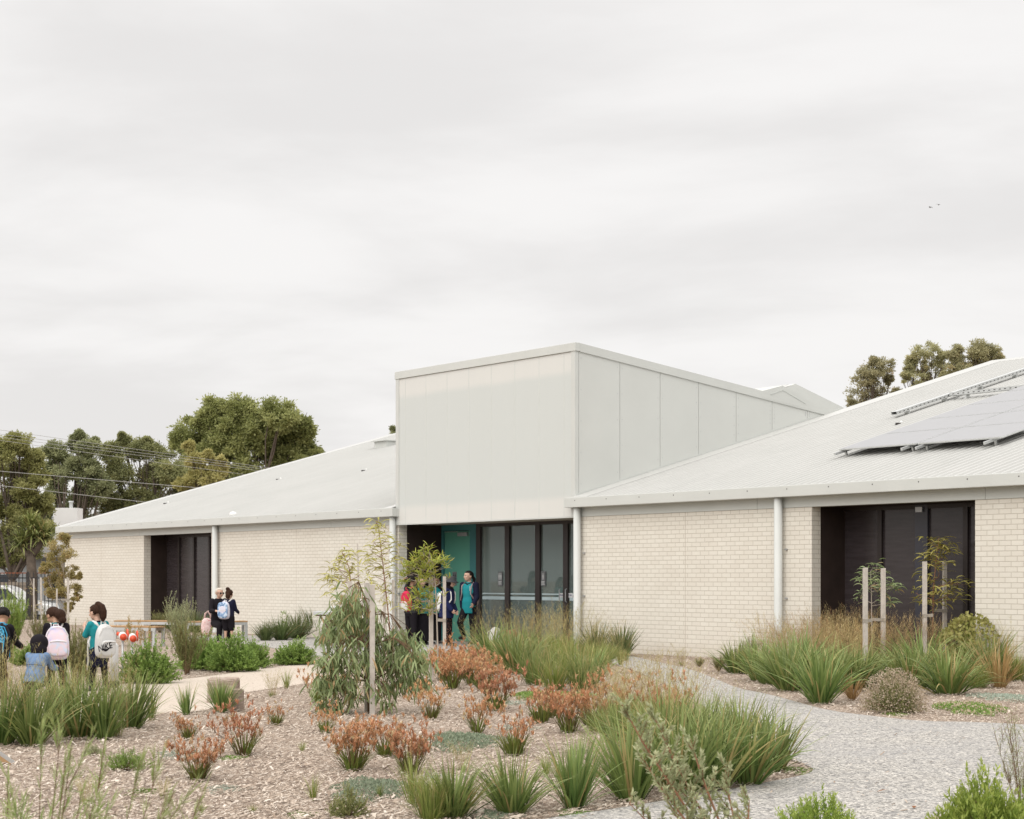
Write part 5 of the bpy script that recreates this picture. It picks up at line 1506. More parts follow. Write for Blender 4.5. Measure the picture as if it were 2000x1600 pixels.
class Fig:
    """a posed figure: faces -Y, its own left is +X; heights in metres"""

    def __init__(s, H, hr=6.6, hip=.485, lean=0.0, legs=None, arms=None, look=(0, 0), drop=None, shoul=1.0, twist=0.0):
        s.H = H; s.hh = hh = H / hr
        s.lean = lean
        an = .045 * H
        hz = hip * H
        th = (hz - an) * .515; sh = (hz - an) * .485
        pz = hz if drop is None else drop
        s.pel = np.array([0, 0, pz])
        s.R = R3(0, lean)                                   # positive leans forward (-Y)
        shz = H - hh * 1.16 - .03 * H - hz                  # shoulder above the hips
        up = lambda z, y=0, x=0: s.pel + s.R @ np.array([x, y, z])
        s.up = up; s.shz = shz
        w = .101 * H * shoul
        s.neck = up(shz + .028 * H)
        s.chin = up(shz + .028 * H + hh * .17, -.01 * H)
        s.sh = {'L': up(shz, .004 * H, w), 'R': up(shz, .004 * H, -w)}
        s.leg, s.arm = {}, {}
        legs = legs or {}
        for k, sg in (('L', 1), ('R', -1)):
            hf, kf, ab = legs.get(k, (0.02, .04, .04))
            h0 = s.pel + np.array([sg * .052 * H, 0, -.01 * H])
            d1 = np.array([sg * math.sin(ab), -math.sin(hf) * math.cos(ab), -math.cos(hf) * math.cos(ab)])
            kn = h0 + d1 * th
            d2 = np.array([sg * math.sin(ab) * .4, -math.sin(hf - kf), -math.cos(hf - kf)]); d2 /= np.linalg.norm(d2)
            s.leg[k] = [h0, kn, kn + d2 * sh]
        arms = arms or {}
        for k, sg in (('L', 1), ('R', -1)):
            fl, ab, el, inw = arms.get(k, (.05, .12, .25, .1))
            d1 = np.array([sg * math.sin(ab), -math.sin(fl) * math.cos(ab), -math.cos(fl) * math.cos(ab)])
            e = s.sh[k] + d1 * .165 * H
            d2 = np.array([-sg * math.sin(inw), -math.sin(fl + el) * math.cos(inw), -math.cos(fl + el) * math.cos(inw)])
            s.arm[k] = [s.sh[k], e, e + d2 * .145 * H, d2]
        s.HR = R3(look[0], look[1])
        s.hc = s.chin + s.HR @ np.array([0, -.06 * hh, .46 * hh])

    def torso(s, m, f=1.0, z0=-.06, z1=None, a0=0, a1=2 * PI, grow=0.0, n=20, hem=False):
        H = s.H
        prof = [(-.075, .078, .062), (-.03, .090, .072), (.03, .086, .068), (.09, .076, .060), (.15, .082, .064), (.21, .094, .068), (.26, .104, .064), (s.shz / H - .005, .100, .052), (s.shz / H + .022, .062, .042), (s.shz / H + .04, .036, .036)]
        if hem: prof = [(z, max(a, .092) if z < .1 else a, max(b, .074) if z < .1 else b) for z, a, b in prof]
        z1 = prof[-1][0] if z1 is None else z1
        rings = []
        X, Y = s.R @ np.array([1, 0, 0]), s.R @ np.array([0, 1, 0])
        for z, a, b in prof:
            if z < z0 - .001 or z > z1 + .001: continue
            rings.append((s.up(z * H), X * (a * H * f + grow), Y * (b * H * f + grow)))
        m.loft(rings, n, a0, a1)

    def limb(s, m, pts, rad):
        P = [np.array(p, float) for p in pts]
        # extra rings along every bone, rounded ends
        path, rr = [], []
        for i in range(len(P) - 1):
            for q in (0, .3, .6, .9) if i < len(P) - 2 else (0, .3, .6, .9, 1.0):
                path.append(P[i] * (1 - q) + P[i + 1] * q); rr.append(rad[i] * (1 - q) + rad[i + 1] * q)
        m.tube(path, rr, 12)
        for p, r in zip(P, rad): m.ball(p, r, 10, 7)

    def hand(s, m, k, curl=.5):
        H = s.H; w, d = s.arm[k][2], s.arm[k][3]
        sg = 1 if k == 'L' else -1
        side = np.array([0, -1.0, 0]) - d * (-d[1]); side /= np.linalg.norm(side) + 1e-9     # towards the thumb
        inn = np.cross(d, side) * (1 if k == 'L' else -1)
        if inn[0] * sg > 0: inn = -inn
        r = .0062 * H
        pc = w + d * .028 * H
        M_ = np.stack([side * .024 * H, inn * .010 * H, d * .032 * H], 1)
        m.ball(pc, 1.0, 10, 7, M=M_)
        for i, (o, L) in enumerate(((.017, .040), (.006, .045), (-.006, .042), (-.016, .033))):
            b = w + d * .05 * H + side * o * H
            c1 = curl + .1 * i; q1 = d * math.cos(c1 * .6) + inn * math.sin(c1 * .6); q2 = d * math.cos(c1 * 1.5) + inn * math.sin(c1 * 1.5)
            m.tube([b - d * .01 * H, b, b + q1 * L * H * .5, b + q1 * L * H * .5 + q2 * L * H * .5], [r, r, r * .92, r * .7], 7)
        t0 = w + d * .015 * H + side * .018 * H
        m.tube([t0, t0 + (d * .7 + side * .6) * .022 * H, t0 + (d * .95 + side * .45 + inn * .3) * .042 * H], [r * 1.25, r * 1.1, r * .8], 7)

    def head(s, m):
        hh, Rm, c = s.hh, s.HR, s.hc
        at = lambda x, y, z: c + Rm @ (np.array([x, y, z]) * hh)
        m.ball(at(0, .04, .10), (.385 * hh, .46 * hh, .40 * hh), 22, 16, M=Rm)
        m.ball(at(0, -.11, -.16), (.285 * hh, .30 * hh, .33 * hh), 20, 14, M=Rm)
        m.ball(at(0, -.27, -.37), (.12 * hh, .12 * hh, .09 * hh), 12, 8, M=Rm)
        m.tube([at(0, -.40, .04), at(0, -.455, -.06), at(0, -.475, -.13)], [.03 * hh, .045 * hh, .058 * hh], 8)
        m.ball(at(0, -.44, -.14), (.075 * hh, .06 * hh, .045 * hh), 10, 7, M=Rm)
        m.ball(at(0, -.39, -.255), (.10 * hh, .045 * hh, .045 * hh), 10, 7, M=Rm)
        for sg in (-1, 1):
            m.ball(at(sg * .385, .04, -.05), (.035 * hh, .09 * hh, .13 * hh), 10, 8, M=Rm)
            m.ball(at(sg * .2, -.33, -.10), (.10 * hh, .07 * hh, .07 * hh), 10, 7, M=Rm)
        m.tube([s.neck - s.R @ np.array([0, 0, .05 * s.H]), s.neck, c + Rm @ np.array([0, .07 * hh, -.25 * hh])], [.215 * hh, .20 * hh, .20 * hh], 12)

    def face(s, parent, glasses=False):
        hh, Rm, c = s.hh, s.HR, s.hc
        at = lambda x, y, z: c + Rm @ (np.array([x, y, z]) * hh)
        for sg in (-1, 1):
            e = MB().ball(at(sg * .145, -.372, -.005), (.062 * hh, .03 * hh, .032 * hh), 10, 8, M=Rm)
            e.ball(at(sg * .145 - .01, -.395, -.003), (.03 * hh, .014 * hh, .03 * hh), 10, 8, M=Rm, mi=1)
            e.build('eye', [EYEW, EYEB], parent, True)
            MB().tube([at(sg * .07, -.415, .075), at(sg * .15, -.415, .10), at(sg * .235, -.375, .08)], [.012 * hh, .016 * hh, .008 * hh], 6).build('eyebrow', BROW, parent)
        MB().ball(at(0, -.425, -.255), (.085 * hh, .022 * hh, .026 * hh), 10, 7, M=Rm).build('mouth', LIP, parent, True)


def hair(fig, parent, mat, style):
    hh, Rm, c = fig.hh, fig.HR, fig.hc
    at = lambda x, y, z: c + Rm @ (np.array([x, y, z]) * hh)
    m = MB()
    # scalp cap cut open over the face
    bm = bmesh.new(); bmesh.ops.create_uvsphere(bm, u_segments=28, v_segments=20, radius=1.0)
    kill = [v for v in bm.verts if (v.co.y < -.30 and v.co.z < .42 + .2 * abs(v.co.x)) or v.co.z < -.62 or (v.co.y < .05 and v.co.z < -.12 and abs(v.co.x) > .5)]
    bmesh.ops.delete(bm, geom=kill, context='VERTS')
    V = np.array([v.co[:] for v in bm.verts]); bm.verts.index_update()
    q = [[v.index for v in f.verts] for f in bm.faces if len(f.verts) == 4]; t = [[v.index for v in f.verts] for f in bm.faces if len(f.verts) == 3]
    for sc in (1.0, .86):
        VV = V * np.array([.415, .50, .44]) * sc * hh + np.array([0, .045, .10]) * hh
        m.add(VV @ Rm.T + c, q, t)
    # thick cap: fill with small balls
    for v in V[::2]:
        m.ball(c + Rm @ ((v * np.array([.385, .465, .405]) + [0, .045, .10]) * hh), .055 * hh, 6, 4)
    if style == 'lowbun':
        m.ball(at(0, .40, -.05), (.32 * hh, .24 * hh, .32 * hh), 14, 10, M=Rm); m.ball(at(-.08, .58, -.32), (.33 * hh, .30 * hh, .38 * hh), 14, 10, M=Rm); m.ball(at(-.1, .55, -.66), (.26 * hh, .22 * hh, .26 * hh), 12, 8, M=Rm)
    elif style == 'highpony':
        m.ball(at(0, .30, .52), (.2 * hh, .2 * hh, .17 * hh), 12, 8, M=Rm)
        m.tube([at(0, .38, .5), at(0, .60, .30), at(0, .66, -.05), at(.02, .62, -.45), at(.04, .55, -.72)], np.array([.16, .22, .26, .22, .06]) * hh, 12)
    elif style == 'pony':
        m.ball(at(0, .50, -.06), (.14 * hh, .14 * hh, .14 * hh), 10, 7)
        m.tube([at(0, .5, -.06), at(0, .62, -.25), at(0.05, .58, -.6), at(.08, .5, -.95)], np.array([.13, .17, .15, .05]) * hh, 10)
    elif style == 'topbun':
        m.ball(at(.1, .25, .56), (.24 * hh, .24 * hh, .2 * hh), 12, 9, M=Rm); m.ball(at(0, .45, -.2), (.3 * hh, .16 * hh, .36 * hh), 12, 9, M=Rm)
    elif style == 'tied':
        m.ball(at(0, .52, .0), (.17 * hh, .15 * hh, .16 * hh), 10, 7, M=Rm)
    elif style == 'long':
        for sx in (-.3, -.15, 0, .15, .3):
            m.tube([at(sx, .34, .1), at(sx * 1.2, .46, -.3), at(sx * 1.15, .44, -.9)], np.array([.16, .17, .08]) * hh, 8)
    return remeshed(m, 'hair', mat, parent, .024 * hh * 1.6, 3)


def person(label, px, py, H, rz_, skin, tops, legs_cloth, hair_style, hair_m, fig, group=None, face=True, shoe=SHOE, extra=None, dz=0.0, loc=None):
    x, y, z = G(px, py) if loc is None else loc
    root = thing('person', label, 'person', (x, y, z + dz), rz_, group)
    vox = .0055 * H
    b = MB()
    fig.torso(b)
    for k in 'LR':
        fig.limb(b, fig.leg[k], [.050 * H, .033 * H, .021 * H])
        a = fig.arm[k]; fig.limb(b, a[:3], [.030 * H, .022 * H, .0155 * H])
        fig.hand(b, k)
        ft = fig.leg[k][2]
        b.ball(ft + np.array([0, -.045 * H, -.022 * H]), (.028 * H, .075 * H, .022 * H), 12, 8)
    fig.head(b)
    body = remeshed(b, 'body', skin, root, vox, 3)
    if face: fig.face(body)
    for nm, mat, f, frac, z0, op in tops:
        m = MB()
        if op:
            for g_ in (0.0, -.014 * H): fig.torso(m, f, z0, None, -PI + op, PI - op, grow=g_, n=26, hem=True)
        else:
            fig.torso(m, f, z0, hem=True)
        for k in 'LR':
            s_, e, w = fig.arm[k][:3]
            r0, r1, r2 = .035 * H * f, .030 * H * f, .026 * H * f
            if frac <= 1: fig.limb(m, [s_, s_ * (1 - frac) + e * frac], [r0, r0 * .96])
            else:
                q_ = frac - 1; fig.limb(m, [s_, e, e * (1 - q_) + w * q_], [r0, r1, r2])
        if op:
            extra_m = [('SOLIDIFY', dict(thickness=.006 * H))]
        o = remeshed(m, nm, mat, root, vox * 1.15, 4)
    for nm, mat, f, frac in legs_cloth:
        m = MB(); fig.torso(m, f * 1.02, -.075, .06)
        if nm == 'skirt':
            c = fig.pel; m.loft([(c + [0, 0, .02 * H], [.09 * H, 0, 0], [0, .072 * H, 0]), (c + [0, -.01 * H, -.1 * H], [.125 * H, 0, 0], [0, .11 * H, 0]), (c + [0, -.01 * H, -frac * .44 * H], [.15 * H, 0, 0], [0, .13 * H, 0])], 22)
        else:
            for k in 'LR':
                h0, kn, an = fig.leg[k]
                r = [.060 * H * f, .044 * H * f, .034 * H * f]
                if frac <= 1: fig.limb(m, [h0, h0 * (1 - frac) + kn * frac], [r[0], r[1] * 1.1])
                else: fig.limb(m, [h0, kn, kn * (2 - frac) + an * (frac - 1)], r)
        remeshed(m, nm, mat, root, vox * 1.2, 4)
    for k in 'LR':
        ft = fig.leg[k][2]
        m = MB().superbox(ft + np.array([0, -.042 * H, -.026 * H]), (.031 * H, .082 * H, .024 * H), 2.6, 16, 10).superbox(ft + np.array([0, .008 * H, -.0]), (.028 * H, .032 * H, .028 * H), 2.4, 14, 8)
        s_ = m.build('shoe', shoe, root, True)
    if hair_style: hair(fig, body, hair_m, hair_style)
    if extra: extra(fig, root, body)
    return root


def backpack(label, root, fig, w, h, d, mats, name='backpack', drop=.0, tilt=0.0, art=None, side=0.0, hang=None):
    """school bag on the shoulders of a figure; its own thing"""
    main, trim, pocket = mats
    o = thing(name, label, 'backpack', tuple(root.location), root.rotation_euler.z)
    if hang is None:
        top = fig.up(fig.shz - drop, .06 * fig.H, side)
        Rm = fig.R @ R3(0, -tilt)
    else:
        top, Rm = hang
    P = lambda x, y, z: top + Rm @ np.array([x, y, z])
    # tapered body
    bm = MB()
    rr = []
    for q, (wx, dy) in zip(np.linspace(0, 1, 9), ((.42, .45), (.74, .72), (.90, .86), (.97, .95), (1, 1), (1, 1), (1, 1), (.97, .96), (.8, .75))):
        rr.append((q, wx, dy))
    n = 22; a = np.arange(n) / n * 2 * PI
    fs = lambda v: np.sign(v) * np.abs(v) ** .62
    V = []
    for q, wx, dy in rr:
        for t in a:
            V.append(P(fs(math.cos(t)) * w / 2 * wx, d / 2 + fs(math.sin(t)) * d / 2 * dy - (1 - dy) * d * .35, -h * q))
    k = len(rr); V += [P(0, d * .35, .008), P(0, d / 2, -h - .01)]
    q_ = [(i * n + j, (i + 1) * n + j, (i + 1) * n + (j + 1) % n, i * n + (j + 1) % n) for i in range(k - 1) for j in range(n)]
    t_ = [(k * n, j, (j + 1) % n) for j in range(n)] + [(k * n + 1, (k - 1) * n + (j + 1) % n, (k - 1) * n + j) for j in range(n)]
    bm.add(V, q_, t_)
    body = bm.build('bag_body', main, o); vapply(body, [('SUBSURF', dict(levels=1, render_levels=1))])
    pk = MB().superbox(P(0, d * .97, -h * .70), (w * .39, d * .17, h * .24), 3.4, M=Rm).build('front_pocket', pocket, o, True)
    zp = MB().tube([P(-w * .34, d * 1.12, -h * .52), P(0, d * 1.17, -h * .50), P(w * .34, d * 1.12, -h * .52)], .006, 6).build('pocket_zip', trim, pk)
    zp2 = MB().tube([P(-w * .44, d * .75, -h * .62), P(-w * .44, d * .78, -h * .3), P(-w * .30, d * .80, -h * .1), P(0, d * .80, -h * .05), P(w * .30, d * .80, -h * .1), P(w * .44, d * .78, -h * .3), P(w * .44, d * .75, -h * .62)], .006, 6).build('bag_zip', trim, o)
    MB().tube([P(-.03, .02, -.02), P(-.03, .02, .03), P(.03, .02, .03), P(.03, .02, -.02)], .009, 7).build('top_handle', trim, o)
    if hang is None:
        for k_, sg in (('L', 1), ('R', -1)):
            H = fig.H; s_ = fig.sh[k_]
            ch = fig.up(fig.shz - .12 * H, -.085 * H, sg * .07 * H)
            pts = [P(sg * w * .2, .01, -.05), fig.up(fig.shz + .018 * H, .045 * H, sg * .062 * H), fig.up(fig.shz + .028 * H, 0.0, sg * .066 * H), fig.up(fig.shz - .02 * H, -.07 * H, sg * .075 * H), ch, fig.up(fig.shz - .2 * H, -.05 * H, sg * .105 * H), P(sg * w * .42, .0, -h * .85)]
            MB().tube(pts, .006, 8, ry=.022).build('shoulder_strap', trim, o, True)
    if art: art(o, P, Rm, w, h, d)
    return o


def bagcol(name, fn, rough=.75):
    n = NT(name); return n.done(n.principled(fn(n), rough, .25))


def tie_dye(n):
    co = n.coord(); return n.ramp(n.noise(co, 7, 3, .5), [(.34, (.36, .42, .62)), (.46, (.58, .50, .60)), (.56, (.66, .52, .55)), (.68, (.50, .56, .68))])


def splash(n):
    co = n.coord(); v = n.N('ShaderNodeTexWave'); n.L(n.mix(.35, co, n.noise(co, 9, 3, out='Color')), v.inputs[0]); v.inputs['Scale'].default_value = 9; v.inputs['Distortion'].default_value = 6
    return n.ramp(v.outputs[1], [(.55, (.006, .007, .010)), (.72, (.02, .12, .22)), (.9, (.06, .38, .58))])


def snowy(n):
    co = n.coord(); return n.ramp(n.noise(co, 13, 4), [(.38, (.10, .18, .33)), (.5, (.22, .33, .50)), (.62, (.56, .64, .74))])


def floral(n):
    co = n.coord(); return n.ramp(n.noise(co, 24, 3, .6), [(.54, (.66, .50, .48)), (.60, (.62, .40, .38)), (.64, (.48, .03, .05))])


BGREY = cloth('pale grey bag cloth', (.56, .56, .55), .06); BWHITE = cloth('white bag cloth', (.66, .65, .63), .05); BPINK = cloth('dusty pink bag cloth', (.58, .41, .38), .06); BBROWN = cloth('brown suede', (.28, .125, .085), .15)
BRED = cloth('crimson bag cloth', (.52, .03, .075), .1); BLAV = cloth('pale lavender strap', (.58, .56, .64), .05); BTD = bagcol('tie dye cloth', tie_dye); BSP = bagcol('blue streaked cloth', splash, .5); BSN = bagcol('icy blue print', snowy, .5); BFL = bagcol('pink floral print', floral)
BBLUE = cloth('blue piping', (.05, .30, .48), .1)

GC = 'pupils by the seed grasses'

# --- girl with the pale grey backpack
f = Fig(1.19, 5.7, .46, .06, legs={'L': (.18, .12, .03), 'R': (-.08, .1, .05)}, arms={'L': (.55, .12, 2.0, .35), 'R': (.3, .15, 1.4, .2)}, look=(.2, .18))


def cardigan(fig, root, body):
    H = fig.H; m = MB(); c = fig.pel
    m.loft([(c + [0, .0, .075 * H], [.098 * H, 0, 0], [0, .08 * H, 0]), (c + [0, .005 * H, .0], [.112 * H, 0, 0], [0, .10 * H, 0]), (c + [0, -.0, -.10 * H], [.115 * H, 0, 0], [0, .11 * H, 0]), (c + [0, -.02 * H, -.18 * H], [.09 * H, 0, 0], [0, .09 * H, 0])], 22)
    m.tube([c + [.02 * H, -.085 * H, .05 * H], c + [.05 * H, -.13 * H, -.05 * H], c + [.055 * H, -.135 * H, -.17 * H]], [.028 * H, .03 * H, .026 * H], 10)
    remeshed(m, 'tied_jumper', CNAVY, root, .007 * H, 4)
    t = fig.up(fig.shz + .03 * H); MB().tube([t + [-.045 * H, .03 * H, 0], t + [-.05 * H, -.02 * H, 0], t + [0, -.055 * H, -.008], t + [.05 * H, -.02 * H, 0], t + [.045 * H, .03 * H, 0], t + [0, .048 * H, .006]], .011 * H, 8).build('collar', CNAVY, root, True)


pg = person('girl in teal polo and black tights wearing a pale grey backpack, seen from behind', 193, 1351, 1.19, math.radians(-133), SKL,
            [('polo_shirt', CTEAL, 1.16, .86, -.06, 0)], [('tights', CBLK, .88, 1.98)], 'highpony', HBR, f, GC, extra=cardigan)


def bag_letters(o, P, Rm, w, h, d):
    base = P(.006, d * 1.03, -h * .60)
    me = text_mesh('NIKE', .115, CBLK, .003)
    l = put('lettering', me, o, Vector(P(.075, d * 1.145, -h * .665)))
    M_ = Matrix(Rm) @ Matrix.Rotation(PI, 3, 'Z') @ Matrix.Rotation(PI / 2, 3, 'X') @ Matrix.Rotation(.22, 3, 'Z')
    l.rotation_euler = M_.to_euler()
    l.scale = (.9, 1.05, 1)
    # curved tick below the letters
    a = np.linspace(0, 1, 12)
    Vt, Vb = [], []
    for q in a:
        xx = -.02 + .20 * q; zt_ = -.30 + .055 * q - .055 * math.sin(q * PI) * (1 - q) ; th_ = .032 * math.sin(PI * min(1, q * 1.25 + .05)) * (1 - q * .92) + .002
        Vt.append(P(.10 - xx, d * 1.15, zt_ - .01)); Vb.append(P(.10 - xx, d * 1.15, zt_ - .01 - th_ * 1.3))
    m = MB(); m.add(Vt + Vb, [(i, i + 1, 13 + i, 12 + i) for i in range(11)])
    m.build('tick_mark', CBLK, o)


bp = backpack('pale grey backpack with big black lettering and a curved tick', pg, f, .29, .45, .17, (BGREY, BWHITE, BGREY), drop=.0, tilt=.1, art=bag_letters, side=-.02)
m = MB().tube([f.up(.20, .03, .15), f.up(.05, -.02, .16), f.up(-.12, -.03, .15), f.up(-.25, -.05, .16)], .004, 6, ry=.014).build('loose_strap', BWHITE, bp, True)

# --- girl with the pink tie dye backpack
f = Fig(1.20, 5.6, .46, .22, legs={'L': (.2, .1, .04), 'R': (.15, .12, .04)}, arms={'L': (.5, .1, .6, .1), 'R': (.45, .1, .7, .1)}, look=(.45, .62))


def teal_collar(fig, root, body):
    H = fig.H; t = fig.up(fig.shz + .028 * H)
    MB().tube([t + [-.05 * H, .02 * H, 0], t + [-.055 * H, -.03 * H, -.006], t + [0, -.06 * H, -.014], t + [.055 * H, -.03 * H, -.006], t + [.05 * H, .02 * H, 0], t + [0, .045 * H, .006]], .013 * H, 8).build('collar', CTEAL, root, True)


pt = person('girl in black cardigan bending her head, with a pink tie dye backpack', 112, 1360, 1.20, math.radians(-158), SKM, [('cardigan', CBLK, 1.2, 1.95, -.06, 0)], [('trousers', CBLK, 1.0, 1.95)], 'lowbun', HBR, f, GC, extra=teal_collar)
backpack('pink and pale blue tie dye backpack with white straps', pt, f, .31, .44, .15, (BTD, BWHITE, BTD), drop=.02, tilt=-.0, side=.02)

# --- child squatting in a denim jacket with a dark hood
f = Fig(1.12, 5.4, .46, .38, legs={'L': (1.75, 2.2, .2), 'R': (1.6, 2.1, .25)}, arms={'L': (.9, .15, .6, .1), 'R': (.7, .15, .7, .1)}, look=(.3, .35), drop=.26)


def hood(fig, root, body):
    hh, Rm, c = fig.hh, fig.HR, fig.hc
    m = MB(); m.ball(c + Rm @ np.array([0, .06 * hh, .08 * hh]), (.55 * hh, .60 * hh, .54 * hh), 20, 14, M=Rm)
    m.ball(c + Rm @ np.array([0, .16 * hh, -.38 * hh]), (.50 * hh, .46 * hh, .40 * hh), 18, 12, M=Rm)
    o = remeshed(m, 'hood', CBLK, root, .012, 5)


pd = person('child squatting in a washed denim jacket with dark hood up, back turned', 66, 1372, 1.12, math.radians(172), SKM, [('denim_jacket', CDEN, 1.26, 1.95, -.03, 0)], [('trousers', CBLK, 1.1, 1.95)], None, HBL, f, GC, face=False, extra=hood)
MB().tube([f.up(.17, .112, -.13), f.up(.185, .118, 0), f.up(.17, .112, .13)], .004, 6).build('jacket_seam', CDK, pd)

# --- child at the frame edge with a black and blue backpack
f = Fig(1.22, 5.6, .46, .35, legs={'L': (.3, .15, .05), 'R': (.2, .2, .05)}, arms={'L': (.6, .2, .6, .1), 'R': (.5, .1, .7, .1)}, look=(.5, .5))
pe_ = person('child in black jumper cut by the frame edge, with a black and blue backpack', -8, 1368, 1.22, math.radians(165), SKM, [('jumper', CBLK, 1.22, 1.95, -.06, 0)], [('trousers', CBLK, 1.02, 1.95)], 'tied', HBL, f, GC)


def blue_art(o, P, Rm, w, h, d):
    m = MB().superbox(P(0, d * 1.0, -h * .44), (w * .40, d * .07, h * .36), 3.2, M=Rm)
    m.build('printed_panel', BSP, o, True)
    MB().tube([P(-w * .41, d * 1.03, -h * .8), P(-w * .42, d * 1.05, -h * .35), P(-w * .25, d * 1.04, -h * .1), P(0, d * 1.03, -h * .06), P(w * .25, d * 1.04, -h * .1), P(w * .42, d * 1.05, -h * .35), P(w * .41, d * 1.03, -h * .8)], .006, 6).build('piping', BBLUE, o)


backpack('black backpack with blue streaked panel and blue piping, cut by the frame edge', pe_, f, .34, .47, .16, (CBLK, BBLUE, CDK), drop=-.01, tilt=.15, art=blue_art, side=-.06)

# --- seated woman and the child at the bench
GB2 = 'woman and child at the bench'
f = Fig(1.64, 6.9, .48, .06, legs={'L': (1.45, 1.5, .08), 'R': (1.4, 1.5, .06)}, arms={'L': (.5, .12, 1.1, .4), 'R': (.35, .25, 1.25, .2)}, look=(.25, .06), drop=.45)


def shades(fig, root, body):
    hh, Rm, c = fig.hh, fig.HR, fig.hc; at = lambda x, y, z: c + Rm @ (np.array([x, y, z]) * hh)
    m = MB()
    for sg in (-1, 1):
        m.superbox(at(sg * .16, -.44, .0), (.13 * hh, .02 * hh, .085 * hh), 3, 14, 8, M=Rm)
        m.tube([at(sg * .29, -.40, .04), at(sg * .40, -.1, .03), at(sg * .41, .05, .02)], .016 * hh, 6)
    m.build('sunglasses', BLACKP, body)
    t = fig.up(fig.shz + .01)
    MB().tube([t + [-.05, -.03, 0], t + [-.04, -.115, -.1], t + [0, -.13, -.28], t + [.04, -.115, -.1], t + [.05, -.03, 0]], .006, 6).build('lanyard', CDK, root)


loc = G(424, 1252)
pw_ = person('seated woman with short pale hair and sunglasses, all in black', 0, 0, 1.64, math.radians(32), SKL, [('jumper', CBLK, 1.2, 1.7, -.05, 0)], [('trousers', CBLK, 1.1, 1.95)], 'short', HGR, f, GB2, extra=shades, loc=(loc[0], loc[1] + .15, 0))
f2 = Fig(1.27, 5.7, .47, .05, legs={'L': (.05, .05, .05), 'R': (.1, .1, .05)}, arms={'L': (.45, .15, .7, .1), 'R': (.35, .1, .8, .1)}, look=(.15, .05))
pc_ = person('child in black shorts facing the seated woman, with an icy blue backpack', 446, 1253, 1.27, math.radians(160), SKL, [('jumper', CNAVY, 1.25, 1.95, -.06, 0)], [('shorts', CBLK, 1.25, .95)], 'topbun', HBR, f2, GB2)


def snow_art(o, P, Rm, w, h, d):
    MB().superbox(P(0, d * 1.0, -h * .5), (w * .46, d * .1, h * .46), 3.6, M=Rm).build('printed_panel', BSN, o, True)
    for sx, sz, r, mt in ((.0, -.5, .33, WHITEP),):
        MB().ball(P(w * sx, d * 1.08, h * sz), (w * r, .012, h * r * .75), 16, 10, M=Rm).build('print_disc', BLAV, o, True)


backpack('icy blue printed backpack with white sides and straps', pc_, f2, .30, .42, .15, (BLAV, BWHITE, BSN), drop=.01, tilt=.02, art=snow_art, side=.04)
l2 = G(404, 1251)
bg = thing('shoulder_bag', 'pink floral bag hanging from the seated woman\'s arm', 'bag', (l2[0], l2[1], 0), .2)
MB().superbox((0, 0, .32), (.145, .09, .235), 2.6).build('bag_body', BFL, bg, True)
MB().tube([(-.06, 0, .52), (-.04, 0, .66), (.03, 0, .72), (.09, 0, .62), (.10, 0, .5)], .008, 8, ry=.022).build('bag_strap', BPINK, bg, True)
MB().superbox((0, -.085, .25), (.10, .02, .12), 3).build('front_pocket', BFL, bg, True)

# --- pupils at the entry
GEN = 'pupils waiting at the entry'


def entry_pt(px, d): return ((px - 1000) / F * d, d, 0.012)


f = Fig(1.70, 7.0, .49, -.02, legs={'L': (.05, .05, .06), 'R': (.62, 1.15, .06)}, arms={'L': (.12, .18, .75, -.05), 'R': (-.12, .16, .15, .05)}, look=(-.55, -.02))


def open_front(fig, root, body):
    H = fig.H; t = fig.up(fig.shz + .028 * H)
    MB().tube([t + [-.05 * H, .02 * H, 0], t + [-.045 * H, -.03 * H, -.006], t + [0, -.055 * H, -.02 * H], t + [.045 * H, -.03 * H, -.006], t + [.05 * H, .02 * H, 0]], .011 * H, 8).build('collar', CBLK, root, True)
    MB().tube([fig.up(.23 * H, -.072 * H, .05 * H), fig.up(.3 * H, -.06 * H, .045 * H)], .004 * H, 6).build('zip', STEEL, root)


ps = person('tall girl leaning by the teal door in open black jacket over teal polo', 0, 0, 1.70, math.radians(-28), SKL, [('polo_shirt', CTEAL, 1.14, .5, -.085, 0), ('jacket', CNAVY, 1.28, 1.95, -.075, .72)], [('trousers', CBLK, 1.02, 1.97)], 'pony', HBL, f, GEN, extra=open_front, loc=entry_pt(916, 41.6))
backpack('pale pink backpack of the girl leaning by the teal door', ps, f, .30, .46, .14, (BPINK, BPINK, BPINK), drop=.03)
f = Fig(1.56, 6.7, .48, .1, legs={'L': (.05, .05, .04), 'R': (.1, .1, .05)}, arms={'L': (.0, .16, .5, .15), 'R': (.05, .14, .6, .2)}, look=(.1, .1))


def bucket_hat(fig, root, body):
    hh, Rm, c = fig.hh, fig.HR, fig.hc; at = lambda x, y, z: c + Rm @ (np.array([x, y, z]) * hh)
    X, Y = Rm @ np.array([hh, 0, 0]), Rm @ np.array([0, hh, 0])
    m = MB().loft([(at(0, .02, .62), X * .36, Y * .42), (at(0, .02, .55), X * .43, Y * .5), (at(0, .02, .25), X * .48, Y * .55), (at(0, .0, .20), X * .5, Y * .58), (at(0, -.03, .05), X * .70, Y * .80), (at(0, -.03, .03), X * .69, Y * .79), (at(0, 0, .17), X * .48, Y * .56)], 26)
    h_ = m.build('hat', CHAT, root, True)
    MB().superbox(at(.2, -.46, .42), (.07 * hh, .03 * hh, .07 * hh), 3, 12, 8, M=Rm).build('hat_badge', CTEAL, h_)


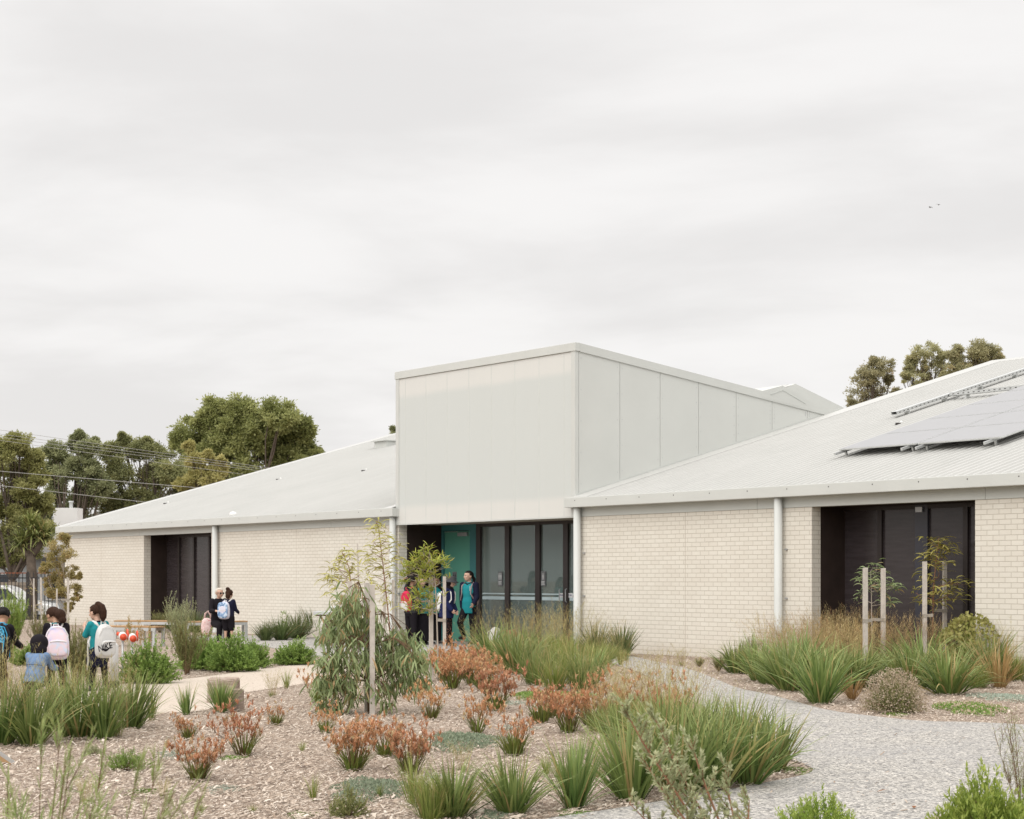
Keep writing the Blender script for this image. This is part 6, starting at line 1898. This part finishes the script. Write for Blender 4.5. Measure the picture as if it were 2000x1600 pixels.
def scarf_hat(fig, root, body):
    bucket_hat(fig, root, body)
    hh, Rm, c = fig.hh, fig.HR, fig.hc
    m = MB(); m.ball(c + Rm @ np.array([0, .14 * hh, 0]), (.45 * hh, .44 * hh, .52 * hh), 18, 12, M=Rm); m.ball(c + Rm @ np.array([0, .02 * hh, -.55 * hh]), (.42 * hh, .36 * hh, .25 * hh), 16, 10, M=Rm)
    remeshed(m, 'head_scarf', CBLK, root, .012, 4)


ph_ = person('girl in grey bucket hat and navy puffer jacket with floral trousers', 0, 0, 1.56, math.radians(68), SKL, [('puffer_jacket', CPUFF, 1.42, 1.95, -.08, 0)], [('trousers', CFLO, 1.15, 1.95)], None, HBL, f, GEN, extra=scarf_hat, loc=entry_pt(872, 40.6))
backpack('white backpack on the navy puffer jacket', ph_, f, .30, .46, .17, (BWHITE, BWHITE, BWHITE), drop=.03, tilt=.12)
f = Fig(1.60, 6.7, .48, .0, arms={'L': (2.4, .5, 2.0, .6), 'R': (.1, .2, .5, .2)}, look=(.3, .1))
p7 = person('dark haired pupil with hands behind the head at the entry pier, seen from behind', 0, 0, 1.58, math.radians(130), SKM, [('jumper', CDK, 1.25, 1.95, -.06, 0)], [('trousers', CBLK, 1.08, 1.97)], 'pony', HBL, f, GEN, loc=entry_pt(803, 40.9))
backpack('crimson and white backpack beside the entry pier', p7, f, .30, .46, .17, (BRED, BRED, BWHITE), drop=.04, tilt=.2)
f = Fig(1.56, 6.7, .48, .02, arms={'L': (.1, .1, .4, .1), 'R': (.3, .15, 1.2, .4)}, look=(-.3, .05))
person('pupil in teal polo and long black skirt behind the lime sapling', 0, 0, 1.54, math.radians(20), SKL, [('polo_shirt', CTEAL, 1.2, .85, -.06, 0)], [('skirt', CBLK, 1.1, .98)], 'long', HBL, f, GEN, loc=entry_pt(824, 41.2))
f = Fig(1.57, 6.7, .48, .02, arms={'L': (.1, .1, .4, .1), 'R': (.1, .1, .3, .1)}, look=(.2, .05))
person('dark skinned pupil in teal and black half hidden behind a pale stake', 0, 0, 1.57, math.radians(30), SKD, [('polo_shirt', CTEAL, 1.15, .8, -.06, 0), ('vest', CBLK, 1.25, .1, -.06, .6)], [('trousers', CBLK, 1.05, 1.97)], 'tied', HBL, f, GEN, loc=entry_pt(849, 41.8))

# --- bags set down at the glass
a = entry_pt(966, 41.3)
o = thing('backpack', 'small white backpack slumped on the ground at the entry glass', 'backpack', a, .3)
MB().superbox((0, 0, .2), (.13, .09, .2), 2.6, M=R3(0, 0, .28)).build('bag_body', BWHITE, o, True)
MB().superbox((.0, -.085, .14), (.09, .03, .10), 3, M=R3(0, 0, .28)).build('front_pocket', BWHITE, o, True); MB().tube([(-.02, .06, .36), (-.13, .1, .28), (-.17, .05, .05), (-.1, .03, .02)], .01, 7).build('shoulder_strap', BWHITE, o, True)
a = entry_pt(990, 41.0)
o = thing('backpack', 'brown backpack leaning over on the ground at the entry glass', 'backpack', a, -.1)
MB().superbox((.03, 0, .17), (.24, .11, .13), 2.6, M=R3(0, 0, -.62)).build('bag_body', BBROWN, o, True)
MB().superbox((.06, -.10, .15), (.13, .03, .08), 3, M=R3(0, 0, -.62)).build('front_pocket', BBROWN, o, True); MB().tube([(-.12, 0, .05), (-.22, -.02, .18), (-.1, -.03, .33), (.1, 0, .32)], .012, 7).build('shoulder_strap', BBROWN, o, True)
# ------------------------------------------------------------------ benches, trough, logs
TIMB = paint('oiled timber slat', (0.36, 0.225, 0.115), 0.7, 0.25, var=0.2, scale=9, bump=.2, bscale=20)
GALV = paint('galvanised steel', (0.47, 0.48, 0.475), 0.45, 0.5, 0.35, var=0.08, scale=6)
DSTEEL = paint('rust brown steel', (0.12, 0.075, 0.055), 0.7, 0.3, var=0.2)


def bench(label, pa, pb, zt_, depth=.4, legs=(0.02, .98)):
    a, b = np.array(pa), np.array(pb); L = float(np.linalg.norm(b - a)); ang_ = math.atan2(b[1] - a[1], b[0] - a[0])
    o = thing('bench', label, 'bench', (a[0], a[1], 0), ang_, 'timber benches by the brick wall')
    s = MB()
    for i in range(4):
        y0 = i * depth / 4; s.bbox((0, y0 + .005, zt_ - .035), (L, y0 + depth / 4 - .005, zt_), .004)
    s.build('seat', TIMB, o)
    f_ = MB()
    for y0 in (0, depth - .04): f_.box((.005, y0, zt_ - .105), (L - .005, y0 + .04, zt_ - .038))
    f_.build('seat_frame', GALV, o)
    for q in legs:
        x = q * L
        for y0 in (.002, depth - .062):
            MB().box((x - .03, y0, 0), (x + .03, y0 + .06, zt_ - .106)).build('leg', GALV, o)
    return o


g2 = lambda px, d: ((px - 1000) / F * d, d)
bench('timber topped bench with the seated woman on it', g2(363, 44.6), g2(484, 45.2), .46, legs=(.03, .36, .66, .98))
bench('timber topped bench in front of the far dark window', g2(222, 45.6), g2(345, 45.4), .46)
bench('timber topped bench half hidden by the grey backpack, nearest the camera', g2(196, 40.6), g2(303, 40.0), .46, legs=(.03, .78, .97))
tx = G(642, 1262)
o = thing('drinking_trough', 'grey steel drinking trough on a braced stand by the brick wall', 'trough', (tx[0], tx[1], 0), -.12)
MB().bbox((-.31, -.2, .71), (.32, .2, .79), .01).build('top', GALV, o); MB().box((-.28, -.18, .68), (.3, .18, .708)).bar((-.2, 0, .68), (-.02, 0, .44), .04, .04).bar((.22, 0, .68), (.04, 0, .44), .04, .04).build('brace', DSTEEL, o)
MB().box((-.06, -.06, 0), (.06, .06, .68)).build('stand', DSTEEL, o)
tp = MB().bbox((.05, -.12, .79), (.30, .12, .9), .02).build('bubbler_head', GALV, o); [MB().tube([(x, -.125, .82), (x, -.16, .82)], .018, 8).build('button', BLACKP, tp) for x in (.1, .24)]


def m_log():
    n = NT('weathered log'); co = n.coord()
    f = n.noise(n.mapping(co, (2, 2, 9)), 4, 5, .65); g_ = n.noise(co, 5, 4)
    col = n.ramp(f, [(.3, (.20, .15, .12)), (.55, (.36, .29, .24)), (.75, (.47, .41, .36))])
    col = n.mix(n.math('MULTIPLY', g_, .4), col, (.34, .25, .21, 1))
    return n.done(n.principled(col, .92, .12, 0, n.bump(f, .9, .02)))


LOGM = m_log()


def log(label, px, py, rx, ry, h, sq=3.0, seed=1):
    x, y, _ = G(px, py)
    o = thing('log_seat', label, 'log', (x, y, 0), .1 * seed, 'weathered logs at the sandy path')
    r_ = random.Random(seed); rings = []
    n = 26; V = []
    wob = [r_.uniform(.9, 1.08) for _ in range(n)]
    zs = [-.05, .05, h * .45, h * .8, h * .95, h, h + .004]
    for i, z in enumerate(zs):
        k = [1.04, 1.0, .97, .98, .97, .92, .45][i]
        for j in range(n):
            t = 2 * PI * j / n; c_, s_ = math.cos(t), math.sin(t); e = (abs(c_) ** sq + abs(s_) ** sq) ** (-1 / sq)
            V.append((c_ * e * rx * k * wob[j], s_ * e * ry * k * wob[j], z + r_.uniform(-.008, .008)))
    V.append((0, 0, h + .005))
    q = [(i * n + j, i * n + (j + 1) % n, (i + 1) * n + (j + 1) % n, (i + 1) * n + j) for i in range(len(zs) - 1) for j in range(n)]
    m = MB().add(V, q, [((len(zs) - 1) * n + j, (len(zs) - 1) * n + (j + 1) % n, len(zs) * n) for j in range(n)])
    b = m.build('trunk_block', LOGM, o, False)
    return o


log('broad flat topped weathered log on the edge of the sandy path', 436, 1372, .195, .19, .30, 3.0, 2)
log('narrow upright weathered log end in front of the broad one', 463, 1389, .075, .09, .25, 2.6, 5)

# bollard, play horns, edging board
x, y, _ = G(223, 1344)
o = thing('bollard', 'pale grey bollard with dark blue foot beside the grey backpack', 'bollard', (x, y, 0))
MB().tube([(0, 0, .09), (0, 0, .60), (0, 0, .63)], [.058, .058, .03], 18).build('post', BGREY, o, True); MB().tube([(0, 0, -.02), (0, 0, .10)], [.065, .064], 18).build('foot', CNAVY, o, True)
ORG = paint('orange plastic', (.62, .075, .025), .4, .45, var=.06); WPL = paint('white plastic', (.72, .71, .69), .4, .4, var=.03)
dH = 29.0
for (px_, py_, lab) in ((240, 1243, 'orange and white play horn touching the grey backpack'), (259, 1246, 'orange and white play horn with a raised ring, farther from the grey backpack')):
    x, y, z = AT(px_, py_, dH)
    o = thing('play_horn', lab, 'play equipment', (x, y, 0), .35, 'orange play horns')
    MB().tube([(0, .06, z + .01), (0, -.05, z - .01)], [.066, .066], 18).build('drum', WPL, o, True)
    MB().tube([(0, -.05, z - .01), (0, -.075, z - .014)], [.058, .055], 18).tube([(0, -.075, z - .014), (0, -.082, z - .015)], [.03, .028], 12).build('mouthpiece', ORG, o, True)
    ring = [(.075 + .0 * k, .055 * math.cos(k) + .02, z + .03 + .075 * math.sin(k)) for k in np.linspace(0, 2 * PI, 18)]
    MB().tube(ring, .014, 8).build('ring', ORG, o, True)
    MB().tube([(-.01, .05, z + .02), (-.085, .08, z + .045)], [.035, .03], 12).build('elbow', ORG, o, True)
    MB().tube([(0, .03, -.02), (0, .03, z - .06)], .018, 10).build('stand', GALV, o, True)
x, y, _ = G(-6, 1494)
o = thing('edging_board', 'sloping timber board with pale metal edge at the frame edge', 'board', (x, y, 0), .35)
MB().bar((-.35, 0, .34), (.10, 0, .0), .03, .16, up=(0, 1, 0)).build('board', TIMB, o); MB().bar((-.33, -.02, .36), (.14, -.02, .005), .035, .03, up=(0, 1, 0)).build('metal_edge', GALV, o)

# ------------------------------------------------------------------ street: fence, car, houses, wires
FBLK = paint('black powder coat', (.012, .011, .012), .45, .4)
fy, fx0, fx1 = 68.0, (-190 - 1000) / F * 68, (104 - 1000) / F * 68
o = thing('palisade_fence', 'black steel palisade fence at the street', 'fence', (fx0, fy, gz(0, fy)))
Lf = fx1 - fx0; zb = -gz(0, fy)
m = MB()
x = 0.07
while x < Lf:
    m.box((x - .0125, -.0125, .1), (x + .0125, .0125, 1.74 + zb)); x += .14
m.box((0, -.022, 1.52 + zb), (Lf, .022, 1.56 + zb)); m.box((0, -.022, .22), (Lf, .022, .26))
m.build('pickets', FBLK, o)
x = 0.0
while x < Lf + .1:
    MB().box((x - .032, -.032, 0), (x + .032, .032, 1.78 + zb)).build('fence_post', FBLK, o); x += 2.38
# car parked on the street, side on
CW = paint('white car paint', (.70, .70, .69), .25, .5, var=.01); CGL = paint('car window glass', (.035, .045, .055), .08, .6, var=.2); TYRE = paint('tyre rubber', (.02, .02, .02), .9, .2)
dcar = 77.0
xr = (106 - 1000) / F * dcar
o = thing('parked_car', 'white car parked behind the black fence, only its cabin showing', 'car', (xr - 2.25, dcar, -.40))


def loftcar(prof, y0, y1, inset):
    bm = bmesh.new()
    n = len(prof); rows = []
    for yy, k in ((y0, .0), (y0 + .12, 1), (y1 - .12, 1), (y1, 0)):
        rows.append([bm.verts.new((p[0] * (1 if k else .985), yy, p[1] if k or p[1] < .5 else p[1] - inset)) for p in prof])
    for a, b in zip(rows[:-1], rows[1:]):
        for i in range(n): bm.faces.new([a[i], a[(i + 1) % n], b[(i + 1) % n], b[i]])
    bm.faces.new(rows[0][::-1]); bm.faces.new(rows[-1])
    bmesh.ops.recalc_face_normals(bm, faces=bm.faces)
    return MB().from_bm(bm)


cb = loftcar([(-2.3, .35), (2.2, .35), (2.28, .6), (2.2, .82), (1.35, .97), (.55, 1.52), (.2, 1.62), (-1.6, 1.62), (-2.05, 1.45), (-2.3, 1.0), (-2.33, .6)], -.88, .88, .05)
cb.build('car_body', CW, o)
for pts in ([(.98, 1.02), (.48, 1.46), (-.05, 1.5), (-.05, 1.02)], [(-.2, 1.02), (-.2, 1.5), (-1.15, 1.5), (-1.15, 1.02)], [(-1.3, 1.02), (-1.3, 1.49), (-1.75, 1.46), (-2.0, 1.06)]):
    for yy in (-.885, .875): MB().prism(pts, 1, yy, yy + .01).build('side_window', CGL, o)
for x in (-1.4, 1.4):
    for yy in (-.8, .8):
        w_ = MB().tube([(x, yy - .1, .32), (x, yy + .1, .32)], [.32, .32], 22).build('wheel', TYRE, o)
        MB().tube([(x, yy - .105, .32), (x, yy + .105, .32)], [.19, .19], 16).build('rim', STEEL, w_)
MB().superbox((2.24, -.6, .72), (.06, .16, .07), 3).build('headlight', WPL, o, True); MB().superbox((1.02, -.98, 1.02), (.07, .1, .07), 3, 14, 8).build('wing_mirror', CW, o, True)

GREYW = paint('pale blue grey weatherboard', (.42, .44, .45), .8, .2, var=.05, scale=.6); RTILE = paint('grey roof tile', (.20, .19, .18), .85, .2, var=.15, scale=2); REND = paint('white render', (.80, .79, .77), .85, .15, var=.03, scale=1)
PAL = paint('grey brown paling', (.24, .20, .16), .9, .1, var=.2, scale=2); RUST = paint('rusty red steel', (.25, .09, .05), .8, .2, var=.2)
dh = 86.0
hx0, hx1 = (-260 - 1000) / F * dh, (175 - 1000) / F * dh
o = thing('house', 'low pale house across the street with a white chimney', 'house', (hx0, dh, -.42))
Lh = hx1 - hx0
MB().box((0, 0, 0), (Lh, 9, 3.0)).build('wall', GREYW, o)
rf = MB().prism([(-.5, 2.95), (4.5, 4.75), (9.5, 2.95)], 0, -.4, Lh + .4).build('roof', RTILE, o)
cx = (133 - 1000) / F * (dh + 1.6) - hx0
ch = MB().bbox((cx - .58, 1.1, 3.0), (cx + .58, 2.2, EYE + .42 + (HZ - 992) / F * (dh + 1)), .01).build('chimney', REND, rf)
zc = EYE + .42 + (HZ - 992) / F * (dh + 1); MB().tube([(cx + .12, 1.7, zc), (cx + .12, 1.7, zc + .3)], .09, 12).tube([(cx + .12, 1.7, zc + .3), (cx + .12, 1.7, zc + .36)], [.14, .12], 12).build('flue', GALV, ch)
for wx in (3.2, 6.2, 9.3):
    w_ = MB().box((wx - .7, -.05, .9), (wx + .7, .02, 2.2)).build('window', WPL, o); MB().box((wx - .63, -.06, .97), (wx + .63, -.051, 2.13)).build('pane', CGL, w_)
o = thing('house', 'white gabled house of which only a roof tip shows above the school roof', 'house', ((190 - 1000) / F * 108 , 108, -.42))
MB().prism([(-4, 0), (4, 0), (4, 3.0), (.0, EYE + .42 + (HZ - 1001) / F * 108), (-4, 3.0)], 1, 0, 8).build('wall', REND, o)
MB().prism([(-4.3, 2.85), (0, EYE + .5 + (HZ - 1001) / F * 108), (4.3, 2.85), (4.3, 2.75), (0, EYE + .38 + (HZ - 1001) / F * 108), (-4.3, 2.75)], 1, -.2, 8.2).build('roof', RTILE, o)
yf = 80.5
o = MB().box((-38, yf, -.42), (-21.5, yf + .06, 1.35)).box((-38, yf - .03, 1.2), (-21.5, yf, 1.3)).build('paling_fence', PAL); tag(o, 'grey brown paling fence behind the parked car', 'fence')
o = MB().bar((-30, 82, EYE + .21), (-20, 82, EYE + .23), .05, .05).build('boom_rail', RUST); tag(o, 'rusty horizontal steel rail above the black fence', 'rail')
for x in (-29.9, -20.2): MB().box((x, 81.97, -.42), (x + .1, 82.03, EYE + .21)).build('rail_post', RUST, o)

WIRE = paint('grey cable', (.33, .32, .30), .6, .3)
GW = 'overhead wires'
dw = 78.0
for y0, y1, x1, sag, rr, lab in ((832, 912, 560, .35, .009, 'highest overhead wire in front of the trees'), (839, 914, 556, .4, .009, 'second highest overhead wire'), (845, 917, 548, .4, .009, 'third highest overhead wire'), (850, 926, 535, .45, .009, 'fourth overhead wire, last of the close bundle'),
                               (916, 951, 412, .2, .014, 'pale overhead wire crossing the middle of the trees'), (944, 980, 312, .2, .014, 'pale overhead wire, lowest of all')):
    a, b = np.array(AT(-1500, y0 - 1500 * (y1 - y0) / x1, dw - 8)), np.array(AT(x1 + 900, y1 + 900 * (y1 - y0) / x1, dw + 8))
    pts = [a * (1 - t) + b * t - np.array([0, 0, sag * 4 * t * (1 - t)]) * .5 for t in np.linspace(0, 1, 60)]
    tag(MB().tube(pts, rr, 6).build('overhead_wire', WIRE), lab, 'wire', GW)
for k, (px_, py_, lab) in enumerate(((405, 908, 'small cable clamp on the wires, nearer the yellowing tree'), (452, 905, 'small cable clamp on the wires, in front of the large rounded tree'))):
    c = AT(px_, py_, dw + 1.5); m = MB().ball(c, .055, 8, 6)
    tag(m.build('cable_clamp', GALV), lab, 'clamp', GW)
BIRD = paint('dark bird', (.16, .16, .16), .8, .2)
for px_, py_, lab, rz0 in ((1817, 405, 'lower of two tiny dark birds in the sky', .3), (1833, 400, 'higher of two tiny dark birds in the sky', -.4)):
    c = AT(px_, py_, 90)
    m = MB().ball((0, 0, 0), (.05, .13, .045), 10, 7)
    for sg in (-1, 1):
        m.add([(0, -.05, .01), (0, .06, .01), (sg * .12, .05, .05), (sg * .11, -.06, .05), (sg * .22, .05, .0), (sg * .22, .02, .0)], [(0, 1, 2, 3), (3, 2, 4, 5)])
    m.add([(-.02, .1, 0), (.02, .1, 0), (.05, .2, 0), (-.05, .2, 0)], [(0, 1, 2, 3)])
    o = m.build('bird', BIRD); o.location = c; o.scale = (.62,) * 3; o.rotation_euler = (0, .2, rz0); tag(o, lab, 'bird', 'birds')
# a few dry leaves on the path
LFD = paint('dry brown leaf', (.20, .095, .05), .9, .1)
for i, (px_, py_, lab) in enumerate(((1713, 1552, 'larger dry brown leaf lying on the grey path'), (1785, 1584, 'smaller dry brown leaf on the grey path near the bright shrub'))):
    x, y, _ = G(px_, py_); m = MB(); m.blades([(0, 0, .004)], .3 + i, 1.2, 1.75, .09 - .03 * i, .028, 4, prof='leaf')
    o = m.build('fallen_leaf', LFD); o.location = (x, y, .016); tag(o, lab, 'leaf', 'dry leaves on the path')
# ------------------------------------------------------------------ sky, sun, camera
w = bpy.data.worlds.new("World"); SC.world = w; w.use_nodes = True
nt = w.node_tree; nt.nodes.clear()
N = lambda k, **kw: (lambda n: [setattr(n, a, b) for a, b in kw.items()] and n or n)(nt.nodes.new(k))
L = nt.links.new
SUN_EL, SUN_AZ = math.radians(40), math.radians(208)      # behind the camera, a little to the left
sky = nt.nodes.new('ShaderNodeTexSky'); sky.sky_type = 'NISHITA'; sky.sun_disc = False
sky.sun_elevation = SUN_EL; sky.sun_rotation = SUN_AZ; sky.dust_density = 3.0
tc = nt.nodes.new('ShaderNodeTexCoord')
sx = nt.nodes.new('ShaderNodeSeparateXYZ'); L(tc.outputs['Generated'], sx.inputs[0])


def M(op, a, b=0.0, c=0.0):
    n = nt.nodes.new('ShaderNodeMath'); n.operation = op
    for i, v in enumerate((a, b, c)):
        if isinstance(v, bpy.types.NodeSocket): L(v, n.inputs[i])
        else: n.inputs[i].default_value = v
    return n.outputs[0]


# a cloud sheet overhead: look it up where the view ray meets a plane
zz = M('ADD', M('MAXIMUM', sx.outputs[2], 0.0), 0.16)
cb_ = nt.nodes.new('ShaderNodeCombineXYZ'); L(M('DIVIDE', sx.outputs[0], zz), cb_.inputs[0]); L(M('DIVIDE', sx.outputs[1], zz), cb_.inputs[1])
mp = nt.nodes.new('ShaderNodeMapping'); L(cb_.outputs[0], mp.inputs[0]); mp.inputs['Scale'].default_value = (0.8, 1.0, 1); mp.inputs['Rotation'].default_value = (0, 0, .35); mp.inputs['Location'].default_value = (3.1, 1.7, 0)
n1 = nt.nodes.new('ShaderNodeTexNoise'); L(mp.outputs[0], n1.inputs['Vector']); n1.inputs['Scale'].default_value = 1.45; n1.inputs['Detail'].default_value = 6; n1.inputs['Roughness'].default_value = .52; n1.inputs['Distortion'].default_value = .25
rp = nt.nodes.new('ShaderNodeValToRGB'); L(n1.outputs[0], rp.inputs[0])
e = rp.color_ramp; e.interpolation = 'EASE'
e.elements[0].position = .36; e.elements[0].color = (.83, .812, .80, 1)
e.elements[1].position = .62; e.elements[1].color = (.955, .938, .925, 1)
# overcast sky: brighter towards the zenith
ze = nt.nodes.new('ShaderNodeMapRange'); ze.interpolation_type = 'SMOOTHSTEP'; L(sx.outputs[2], ze.inputs[0])
for i, v in zip((1, 2, 3, 4), (.34, .95, 1.0, 2.6)): ze.inputs[i].default_value = v
vm = nt.nodes.new('ShaderNodeVectorMath'); vm.operation = 'SCALE'; L(rp.outputs[0], vm.inputs[0]); L(M('MULTIPLY', ze.outputs[0], 10.0), vm.inputs['Scale'])
mix = nt.nodes.new('ShaderNodeMix'); mix.data_type = 'RGBA'; mix.inputs[0].default_value = .96
L(sky.outputs[0], mix.inputs[6]); L(vm.outputs[0], mix.inputs[7])
bg = nt.nodes.new('ShaderNodeBackground'); L(mix.outputs[2], bg.inputs[0]); bg.inputs[1].default_value = 0.1
wo = nt.nodes.new('ShaderNodeOutputWorld'); L(bg.outputs[0], wo.inputs[0])

sl = bpy.data.lights.new('sun', 'SUN'); sl.energy = 2.1; sl.angle = math.radians(60); sl.color = (1.0, .97, .925)
so = bpy.data.objects.new('sun', sl); COL.objects.link(so)
dv = Vector((math.sin(SUN_AZ) * math.cos(SUN_EL), math.cos(SUN_AZ) * math.cos(SUN_EL), math.sin(SUN_EL)))
so.rotation_euler = (-dv).to_track_quat('-Z', 'Y').to_euler()

cam = bpy.data.cameras.new('camera'); co_ = bpy.data.objects.new('camera', cam); COL.objects.link(co_)
co_.location = (0, 0, EYE); co_.rotation_euler = (PI / 2, 0, 0)
cam.sensor_width = 36; cam.lens = 36 * F / 2000.0; cam.shift_y = (HZ - 800) / 2000.0
cam.clip_start = .1; cam.clip_end = 3000
cam.dof.use_dof = True; cam.dof.focus_distance = 22; cam.dof.aperture_fstop = 8.0
SC.camera = co_
SC.view_settings.view_transform = 'Standard'; SC.view_settings.look = 'None'; SC.view_settings.exposure = 0.0; SC.view_settings.gamma = 1.0
SC.render.film_transparent = False
SC.cycles.use_denoising = True
SC.cycles.use_adaptive_sampling = False
SC.cycles.denoiser = 'OPENIMAGEDENOISE'
SC.cycles.max_bounces = 8; SC.cycles.transparent_max_bounces = 16; SC.cycles.diffuse_bounces = 4; SC.cycles.glossy_bounces = 3
SC.cycles.sample_clamp_indirect = 8
SC.render.threads_mode = 'AUTO'
